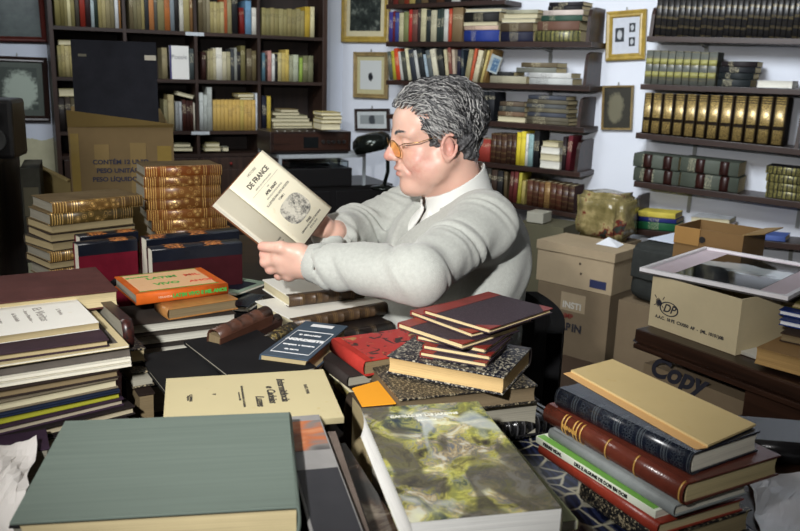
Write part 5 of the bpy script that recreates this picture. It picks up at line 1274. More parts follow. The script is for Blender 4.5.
# blue-grey book with white letters
b = pb([(263, 354), (308, 360), (351, 326), (306, 321)], .915, .030, 'blue-grey book with white boxed lettering next to red book', cloth((66, 80, 94), .5), PGS, 'da', name='hardback_book', rnd=.1)
WT = plain((236, 238, 240), .5)
L, W, t = b_dims[b.name]; ax_, ay_ = screen_axes(b); gx = (lambda f: f) if ay_[1] < 0 else (lambda f: 1-f)
write_on(b, 'NORDESTE', .014, .50, gx(.46), (1, 0), WT, bold=.0009)
write_on(b, 'O GRANDE', .008, .48, gx(.60), (1, 0), WT, bold=.0003)
write_on(b, 'cangaço e história', .008, .50, gx(.32), (1, 0), WT, bold=.0002)
write_on(b, 'da terra', .008, .46, gx(.20), (1, 0), WT, bold=.0002)
fy0, fy1 = sorted((gx(.86), gx(.93))); top_part(b, 'title_box', WT, (.25, .75, fy0, fy1))
for (x0, x1, y0, y1) in ((.1, .92, .70, .71), (.1, .92, .10, .11), (.1, .11, .1, .71), (.91, .92, .1, .71)):
    ya, yb = sorted((gx(y0), gx(y1))); top_part(b, 'white_rule', WT, (x0, x1, ya, yb))
pb([(270, 372), (314, 374), (350, 342), (306, 340)], .884, .132, 'thick brown book under the blue-grey lettered book', cloth((60, 48, 40)), PGB, 'da', name='old_book', anchor=None, sl=.84, sw=.80)
# red gilt book
n = NT('red cloth with black and gilt sprays', .4, .5); l = S((178, 44, 38))
v = n.n('TexNoise', {'Vector': n.mapd((1,1,1)), 'Scale': 42.0, 'Detail': 3.0, 'Distortion': 1.5}).outputs[0]; v2 = n.noise(30, 3, .6, n.mapd((1,1,1), (3,1,0)), 1.2)
c1 = n.mix(n.ramp(v, [(.56, (0,0,0,1)), (.6, (1,1,1,1))]), n.mix(n.noise(9,3), dk(l, .8), dk(l, 1.15)), S((44, 26, 22)))
n.col(n.mix(n.ramp(v2, [(.61, (0,0,0,1)), (.65, (1,1,1,1))]), c1, S((176, 140, 84))))
px_book([(366, 361), (428, 345), (410, 323), (334, 338)], .918, .026, 'da', cov=n.mat, pg=PGB, anchor=0, label='red cloth book with black and gilt spray ornaments', name='hardback_book', spine=cloth((170, 52, 44)), rnd=.25)
pb([(366, 380), (420, 364), (404, 342), (334, 356)], .891, .02, 'dark book directly under the red ornamented book', cloth((50, 44, 42)), PGG, 'da', name='old_book')
pb([(377, 390), (430, 380), (404, 352), (326, 361)], .870, .022, 'cream edged paperback under the red ornamented book', paper((120, 130, 110)), pages((216, 206, 172)), 'bc', name='paperback_book', paperback=True)
pb([(380, 405), (430, 392), (404, 366), (330, 374)], .847, .018, 'yellow patterned paperback under the cream edged one', marbled((190, 176, 120), (60, 60, 50), 60, .4, 'n', (210, 190, 90)), PGW, 'da', name='paperback_book', paperback=True)
pb([(380, 420), (430, 408), (404, 380), (330, 390)], .828, .075, 'dark thick book at the base under the red book', BLACK, PGG, 'da', name='old_book', anchor=None, sl=.84, sw=.80)
b = MB(); ps = [PZ(x, y, .8905) for x, y in ((352, 389), (378, 381.5), (396, 404), (362, 407))]
vs = [p for p in ps]+[p+V((0, 0, .0015)) for p in ps]; b.add(vs, [(3,2,1,0), (4,5,6,7), (0,1,5,4), (1,2,6,5), (2,3,7,6), (3,0,4,7)]); o = b.build('leaflet', [paper((236, 160, 40), .1)]); tag(o, 'bright orange-yellow leaflet between the cream title and marbled book', 'leaflet')
pb([(362, 420), (400, 414), (384, 386), (352, 392)], .889, .13, 'dark book supporting the orange-yellow leaflet', cloth((70, 60, 50)), PGS, 'cd', name='old_book', anchor=None, sl=.84, sw=.80)
# two marbled books and the pile of small red books
px_book([(398, 350), (504, 377), (526, 345), (420, 326)], .936, .030, 'cd', cov=MARB_DB, pg=pages((204, 174, 122)), label='thick dark marbled book directly under the small red books', name='marbled_book', spine=leather((40, 34, 34)), bt=.003)
px_book([(411, 403), (538, 385), (508, 352), (379, 367)], .904, .030, 'cd', cov=MARB_DK, pg=pages((112, 98, 76)), label='lower dark speckled marbled book, second beneath the small red books', name='marbled_book', spine=leather((40, 34, 34)), bt=.003)
pb([(418, 420), (540, 400), (512, 366), (390, 382)], .872, .06, 'black book under the lower speckled marbled book', BLACK, PGG, 'cd', name='old_book')
pb([(418, 430), (540, 412), (512, 380), (390, 395)], .810, .058, 'brown book at the base of the marbled pair', cloth((52, 42, 36)), PGG, 'cd', name='old_book', anchor=None, sl=.84, sw=.80)
small = [([(421, 349), (487, 363), (512, 338), (440, 326)], 'lowest'), ([(424, 342), (491, 356), (516, 330), (444, 318)], 'second from the bottom'), ([(420, 332), (486, 349), (516, 325), (444, 310)], 'third from the bottom'), ([(410, 317), (463, 344), (512, 318), (455, 296)], 'fourth from the bottom'), ([(421, 306), (472, 333), (530, 311), (474, 288)], 'second from the top'), ([(430, 304), (490, 329), (538, 300), (484, 281)], 'topmost')]
z = .9368
for k, (px, nm_) in enumerate(small):
    t = [.0085, .0085, .0085, .010, .0085, .0085][k]; z += t+.0005
    b = px_book(px, z, t, 'da', sw=.90, sl=.86, cov=PURP, pg=pages((216, 196, 150)), label=nm_+' of the small thin books with red leather corners', name='small_quarter_book', spine=REDL, corners=REDL, bt=.0016, rnd=.2, group='small thin red books')
# thick art paperback with a painted cover
n = NT('painted cover', .75, .15); vec = n.mapd((1, 1, 1), (.3, .1, 0))
dn = n.n('TexNoise', {'Vector': vec, 'Scale': 14.0, 'Detail': 2.0}).outputs['Color']
v3 = n.n('VectorMath', {0: vec, 1: n.n('VectorMath', {0: dn, 3: .10}, operation='SCALE').outputs[0]}, operation='ADD').outputs[0]
f1 = n.n('TexNoise', {'Vector': v3, 'Scale': 26.0, 'Detail': 8.0, 'Roughness': .7, 'Distortion': .4}).outputs[0]
f2_ = n.n('TexNoise', {'Vector': v3, 'Scale': 11.0, 'Detail': 2.0}).outputs[0]
c1 = n.ramp(f1, [(.36, S((44, 48, 52))), (.44, S((104, 110, 70))), (.48, S((196, 190, 96))), (.52, S((104, 124, 146))), (.56, S((206, 184, 130))), (.62, S((236, 238, 226)))])
c2 = n.ramp(f2_, [(.38, S((70, 52, 44))), (.46, S((150, 138, 84))), (.52, S((206, 204, 100))), (.58, S((62, 78, 98)))])
f3 = n.noise(9, 2, .4, n.mapd((1.6, .8, 1), (.7, .2, 0)), .8)
cc = n.mix(.4, c1, c2); cc = n.mix(n.ramp(f3, [(.52, (0,0,0,1)), (.57, (.85,.85,.85,1))]), cc, n.mix(f1, S((30, 32, 40)), S((110, 104, 92))))
cc = n.mix(n.ramp(f3, [(.36, (.7,.7,.7,1)), (.42, (0,0,0,1))]), cc, n.mix(f1, S((120, 140, 160)), S((230, 232, 220)))); n.col(cc); ART = n.mat
b = pb([(411, 525), (562, 508), (467, 407), (345, 406)], .930, .042, 'thick art paperback with a painted green and blue cover', ART, pages((244, 244, 240)), 'bc', name='paperback_book', paperback=True)
ax_, ay_ = screen_axes(b)
L, W, t = b_dims[b.name]
write_on(b, 'CAMILLE ET LES JARDINS', .0085, .52, .88 if ay_[1] < 0 else .12, (1, 0), plain((226, 226, 214)), bold=.0002)
write_on(b, 'peintures', .007, .52, .83 if ay_[1] < 0 else .17, (1, 0), plain((226, 226, 214)))
def disc(fx, fy, rx, ry, rot, mat, nm, dz):
    mb = MB(); N = 20; L, W, t = b_dims[b.name]
    pts = [(math.cos(2*math.pi*i/N)*rx*(1+.12*math.sin(5*i)), math.sin(2*math.pi*i/N)*ry*(1+.12*math.cos(7*i))) for i in range(N)]
    mb.prism(pts, 'z', 0, .0003); o = mb.build(nm, [mat], b); yy = -L/2+L*fy; o.matrix_local = TM(W*fx, yy, t+.0002+dz, rot)
pb([(420, 545), (578, 520), (500, 440), (360, 440)], .886, .012, 'pale green booklet sticking out under the art paperback', paper((176, 180, 140)), PGW, 'bc', name='paperback_book', paperback=True)
pb([(400, 540), (545, 520), (470, 430), (350, 436)], .873, .12, 'thick dark book under the art paperback', BLACK, PGG, 'bc', name='old_book', anchor=None, sl=.84, sw=.80)
# glossy magazines
n = NT('glossy magazine cover', .15, .5); x, y, z_ = n.xyz()
f = n.noise(9, 3, .5, None, .6); 
band = n.ramp(n.math('ADD', n.math('MULTIPLY', y, MAGS if False else 3.2), n.math('MULTIPLY', f, .18)), [(-0.0, S((58, 58, 62))), (.10, S((60, 60, 64)))])
n.col(n.ramp(f, [(.34, S((62, 62, 66))), (.46, S((128, 124, 120))), (.52, S((190, 112, 72))), (.6, S((206, 150, 110))), (.68, S((66, 88, 130)))]))
b = pb([(308, 545), (356, 540), (326, 413), (285, 418)], .922, .004, 'glossy magazine with orange and blue picture right of the folio', plain((150, 148, 146), .2), PGW, 'da', anchor=None, name='magazine', paperback=True)
ax_, ay_ = screen_axes(b); g2 = (lambda f: f) if ay_[1] < 0 else (lambda f: 1-f)
ya, yb = sorted((g2(.66), g2(.94))); top_part(b, 'colour_picture', n.mat, (.04, .96, ya, yb)); ya, yb = sorted((g2(.02), g2(.50))); top_part(b, 'dark_picture', plain((56, 56, 60), .15), (.05, .97, ya, yb))
pb([(316, 545), (372, 538), (346, 430), (316, 434)], .913, .02, 'brown-grey book edge showing right of the glossy magazine', cloth((110, 98, 90)), PGG, 'da', name='old_book')
pb([(316, 545), (372, 538), (346, 434), (316, 438)], .892, .14, 'thick dark book at the base under the glossy magazine', BLACK, PGG, 'da', name='old_book', anchor=None, sl=.84, sw=.80)
n = NT('dark photo cover', .15, .5); f = n.noise(14, 4, .6, None, .5); n.col(n.ramp(f, [(.42, S((26, 24, 24))), (.55, S((70, 56, 46))), (.68, S((150, 140, 124)))]))
pb([(362, 566), (418, 556), (356, 440), (338, 446)], .880, .003, 'dark photo magazine squeezed beside the art paperback', n.mat, PGW, 'da', name='magazine', paperback=True)
# marbled folio, black ribbed books, right hand stack
pb([(560, 592), (770, 545), (640, 405), (490, 437)], .797, .045, 'very large blue-black vein marbled folio under the right stack', MARB_V, PGS, 'bc', name='marbled_book', bt=.004)
n = NT('black ribbed leather', .18, .6); w_ = n.n('TexWave', {'Vector': n.co(), 'Scale': 22.0, 'Distortion': 1.2, 'Detail': 2.0}, bands_direction='Y').outputs[0]; n.col(n.ramp(w_, [(.8, S((22, 22, 24))), (.97, S((70, 70, 72)))])); n.bump(w_, .8, .004)  # pale rib crests paint the reflections into the leather colour
pb([(490, 433), (554, 412), (536, 398), (474, 415)], .838, .035, 'black ribbed glossy book behind the art paperback', n.mat, PGG, 'ab', name='old_book', rnd=.3)
pb([(496, 445), (556, 424), (540, 412), (486, 428)], .802, .048, 'black book beneath the ribbed glossy one', BLACK, PGG, 'ab', name='old_book') if False else None
def RS(l, nr, r, f, zt, t, label, cov, pg, sl=.89, sw=.84, **kw):
    return px_book([l, nr, r, f], zt, t, 'ab', sl=sl, sw=sw, cov=cov, pg=pg, label=label, **kw)
RS((588, 474), (668, 536), (748, 500), (668, 440), .830, .031, 'black marbled book at the bottom of the right stack', MARB_DK, PGS, name='marbled_book', rnd=.2)
RS((531, 431), (661, 523), (742, 488), (622, 412), .849, .018, 'red leather book with thin pages, low in right stack', leather((150, 56, 40), .35), PG, name='leather_bound_volume', rnd=.35)
b = RS((535, 425), (656, 511), (720, 480), (605, 405), .860, .0105, 'white slim paperback with black spine lettering in right stack', paper((226, 232, 214), .1), PGW, name='paperback_book', paperback=True)
spine_text(b, 'PIERRE VIDAL', .0068, .16, plain((30, 30, 32)), .04, bold=.0003); spine_text(b, 'DEZ E ALGUNS DE DOIS EM DOIS', .0068, .58, plain((30, 30, 32)), .04, bold=.0003)
top_part(b, 'green_panel', plain((120, 176, 80), .4), (0.002, .10, .02, .99))
RS((543, 417), (677, 505), (742, 474), (622, 398), .8765, .016, 'pale grey hardback in the middle of the right stack', cloth((146, 152, 152), .4), PGW, name='hardback_book', rnd=.35)
b = RS((549, 397), (689, 483), (777, 449), (640, 368), .906, .029, 'thick brown leather book with gilt lines in right stack', leather((96, 50, 40), .28), pages((206, 190, 144)), name='leather_bound_volume', rnd=.35, spine=leather((104, 50, 38), .25))
L, W, t = b_dims[b.name]; ax_, ay_ = screen_axes(b); GL = leather((206, 160, 84), .3)
for f in (.165, .19, .255, .28, .31, .50, .70, .985):
    yc = (-L/2+L*f) if ay_[0] > 0 else (L/2-L*f); vs = []; N = 10
    for i in range(N+1):
        a_ = math.pi*i/N
        for s_ in (-1, 1): vs.append((-(t*.35+.0007)*math.sin(a_)-.0003, yc+s_*.0011, t/2-(t/2+.0004)*math.cos(a_)))
    MB().add(vs, [(2*i, 2*i+1, 2*i+3, 2*i+2) for i in range(N)], 0, None, True).build('gilt_line', [GL], b).modifiers.new('s', 'SOLIDIFY').thickness = .0004
spine_text(b, 'ANNAES', .008, .222, GL, .37, bold=.0003)
RS((558, 379), (695, 453), (757, 424), (625, 358), .936, .029, 'navy leather book under the buff folder', leather((20, 24, 36), .2), PGW, name='leather_bound_volume', spine=gilt((22, 27, 40), (104, 112, 116), 6, .24, .45, rough=.25), rnd=.3, bands=0)
b = MB(); zf_ = .938; ps = [PZ(x, y, zf_+.003) for x, y in ((571, 370), (612.5, 359), (756, 424), (708, 445))]
up_ = V((0, 0, .004)); mid = [ (ps[0]+ps[1])/2, (ps[2]+ps[3])/2 ]
vs = [p-V((0,0,.003)) for p in ps]+[p for p in ps]; b.add(vs, [(0,1,2,3), (7,6,5,4), (4,5,1,0), (5,6,2,1), (6,7,3,2), (7,4,0,3)]); 
r = b.build('folder', [paper((206, 184, 132), .2)]); tag(r, 'worn buff paper folder lying on top of the right stack', 'folder')
b2 = MB(); e0 = ps[0]; e3 = ps[3]; dn_ = V((-.012, -.004, -.004))
b2.add([e0+V((0,0,-.003)), e3+V((0,0,-.003)), e3+dn_+V((-.004, 0, 0)), e0+dn_, e0+V((0,0,-.0038)), e3+V((0,0,-.0038)), e3+dn_+V((-.004,0,-.0008)), e0+dn_+V((0,0,-.0008))], [(0,1,2,3), (7,6,5,4), (0,4,5,1), (1,5,6,2), (2,6,7,3), (3,7,4,0)]); b2.build('folded_edge', [paper((214, 170, 112), .2)], r)
# white plastic on the table right of the stack
crumple([(765, 560), (748, 478), (822, 470), (860, 560)], TZ+.004, 'crumpled white plastic sheet on the table at lower right', .007, mat=WHT.mat, seed=5)
# dark ribbed bag right
pb([(772, 462), (840, 446), (860, 428), (776, 440)], .79, .04, 'black glossy book at right edge behind the white plastic', leather((26, 26, 28), .25), PGG, 'ab', name='old_book')
# ---- books on the desk at the right edge
pb([(756, 349), (850, 388), (880, 368), (790, 332)], .760, .008, 'thin white booklet at the bottom of desk pile', paper((226, 224, 214), .1), PGW, 'ab', name='pamphlet', paperback=True)
pb([(769, 346), (850, 372), (872, 350), (786, 325)], .800, .038, 'thick untrimmed book with brown pages on desk', paper((150, 118, 76)), pages((176, 142, 90)), 'cd', name='old_book', paperback=True, wav=.002)
pb([(786, 331), (860, 350), (876, 330), (800, 314)], .822, .020, 'small dark brown book on the untrimmed one, desk', cloth((64, 50, 40)), PGB, 'cd', name='old_book')
pb([(785, 318), (860, 336), (876, 316), (800, 300)], .838, .014, 'blue and white paperback, lower of two on desk', cloth((40, 60, 120), .4), pages((232, 234, 238)), 'cd', name='paperback_book')
pb([(787, 308), (860, 326), (876, 306), (800, 290)], .852, .013, 'blue and white paperback, upper of two on desk', cloth((44, 64, 128), .4), pages((232, 234, 238)), 'cd', name='paperback_book')
pb([(788, 298), (860, 316), (876, 298), (802, 282)], .868, .014, 'olive book on top of the desk pile, cut by right edge', cloth((110, 104, 60)), PGS, 'cd', name='old_book')
# ================================================================ the man: implicit surfaces, meshed with surface nets
f32 = np.float32
class Field:
    def __init__(s, rs=1.0): s.p = []; s.disp = None; s.rs = rs
    def _add(s, fn, c, r, k, op): s.p.append((fn, np.array(c, f32), float(r), float(k), op)); return s
    def cone(s, a, b, ra, rb, k=.015, op='u'):
        ra *= s.rs; rb *= s.rs; k *= s.rs; a = np.array(a, f32); b = np.array(b, f32); ba = b-a; L2 = float(ba@ba)+1e-12
        def fn(P):
            pa = P-a; t = np.clip((pa@ba)/L2, 0, 1); d = pa-t[:, None]*ba
            return np.sqrt((d*d).sum(1))-(ra+(rb-ra)*t)
        return s._add(fn, (a+b)/2, math.sqrt(L2)/2+max(ra, rb), k, op)
    def ell(s, c, r, k=.015, op='u', M=None):
        k *= s.rs; c = np.array(c, f32); r = np.array(r, f32)*s.rs; Mi = None if M is None else np.array(M, f32)
        def fn(P):
            q = P-c
            if Mi is not None: q = q@Mi            # columns of M are the ellipsoid's axes
            k0 = np.sqrt(((q/r)**2).sum(1)); k1 = np.sqrt(((q/(r*r))**2).sum(1))+1e-9
            return k0*(k0-1)/k1
        return s._add(fn, c, float(r.max()), k, op)
    def custom(s, fn, c, r, k, op): return s._add(fn, c, r, k, op)
    def ev(s, P, c=None, R_b=0):
        d = np.full(len(P), .25, f32)
        for fn, pc, pr, k, op in s.p:
            if c is not None and np.linalg.norm(pc-c)-pr > R_b+.06: continue
            x = fn(P)
            if op == 'u': h = np.maximum(k-np.abs(d-x), 0)/k; d = np.minimum(d, x)-h*h*k*.25
            elif op == 's': x = -x; h = np.maximum(k-np.abs(d-x), 0)/k; d = np.maximum(d, x)+h*h*k*.25
            elif op == 'i': h = np.maximum(k-np.abs(d-x), 0)/k; d = np.maximum(d, x)+h*h*k*.25
        if s.disp is not None: d = d+s.disp(P)
        return d
def nets(F, lo, hi, h, B=16):
    lo = np.array(lo, f32); n = np.ceil((np.array(hi)-lo)/h/B).astype(int)*B+1
    G = np.full(n, .2, f32); ar = np.arange(B+1)
    gx, gy, gz = np.meshgrid(ar, ar, ar, indexing='ij'); loc = np.stack([gx, gy, gz], -1).reshape(-1, 3)
    Rb = B*h*math.sqrt(3)/2
    bl = [(i, j, k) for i in range(0, n[0]-1, B) for j in range(0, n[1]-1, B) for k in range(0, n[2]-1, B)]
    cs = lo+(np.array(bl, f32)+B/2)*h; dc = F.ev(cs.astype(f32))
    for b, c, d in zip(bl, cs, dc):
        sl = tuple(slice(b[i], b[i]+B+1) for i in range(3))
        if abs(d) > Rb*1.6+.012: G[sl] = np.where(G[sl] == f32(.2), f32(.2 if d > 0 else -.2), G[sl]); continue
        P = (lo+(loc+np.array(b))*h).astype(f32)
        G[sl] = F.ev(P, c, Rb).reshape(B+1, B+1, B+1)
    s = G < 0
    c8 = [s[i:n[0]-1+i, j:n[1]-1+j, k:n[2]-1+k] for i in (0, 1) for j in (0, 1) for k in (0, 1)]
    al = c8[0].copy(); an = c8[0].copy()
    for x in c8[1:]: al &= x; an |= x
    idx = np.argwhere(an & ~al); m = n-1
    flat = (idx[:, 0]*m[1]+idx[:, 1])*m[2]+idx[:, 2]
    acc = np.zeros((len(idx), 3), np.float64); cnt_ = np.zeros(len(idx))
    corners = [(i, j, k) for i in (0, 1) for j in (0, 1) for k in (0, 1)]
    for a in corners:
        for ax in range(3):
            if a[ax]: continue
            b = list(a); b[ax] = 1
            va = G[idx[:, 0]+a[0], idx[:, 1]+a[1], idx[:, 2]+a[2]]; vb = G[idx[:, 0]+b[0], idx[:, 1]+b[1], idx[:, 2]+b[2]]
            cr = (va < 0) != (vb < 0); t = np.where(cr, va/(va-vb+1e-12), 0)
            p = np.tile(np.array(a, float), (len(idx), 1)); p[:, ax] += t
            acc[cr] += p[cr]; cnt_[cr] += 1
    verts = lo+(idx+acc/cnt_[:, None])*h
    quads = []
    for ax in range(3):
        o1, o2 = [(1, 2), (2, 0), (0, 1)][ax]
        sa = [slice(0, m[i]) for i in range(3)]; sb = list(sa); sb[ax] = slice(1, m[ax]+1)
        A = s[tuple(sa)]; Bb = s[tuple(sb)]; e = np.argwhere(A != Bb)
        e = e[(e[:, o1] > 0) & (e[:, o2] > 0)]
        fl_ = A[e[:, 0], e[:, 1], e[:, 2]]
        q = []
        for d1, d2 in ((0, 0), (1, 0), (1, 1), (0, 1)):
            c = e.copy(); c[:, o1] -= d1; c[:, o2] -= d2; q.append(np.searchsorted(flat, (c[:, 0]*m[1]+c[:, 1])*m[2]+c[:, 2]))
        q = np.stack(q, 1); q[~fl_] = q[~fl_][:, ::-1]; quads.append(q)
    q = np.concatenate(quads)
    if len(q):   # orientation
        pass
    return verts, q[:, ::-1] if True else q
def np_mesh(verts, quads, mats, smooth=True):
    me = bpy.data.meshes.new('m'); nv, nq = len(verts), len(quads)
    me.vertices.add(nv); me.vertices.foreach_set('co', np.asarray(verts, f32).ravel())
    me.loops.add(nq*4); me.loops.foreach_set('vertex_index', np.asarray(quads, np.int32).ravel())
    me.polygons.add(nq); me.polygons.foreach_set('loop_start', np.arange(0, nq*4, 4, dtype=np.int32)); me.polygons.foreach_set('loop_total', np.full(nq, 4, np.int32))
    if smooth: me.polygons.foreach_set('use_smooth', np.ones(nq, bool))
    for m_ in mats: me.materials.append(m_)
    me.update(calc_edges=True); me.validate(); return me
def smooth_normals_fix(me):
    bm = bmesh.new(); bm.from_mesh(me); bmesh.ops.recalc_face_normals(bm, faces=bm.faces); bm.to_mesh(me); bm.free()

A3 = lambda v: np.array((v[0], v[1], v[2]), f32)
# ---- frames
YAW = R(13); fh = V((-math.cos(YAW), -math.sin(YAW), 0)); lh = V((math.sin(YAW), -math.cos(YAW), 0)); 
PD = R(11); fw = fh*math.cos(PD)-V((0, 0, 1))*math.sin(PD); uw = lh.cross(fw)*-1
if uw.z < 0: uw = -uw
HS = 1.0
ear_near = PY(446, 147.5, 1.735); H0 = ear_near-lh*.076
HM = frame(H0, fw, lh, uw)
RS_ = .925; HMS = HM @ Matrix.Scale(RS_, 4)
def hp(x, y, z): return A3(HMS @ V((x, y, z)))
def hM(): return np.array(HM.to_3x3(), f32)
SLp = V((.168, 1.64, PY(488, 226, 1.64).z)); SRp = V((.035, 2.02, PY(412, 208, 2.02).z))
mid = (SLp+SRp)/2; bl_ = (SLp-SRp); bl_.z = 0; bl_.normalize(); bf = V((bl_.y, -bl_.x, 0))
if bf.x > 0: bf = -bf
BMx = frame(V((.115, 1.83, 0)), bf, bl_, V((0, 0, 1)))
def bp(x, y, z): return A3(BMx @ V((x, y, z)))
BR3 = np.array(BMx.to_3x3(), f32)
EL = A3(PY(417, 274, 1.425)); WLp = A3(PY(313, 263, 1.545)); ER = A3(PY(356, 228, 1.92)); WR = A3(PY(334, 232, 1.775))
SLn, SRn = A3(SLp), A3(SRp)
NB = bp(-.015, 0, 1.10)                                      # base of the neck
# ---- skin
sk = Field(RS_)
E3 = hM()
sk.ell(hp(-.014, 0, .052), (.096, .076, .086), .02, M=E3)
sk.ell(hp(.042, 0, .060), (.052, .060, .050), .03, M=E3)
sk.ell(hp(.038, 0, -.018), (.054, .058, .074), .025, M=E3)
for s_ in (-1, 1):
    sk.ell(hp(.058, .034*s_, -.026), (.030, .028, .028), .02, M=E3)
    sk.cone(hp(-.004, .056*s_, -.030), hp(.064, .020*s_, -.086), .024, .020, .03)
    sk.ell(hp(.030, .045*s_, -.056), (.032, .022, .028), .02, M=E3)
    sk.cone(hp(.088, .010*s_, .040), hp(.068, .048*s_, .040), .010, .010, .016)
sk.ell(hp(.038, 0, -.088), (.042, .036, .018), .025, M=E3)
sk.ell(hp(.078, 0, -.040), (.026, .032, .030), .02, M=E3)
sk.ell(hp(.082, 0, -.086), (.020, .024, .019), .02, M=E3)
for s_ in (-1, 1): sk.ell(hp(.098, .033*s_, .022), (.018, .018, .012), .014, 's', M=E3)
for s_ in (-1, 1):
    sk.ell(hp(.0745, .032*s_, .021), (.0150, .0165, .0130), .004, M=E3)
    sk.cone(hp(.0875, .021*s_, .0125), hp(.0830, .044*s_, .0135), .0022, .002, .004)
sk.cone(hp(.090, 0, .036), hp(.111, 0, .002), .0095, .0125, .014)
sk.ell(hp(.114, 0, -.006), (.0165, .0145, .0125), .008, M=E3)
for s_ in (-1, 1): sk.ell(hp(.103, .0135*s_, -.012), (.0115, .0075, .0085), .006, M=E3)
for s_ in (-1, 1): sk.ell(hp(.110, .007*s_, -.0205), (.005, .0035, .004), .003, 's', M=E3)
sk.ell(hp(.0995, 0, -.0380), (.0115, .0220, .0062), .005, M=E3)
sk.ell(hp(.0965, 0, -.0520), (.0120, .0190, .0072), .005, M=E3)
sk.cone(hp(.1075, -.0, -.0450), hp(.092, .026, -.0475), .0016, .0012, .003, 's'); sk.cone(hp(.1075, 0, -.0450), hp(.092, -.026, -.0475), .0016, .0012, .003, 's')
for s_ in (-1, 1): sk.cone(hp(.099, .020*s_, -.018), hp(.083, .036*s_, -.046), .0022, .0016, .010, 's')
# ears
for s_ in (-1, 1):
    sk.ell(hp(-.006, .0785*s_, .000), (.0150, .0050, .0255), .006, M=E3)
    N = 13
    for i in range(N-1):
        a0 = R(150-i*300/(N-1)+30-60); a1 = R(150-(i+1)*300/(N-1)+30-60)
        q = lambda a: hp(-.007+.0165*math.cos(a)*1.0-.004*math.sin(a), (.0830+.006*max(0, -math.cos(a)))*s_, .001+.0275*math.sin(a))
        sk.cone(q(a0), q(a1), .0040, .0040, .003)
    sk.ell(hp(.000, .081*s_, -.027), (.0080, .0048, .0090), .005, M=E3)
    sk.ell(hp(-.004, .0855*s_, .000), (.0070, .0060, .0100), .004, 's', M=E3)
    sk.cone(hp(.0035, .079*s_, .003), hp(.004, .079*s_, -.006), .0038, .004, .004)
# neck, chest core, arms
sk.rs = 1.0
sk.cone(hp(-.034, 0, -.040), NB, .053, .058, .022)
sk.cone(hp(.016, 0, -.085), bp(.016, 0, 1.08), .032, .036, .02)
sk.ell(bp(.0, 0, .91), (.10, .16, .15), .04, M=BR3)
sk.ell(bp(.0, 0, .74), (.11, .15, .20), .04, M=BR3)
for S_, E_, W_ in ((SLn, EL, WLp), (SRn, ER, WR)):
    sk.cone(bp(-.01, .06 if S_ is SLn else -.06, 1.03), S_, .035, .045, .03)
    sk.cone(S_, E_, .044, .038, .02); sk.cone(E_, W_, .038, .026, .02)
# left hand
def hpt(px, py, y): return A3(PY(px, py, y))
Wl = hpt(309, 264, 1.543)
mcp = [hpt(282, 251, 1.545), hpt(280, 259, 1.542), hpt(283.5, 267, 1.545), hpt(289, 274, 1.553)]
pip = [hpt(265, 254.5, 1.553), hpt(265.5, 262, 1.551), hpt(270.5, 269, 1.555), hpt(279, 275.5, 1.563)]
dip = [hpt(269, 250, 1.583), hpt(270, 257, 1.581), hpt(275, 264, 1.583), hpt(283, 270, 1.587)]
tip = [hpt(281, 249, 1.593), hpt(282, 256, 1.593), hpt(286, 262, 1.595), hpt(291, 267, 1.595)]
rad = [.0098, .0100, .0095, .0085]
for i in range(4):
    sk.cone(Wl, mcp[i], .020, .0135, .016)
for i in range(4):
    sk.cone(mcp[i], pip[i], .0125, rad[i]*1.03, .006); sk.ell(pip[i], (rad[i]*1.12,)*3, .003)
    sk.cone(pip[i], dip[i], rad[i], rad[i]*.9, .004); sk.cone(dip[i], tip[i], rad[i]*.9, rad[i]*.78, .004)
    sk.ell(mcp[i], (.0135,)*3, .006)
sk.cone(WLp, Wl, .027, .025, .015)
tb0, tb1, tb2 = hpt(299, 253, 1.537), hpt(281, 247.5, 1.531), hpt(262.5, 246.5, 1.543)
sk.cone(Wl, tb0, .019, .017, .015); sk.cone(tb0, tb1, .0165, .0120, .008); sk.cone(tb1, tb2, .0115, .0098, .005); sk.ell(tb1, (.0122,)*3, .004)
sk.cone(tb0, mcp[1], .014, .012, .012)
# right hand behind the book
Wr = hpt(322, 226, 1.755)
for i in range(4):
    m_ = hpt(307-2*i, 220+6*i-6, 1.765); p_ = hpt(294-2*i, 215+6*i-6, 1.760); t_ = hpt(282-1.5*i, 213+6*i-6, 1.745)
    sk.cone(Wr, m_, .018, .012, .014); sk.cone(m_, p_, .0105, .0095, .005); sk.cone(p_, t_, .0092, .0078, .004)
t0, t1 = hpt(312, 214, 1.765), hpt(300, 204, 1.760); sk.cone(Wr, t0, .017, .013, .012); sk.cone(t0, t1, .0115, .0095, .005)
person = empty('person', frame(V((BMx.translation.x, BMx.translation.y, 0)), V((1, 0, 0)), V((0, 1, 0)), V((0, 0, 1))), 'grey haired person in glasses and pale sweater, seated, reading an open book', 'person')
PMi = person.matrix_world.inverted()
def add_child(name, me):
    o = link(name, me, person); o.matrix_local = PMi; return o
v_, q_ = nets(sk, (-.30, 1.37, .50), (.32, 2.12, 1.40), .0026)
n = NT('skin', .42, .45)
x, y, z = n.xyz()
def inv_lin(row): return row
base = S((222, 180, 162)); rosy = S((206, 124, 116)); pale = S((232, 200, 182))
n.t.nodes.remove(n.n('Value').outputs[0].node)
def sph(c, r0, r1):
    d = n.n('VectorMath', {0: n.co(), 1: tuple(float(t) for t in c)}, operation='DISTANCE').outputs['Value']
    return n.ramp(n.math('DIVIDE', d, r1), [(0, (1,1,1,1)), (r0/r1, (1,1,1,1)), (1, (0,0,0,1))])
col = n.mix(n.noise(40, 4, .6), dk(base, .93), dk(base, 1.04))
col = n.mix(n.math('MULTIPLY', n.ramp(n.noise(60, 5, .7), [(.4, (.2,.2,.2,1)), (.65, (1,1,1,1))]), n.math('MULTIPLY', sph(hp(.06, .045, -.03), .01, .05), .75)), col, rosy)
col = n.mix(n.math('MULTIPLY', sph(hp(.118, 0, -.006), .008, .022), .6), col, rosy)
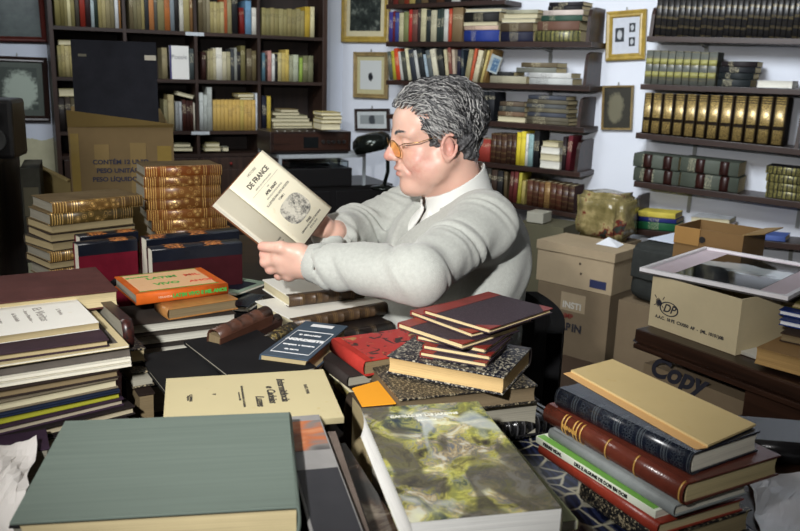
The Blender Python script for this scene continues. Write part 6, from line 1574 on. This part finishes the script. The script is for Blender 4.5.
col = n.mix(n.math('MULTIPLY', sph(hp(.07, 0, .08), .02, .06), .6), col, pale)  # forehead paled: highlight from the light put into the skin colour
col = n.mix(n.math('MULTIPLY', sph(hp(.102, 0, -.045), .010, .020), .55), col, S((196, 104, 100)))
col = n.mix(n.math('MULTIPLY', sph(hp(-.010, .085, 0), .01, .04), .45), col, rosy)
for i in range(4): col = n.mix(n.math('MULTIPLY', sph(pip[i], .004, .016), .4), col, rosy)
col = n.mix(n.math('MULTIPLY', sph(tb2, .004, .018), .45), col, rosy)
n.col(col); n.b.inputs['Subsurface Weight'].default_value = .12; n.b.inputs['Subsurface Radius'].default_value = (.012, .005, .003)
n.bump(n.noise(300, 4, .6), .25, .0008)
me = np_mesh(v_, q_, [n.mat]); add_child('body', me)
print('skin', len(v_))
# ---- sweater
sw = Field()
OFF = .0
sw.ell(bp(-.005, 0, .955), (.150, .200, .155), .05, M=BR3)
sw.ell(bp(-.050, 0, .985), (.120, .165, .125), .05, M=BR3)
sw.ell(bp(.008, 0, .80), (.170, .195, .21), .06, M=BR3)
sw.ell(bp(-.02, 0, .63), (.155, .190, .13), .05, M=BR3)
sw.cone(bp(-.038, .045, 1.085), SLn, .052, .056, .05); sw.cone(bp(-.038, -.045, 1.085), SRn, .052, .056, .05)
EL2 = EL
sw.cone(SLn, EL, .062, .052, .05); sw.ell(EL, (.050, .050, .047), .02)
Wc = WLp+(EL-WLp)*.03
sw.cone(EL, WLp+(EL-WLp)*.22, .051, .045, .02); sw.cone(WLp+(EL-WLp)*.22, Wc, .044, .034, .012)
sw.cone(SRn, ER, .062, .052, .05); sw.cone(ER, WR-(ER-WR)*.22, .054, .042, .02)
# neck opening
def vneck(P):
    q = (P-bp(0, 0, 0))@BR3               # x forward, y left, z up
    x_, y_, z_ = q[:, 0], q[:, 1], q[:, 2]
    ax_x = -.015+(z_-1.10)*.25
    rr = np.sqrt((x_-ax_x)**2+(y_)**2)
    d1 = rr-(.084+np.clip(z_-1.08, -.02, .2)*.2)           # collar hole
    lowlim = 1.078-x_*.50
    d1 = np.maximum(d1, lowlim-z_)
    w_ = np.clip((z_-.985)*.62, -.05, .075)               # V opening widening upwards in front
    d2 = np.maximum(np.abs(y_)-w_, .055-x_); d2 = np.maximum(d2, .985-z_)
    return np.minimum(d1, d2)*.8
sw.custom(vneck, bp(.05, 0, 1.1), .22, .006, 's')
# open cuffs
wd_ = (WLp-EL)/np.linalg.norm(WLp-EL); sw.cone(WLp-wd_*.012, WLp+wd_*.06, .0285, .0285, .003, 's')
def folds(P):
    P = P.astype(f32); d = np.zeros(len(P), f32)
    # folds across the sleeve near the elbow and the cuff
    for A_, B_, am in ((WLp, EL, .0036), (EL, SLn, .0034), (WR, ER, .005), (ER, SRn, .005)):
        ba = B_-A_; L_ = float(np.linalg.norm(ba)); u_ = ba/L_; pa = P-A_; t = pa@u_; perp = np.linalg.norm(pa-t[:, None]*u_, axis=1)
        w = np.clip(1.4-perp/.07, 0, 1)*np.clip(t/.03, 0, 1)*np.clip((L_+.03-t)/.05, 0, 1)
        tw = pa@np.array((.3, .5, .8), f32)
        u1 = np.sin(t*74+tw*52+2.6*np.sin(t*23+tw*29)); d -= am*1.1*w*np.exp(-((u1-1)/.22)**2)*-1.0
        d += am*w*np.sin(t*88+tw*75+3.0*np.sin(t*27+tw*31))*(.55+.45*np.sin(t*19+tw*43))*1.5
    q = (P-bp(0, 0, 0))@BR3
    w = np.clip((1.02-q[:, 2])/.1, 0, 1)
    d += .0038*w*np.sin(q[:, 2]*58+q[:, 0]*26+q[:, 1]*14+1.6*np.sin(q[:, 1]*25+q[:, 2]*12))
    d += .0022*np.sin(q[:, 1]*70+q[:, 0]*40+q[:, 2]*30)*np.sin(q[:, 2]*24+1)
    # ribbing at the cuff and the hem
    pa = P-WLp; t = pa@(-wd_); d += np.where((t < .030) & (np.linalg.norm(pa, axis=1) < .06), .0014*np.sin(t*10), 0)
    d += np.where((t > .026) & (t < .034) & (np.linalg.norm(pa, axis=1) < .075), .003, 0)
    return d
sw.disp = folds
v_, q_ = nets(sw, (-.24, 1.32, .50), (.36, 2.14, 1.24), .0042)
n = NT('wool knit', .95, .12); l = S((191, 194, 188))
n.col(n.mix(n.noise(130, 4, .75), dk(l, .72), dk(l, 1.12))); n.b.inputs['Sheen Weight'].default_value = .25; n.b.inputs['Sheen Roughness'].default_value = .5
h1 = n.noise(420, 3, .7); h2 = n.noise(60, 3, .6); n.bump(n.math('ADD', h1, n.math('MULTIPLY', h2, .8)), .6, .0016)
me = np_mesh(v_, q_, [n.mat]); sweater = add_child('sweater', me); print('sweater', len(v_))
cz = -wd_; cM = frame(V([float(t) for t in WLp+wd_*.004]), V([float(t) for t in cz]).orthogonal(), V([float(t) for t in cz]).cross(V([float(t) for t in cz]).orthogonal()), V([float(t) for t in cz]))
mb = MB(); vs = []; fs = []; NS = 72; prof = [(.0335, 0), (.0365, .001), (.0385, .012), (.0395, .026), (.0375, .031), (.031, .031), (.031, 0)]
for r0_, z0_ in prof:
    for k in range(NS):
        a_ = 2*math.pi*k/NS; q0_ = r0_+(.0007 if k % 2 else -.0003)*(r0_ > .033); vs.append((q0_*math.cos(a_), q0_*math.sin(a_), z0_))
for i in range(len(prof)):
    for k in range(NS): fs.append((i*NS+k, i*NS+(k+1) % NS, ((i+1) % len(prof))*NS+(k+1) % NS, ((i+1) % len(prof))*NS+k))
mb.add(vs, fs, 0, None, True); cf = mb.build('cuff', [n.mat], person); cf.matrix_local = PMi @ cM
WOOL = n.mat
# ---- shirt collar
co_ = Field()
def collar(P):
    q = (P-bp(0, 0, 0))@BR3; x_, y_, z_ = q[:, 0], q[:, 1], q[:, 2]
    ax_x = -.012+(z_-1.10)*.22
    rr = np.sqrt(((x_-ax_x)*.94)**2+(y_)**2); r0 = .0800-(z_-1.09)*.16
    top = 1.146-x_*.56; bot = 1.055-x_*.60+.012*np.abs(np.sin(y_*20))
    d = np.abs(rr-r0)-.0022
    d = np.maximum(d, z_-top); d = np.maximum(d, bot-z_)
    gap = np.maximum(x_-.03, 0)*0+ (.012-np.abs(y_)+(1.10-z_)*.25); d = np.maximum(d, np.where(x_ > .03, gap, -1))
    return d*.8
co_.custom(collar, bp(0, 0, 1.12), .13, .003, 'u')
# collar wings on the chest
for s_ in (-1, 1):
    co_.ell(bp(.082, .030*s_, 1.045), (.006, .018, .042), .004, M=np.array((BMx.to_3x3() @ Matrix.Rotation(R(-28), 3, 'Y') @ Matrix.Rotation(R(20*s_), 3, 'X')), f32))
v_, q_ = nets(co_, (-.1, 1.66, .96), (.30, 2.0, 1.24), .0026)
sc_ = NT('shirt cotton', .7, .3); sc_.col(S((228, 230, 226))); add_child('shirt_collar', np_mesh(v_, q_, [sc_.mat]))
# ---- hair: cap and strands
ha = Field(RS_)
HC = (-.018, 0, .058); HR = (.105, .089, .091)
ha.ell(hp(*HC), (.099, .084, .085), .01, M=E3)
ha.cone(hp(-.050, 0, -.005), hp(-.052, 0, -.040), .052, .042, .03)
ha.cone(hp(-.045, .040, -.005), hp(-.050, .032, -.045), .034, .026, .03); ha.cone(hp(-.045, -.040, -.005), hp(-.050, -.032, -.045), .034, .026, .03)
HI = np.array(HMS.inverted(), f32)
LINE = np.array([(.20, .118), (.080, .100), (.058, .088), (.044, .070), (.040, .046), (.034, .022), (.030, .000), (.020, -.006), (.014, .006), (.008, .026), (-.008, .034), (-.024, .026), (-.030, .006), (-.034, -.018), (-.044, -.036), (-.085, -.046), (-.2, -.05)], f32)
def side_keep(x_, z_):
    """signed distance (>0 in front of / below the hair line, seen from the side)"""
    best = np.full(len(x_), 1e9, f32); sg = np.zeros(len(x_), f32)
    P2 = np.stack([x_, z_], 1)
    for a, b in zip(LINE[:-1], LINE[1:]):
        ba = b-a; pa = P2-a; t = np.clip((pa@ba)/(ba@ba), 0, 1); d_ = pa-t[:, None]*ba; dd2 = np.sqrt((d_**2).sum(1))
        cr = ba[0]*pa[:, 1]-ba[1]*pa[:, 0]
        m_ = dd2 < best; best = np.where(m_, dd2, best); sg = np.where(m_, np.sign(cr), sg)
    return best*sg
def hair_cut(P):
    q = P@HI[:3, :3].T+HI[:3, 3]
    return side_keep(q[:, 0], q[:, 2])
# orientation: points in front of the line get the cut
tst = hair_cut(np.array([hp(.10, .03, 0)], f32))[0]; SG = 1 if tst > 0 else -1
ha.custom(lambda P: SG*hair_cut(P), hp(0, 0, 0), .3, .012, 'i')
def hw(P):
    q = P@HI[:3, :3].T+HI[:3, 3]; x_, y_, z_ = q[:, 0], q[:, 1], q[:, 2]
    fl_ = z_*1.0+x_*.55
    return .0050*np.sin(fl_*130+np.sin(x_*70+y_*30)*1.6+y_*40)+.0022*np.sin(fl_*330+x_*120+y_*90)+.0025*np.sin(x_*90-z_*60+y_*50)
ha.disp = hw
lo_ = A3(H0)-.19; v_, q_ = nets(ha, lo_, A3(H0)+.19, .0030)
hm = NT('hair mass', .6, .3)
hm.col(hm.mix(hm.ramp(hm.noise(1, 4, .7, hm.mapd((150, 60, 150))), [(.4, (0,0,0,1)), (.65, (1,1,1,1))]), S((40, 40, 42)), S((104, 104, 106)))); hm.bump(hm.noise(220, 3), .6, .002)
hair = add_child('hair', np_mesh(v_, q_, [hm.mat]))
rs = np.random.RandomState(7)
hm_ = [plain(c, .42, 0, .5) for c in ((30, 30, 32), (66, 66, 69), (118, 119, 121), (200, 200, 198))]
SV = []; SF = []; SM = []
rngp = random.Random(11)
def hair_r(p):   # scale factor to the hair surface direction
    return math.sqrt(sum(((p[i]-HC[i])/HR[i])**2 for i in range(3)))
def proj_h(p, lift):
    k = (1+lift)/max(1e-4, hair_r(p))
    if p[2] < .0:    # lower back follows a column instead of the ellipsoid
        kx = math.hypot((p[0]+.042)/(.056+.3*max(p[2], -.04)), p[1]/(.076+.3*max(p[2], -.04))); kx = (1+lift*.7)/max(kx, 1e-4); return V((-.042+(p[0]+.042)*kx, p[1]*kx, p[2])) if p[0] < -.02 else V(p)
    return V([HC[i]+(p[i]-HC[i])*k for i in range(3)])
made = 0
while made < 3800:
    th = rngp.uniform(0, 2*math.pi); ph = rngp.uniform(-.15, 1.0)
    ph = math.asin(max(-1, min(1, ph)))
    p = V((HC[0]+HR[0]*math.cos(ph)*math.cos(th), HC[1]+HR[1]*math.cos(ph)*math.sin(th), HC[2]+HR[2]*math.sin(ph)))
    if rngp.random() < .12: p = V((-.105+rngp.uniform(0, .04), rngp.uniform(-.07, .07), rngp.uniform(-.02, .03)))
    sd = SG*side_keep(np.array([p.x], f32), np.array([p.z], f32))[0]
    if sd > .0015: continue
    lift = rngp.uniform(-.03, .10)+.05*math.sin(p.x*55+p.z*40)*math.cos(p.y*45); pts = []; cur = proj_h(p, lift); nst = rngp.randint(6, 10); phs = rngp.uniform(0, 6.28); wv_ = rngp.uniform(.3, 1.1); ok = True
    clump = math.sin(cur.x*60)+math.cos(cur.z*50+cur.y*30)
    for k in range(nst):
        pts.append(cur.copy())
        side = 1 if cur.y >= 0 else -1
        top = max(0, min(1, (cur.z-.06)/.08))
        d = V((-1.0, side*(.25+.55*top)*min(1, abs(cur.y)/.03+.3), -.45-.9*(1-top)))
        if cur.x < -.06: d = V((-.25, side*.05, -1))
        if cur.x > .03 and cur.z > .08: d = V((-.9, side*.55, .15))
        d.normalize(); s_ = math.sin(k*1.15+phs*.35+clump*1.5)*wv_
        nrm = V([(cur[i]-HC[i])/HR[i]**2 for i in range(3)]).normalized(); tan = nrm.cross(d).normalized()
        cur = cur+d*.0085+tan*s_*.0062
        cur = proj_h(cur, lift+.03*math.sin(k*1.1+clump*2))
        if cur.z < -.048: break
        if SG*side_keep(np.array([cur.x], f32), np.array([cur.z], f32))[0] > .004: break
    if len(pts) < 4: continue
    if rngp.random() < .06: pts[-1] = pts[-1]+V((rngp.uniform(-.01, 0), rngp.uniform(-.006, .006), rngp.uniform(0, .01)))
    r0 = rngp.uniform(.0005, .0015); base = len(SV)
    W = [HMS @ q for q in pts]; nn_ = len(W)
    for i, w in enumerate(W):
        t = (W[min(i+1, nn_-1)]-W[max(i-1, 0)]).normalized(); u = t.cross(V((0, 0, 1))); u = u.normalized() if u.length > 1e-3 else V((1, 0, 0)); vv = t.cross(u)
        rr = r0*(1-.75*i/(nn_-1))+.0001
        for a_ in (0, 2.094, 4.189): SV.append(w+u*math.cos(a_)*rr+vv*math.sin(a_)*rr)
    front = max(0, min(1, (p.x+.06)/.12))
    wt = [.28-.18*front, .28-.08*front, .26, .18+.26*front]
    if p.x > .0 and p.z < .075: wt = [.05, .15, .35, .45]
    mi = rngp.choices(range(4), wt)[0]
    for i in range(nn_-1):
        for a_ in range(3):
            SF.append((base+3*i+a_, base+3*i+(a_+1) % 3, base+3*i+3+(a_+1) % 3, base+3*i+3+a_)); SM.append(mi)
    made += 1
me = np_mesh(np.array([tuple(v) for v in SV]), np.array(SF), hm_); me.polygons.foreach_set('material_index', np.array(SM, np.int32)); me.update()
hs = link('hair_strands', me, hair); hs['kind'] = 'stuff'
# eyebrows
for s_, sd in ((1, 1), (-1, 2)):
    rr = random.Random(sd); mb = MB()
    for i in range(150):
        t = rr.random(); a_ = V((.0965-.022*t*t, s_*(.012+.036*t), .044+.006*math.sin(t*3)+rr.uniform(-.0025, .0025))); b_ = a_+V((rr.uniform(-.001, .003), s_*.006, rr.uniform(-.002, .002)))
        mb.tube([a_, (a_+b_)/2+V((.001, 0, 0)), b_], [.0010, .0012, .0004], 3, i % 2, HMS)
    add_child('eyebrow', mb.mesh([hm_[1], hm_[2]]))
# spectacles
gl_ = empty('eyeglasses', None); gl_.parent = person; gl_.matrix_local = PMi @ HMS
GM = plain((150, 118, 66), .25, .9)
lens = NT('amber lens', .03); tr_ = lens.n('BsdfTransparent', {'Color': (.96, .80, .50, 1)}); gs_ = lens.n('BsdfGlossy', {'Roughness': .05}); mx_ = lens.n('MixShader', {0: .08, 1: tr_.outputs[0], 2: gs_.outputs[0]}); lens.t.links.new(mx_.outputs[0], lens.out.inputs[0])
gx, gz = .1065, .010
for s_ in (1, -1):
    c = V((gx, s_*.0315, gz)); ln = []
    for i in range(25):
        a_ = 2*math.pi*i/24; yy_, zz_ = .0245*math.cos(a_), .0205*math.sin(a_)-.002*math.cos(2*a_)
        ln.append(V((c.x-.010*(yy_*s_/.0245)*.5-.14*0+zz_*.16, c.y+yy_, c.z+zz_)))
    MB().tube(ln, .0009, 6).build('rim', [GM], gl_)
    mb = MB(); mb.add([c]+ln[:-1], [(0, i+1, (i+1) % 24+1) for i in range(24)]); lo2 = mb.build('lens', [lens.mat], gl_)
    MB().tube([(gx-.006, s_*.056, gz+.010), (gx-.014, s_*.066, gz+.014), (.06, s_*.077, .022), (.01, s_*.083, .030), (-.008, s_*.084, .030), (-.022, s_*.083, .016)], .0010, 6).build('temple_arm', [GM], gl_)
MB().tube([(gx+.002, .009, gz+.004), (gx+.010, 0, gz+.008), (gx+.002, -.009, gz+.004)], .0009, 6).build('bridge', [GM], gl_)
# trousers and shoes
tr = Field()
tr.ell(bp(-.02, 0, .565), (.15, .18, .12), .04, M=BR3)
KL, KR = bp(.40, .075, .50), bp(.40, -.12, .50); AL, AR = bp(.38, .075, .10), bp(.38, -.12, .10)
for K_, A_, s_ in ((KL, AL, 1), (KR, AR, -1)):
    tr.cone(bp(0, .085*s_, .53), K_, .078, .060, .02); tr.cone(K_, A_, .062, .05, .02)
tr.disp = lambda P: (.003*np.sin(P[:, 0]*60+P[:, 2]*45+P[:, 1]*30)).astype(f32)
v_, q_ = nets(tr, (-.42, 1.42, .02), (.36, 2.12, .74), .008)
add_child('trousers', np_mesh(v_, q_, [cloth((42, 44, 52), .85)]))
for A_ in (AL, AR):
    sh_ = Field(); a_ = A_.copy(); a_[2] = .045; b_ = a_+A3(bf)*.17; b_[2] = .035; sh_.cone(a_-A3(bf)*.03, b_, .045, .036, .02); sh_.custom(lambda P: .001-P[:, 2], a_, .3, .004, 'i'); sh_.cone(a_, A_, .04, .045, .02)
    v_, q_ = nets(sh_, a_-.24, a_+.24, .007); add_child('shoe', np_mesh(v_, q_, [leather((30, 24, 22), .3)]))
# ---- chair
chm = frame(V((.135, 1.84, 0)), V((-1, 0, 0)), V((0, -1, 0)), V((0, 0, 1)))
ch = empty('chair', chm, 'dark padded chair in which the sweater wearer sits', 'chair')
CHK = cloth((20, 20, 22), .9); CHW = wood((46, 32, 26), None, .4, 2)
MB().box(-.21, .24, -.23, .23, .375, .432, bev=.02).build('seat', [CHK], ch)
mb = MB(); Nn = 10; pts = []
for i in range(Nn+1):
    y_ = -.17+.34*i/Nn; pts.append((-.215-.03*(1-(y_/.17)**2), y_))
poly = pts+[(x_+.032, y_) for x_, y_ in pts[::-1]]
mb.prism(poly[::-1], 'z', .54, .84); mb.build('backrest', [CHK], ch)
for x_, y_, h_ in ((-.20, -.2, .37), (-.20, .2, .37), (.2, -.2, .37), (.2, .2, .37)):
    MB().tube([(x_*1.05, y_*1.05, 0), (x_, y_, h_+.01)], .016, 10).build('leg', [CHW], ch)
for y_ in (-.12, .12): MB().tube([(-.16, y_, .40), (-.245, y_, .62)], .013, 8).build('back_post', [CHW], ch)
# ---- the open book in the hands
G1 = PY(229, 188, 1.615); G2 = PY(302, 247, 1.620); RT_ = PY(266, 154, 1.705); VT = PY(215, 205, 1.552)
g_ = (G2-G1); Lg_ = g_.length; gy = -g_.normalized()           # y towards the head of the page
r_ = RT_-G1; r_ = r_-gy*r_.dot(gy); v__ = VT-G1; v__ = v__-gy*v__.dot(gy); Wd = r_.length; print('open book', Lg_, Wd, v__.length, [proj(G2+r_)])
rx = r_.normalized(); rz = rx.cross(gy); OB = frame((G1+G2)/2, rx, gy, rz)
if rz.dot(CAM-G1) < 0: print('recto normal flipped')
ob = empty('open_book', OB, 'small old open book with title page, held in both hands', 'book')
vx = (OB.to_3x3().inverted() @ v__.normalized()); th_v = math.atan2(vx.z, -vx.x)
PP = paper((236, 230, 206), .12); PV_SHADE = paper((206, 200, 180), .2)  # verso darker than recto, its shade put into the paper colour
def leafblock(w, h, t, curve, mat, pgm, parent, M, name):
    mb = MB(); N = 14; top = []; bot = []
    for i in range(N+1):
        s_ = i/N; x_ = w*s_; top.append((x_, curve*(1-math.exp(-s_*9))*1.0*(1-.35*s_)-.0)); bot.append((x_, -t))
    vs = []
    for (x_, z_) in top: vs += [(x_, -h/2, z_), (x_, h/2, z_)]
    nb = len(vs)
    for (x_, z_) in bot: vs += [(x_, -h/2, z_), (x_, h/2, z_)]
    fs = []; mi = []
    for i in range(N): fs.append((2*i, 2*i+2, 2*i+3, 2*i+1)); mi.append(0)
    for i in range(N): fs.append((nb+2*i, nb+2*i+1, nb+2*i+3, nb+2*i+2)); mi.append(1)
    for i in range(N): fs.append((2*i, nb+2*i, nb+2*i+2, 2*i+2)); mi.append(1); fs.append((2*i+1, 2*i+3, nb+2*i+3, nb+2*i+1)); mi.append(1)
    fs.append((2*N, nb+2*N, nb+2*N+1, 2*N+1)); mi.append(1); fs.append((0, 1, nb+1, nb)); mi.append(1)
    o = link(name, mesh_from(vs, fs, [mat, pgm], mi), parent); o.matrix_local = M
    for p in o.data.polygons: p.use_smooth = p.material_index == 0
    return o
MV = Matrix.Rotation(th_v if False else 0, 4, 'Y')
xv = vx.normalized(); zv = V((0, 1, 0)).cross(xv)*-1
if zv.dot(OB.to_3x3().inverted() @ (CAM-G1)) < 0 and False: zv = -zv
MVm = frame(V((0, 0, 0)), xv, V((0, -1, 0)) if False else V((0, 1, 0)), xv.cross(V((0, 1, 0))))
if MVm.col[2].to_3d().dot(V((xv.z*-1, 0, 0))+V((0, 0, 0))) < 0 or True:
    # the verso's upper side is the one facing the recto's upper side
    zc_ = xv.cross(V((0, -1, 0))); MVm = frame(V((0, 0, 0)), xv, V((0, -1, 0)), zc_)
leafblock(Wd, Lg_, .012, .004, PP, PGW, ob, Matrix.Identity(4), 'right_page_block')
leafblock(v__.length, Lg_, .006, .003, PV_SHADE, PGW, ob, MVm, 'left_page_block')
MB().box(0, Wd+.003, -Lg_/2-.003, Lg_/2+.003, -.0145, -.0122, bev=.0006).build('back_board', [leather((110, 70, 44))], ob)
o = MB().box(0, v__.length+.003, -Lg_/2-.003, Lg_/2+.003, -.0085, -.0062, bev=.0006).build('front_board', [leather((110, 70, 44))], ob); o.matrix_local = MVm
W_, H_ = Wd, Lg_
zt_ = .0030
def tp(s, fx, fy, size, bold=0, sx=1): put_text('print', s, size, TX, ob, TM(W_*fx, H_*(fy-.5), .0040-.0018*fx+.0006, 0, 0, R(.6)), sx=sx, bold=bold, depth=.0001)
tp('HISTOIRE', .5, .93, .0072); tp('DE FRANCE', .5, .84, .0150, .0004, .92); tp('DEPUIS LES TEMPS ANCIENS', .5, .765, .0045)
MB().box(W_*.12, W_*.88, H_*.235, H_*.237, .0034, .0036).build('rule', [TX], ob).matrix_local = TM(0, 0, .0002)
tp('PAR', .5, .70, .004); tp('ABEL HAAT', .5, .655, .0078, .0004); tp('NOUVELLE ÉDITION REVUE', .5, .61, .0045); tp('ILLUSTRÉE PAR NOS ARTISTES', .5, .56, .0062, .0001); tp('TOME I', .5, .51, .0062, .0001)
tp('PARIS', .5, .125, .0066, .0002); tp('LIBRAIRIE ANCIENNE ET MODERNE', .5, .09, .0048, .0001); tp('RUE DE SEINE', .5, .055, .0048)
n = NT('engraving', .8, .2); f = n.noise(120, 6, .7); g__ = n.noise(26, 3, .6)
n.col(n.mix(n.ramp(n.math('ADD', n.math('MULTIPLY', f, .6), n.math('MULTIPLY', g__, .5)), [(.48, (0,0,0,1)), (.62, (1,1,1,1))]), S((88, 88, 86)), S((206, 202, 188))))
mb = MB(); pts = [(W_*.5+W_*.30*abs(math.cos(a))**.7*(1 if math.cos(a) > 0 else -1), -H_*.5+H_*.315+H_*.145*abs(math.sin(a))**.7*(1 if math.sin(a) > 0 else -1)) for a in [2*math.pi*i/36 for i in range(36)]]
mb.prism(pts, 'z', .0038, .0040); mb.build('engraving', [n.mat], ob)
tv = lambda s, fx, fy, size: put_text('print', s, size, TX, ob, MVm @ TM(v__.length*fx, H_*(fy-.5), .0033, R(180)), depth=.0001)
tv('IMPRIMERIE', .5, .75, .005); tv('DE LA COUR', .5, .79, .004)
# ================================================================ light
w = bpy.data.worlds.new('world'); sc.world = w; w.use_nodes = True
w.node_tree.nodes['Background'].inputs[0].default_value = (.75, .85, 1, 1); w.node_tree.nodes['Background'].inputs[1].default_value = .12
def area(name, loc, target, sx, sy, power, color, spread=180):
    l = bpy.data.lights.new(name, 'AREA'); l.shape = 'RECTANGLE'; l.size = sx; l.size_y = sy; l.energy = power; l.color = color; l.spread = R(spread)
    o = bpy.data.objects.new(name, l); C.objects.link(o); o.location = loc
    o.rotation_euler = (V(target)-V(loc)).to_track_quat('-Z', 'Y').to_euler(); return o
area('ceiling_light', (.2, 2.3, 2.68), (1.5, 4.1, 1.75), .5, 1.2, 54, (.90, .95, 1), 120)
area('ceiling_light', (-1.0, 2.9, 2.68), (-1.0, 5.2, 1.45), 1.0, .5, 31, (.90, .95, 1), 120)
l = bpy.data.lights.new('lamp', 'SPOT'); l.energy = 195; l.color = (1, .985, .96); l.spot_size = R(64); l.spot_blend = 1.0; l.shadow_soft_size = .035
o = bpy.data.objects.new('lamp', l); C.objects.link(o); o.location = (-.34, -.15, 1.70); o.rotation_euler = (V((.0, 1.9, 1.08))-o.location).to_track_quat('-Z', 'Y').to_euler()
area('side_light', (-1.9, 1.6, 2.2), (-.2, 1.7, 1.0), .5, .5, 14, (1, .96, .9))
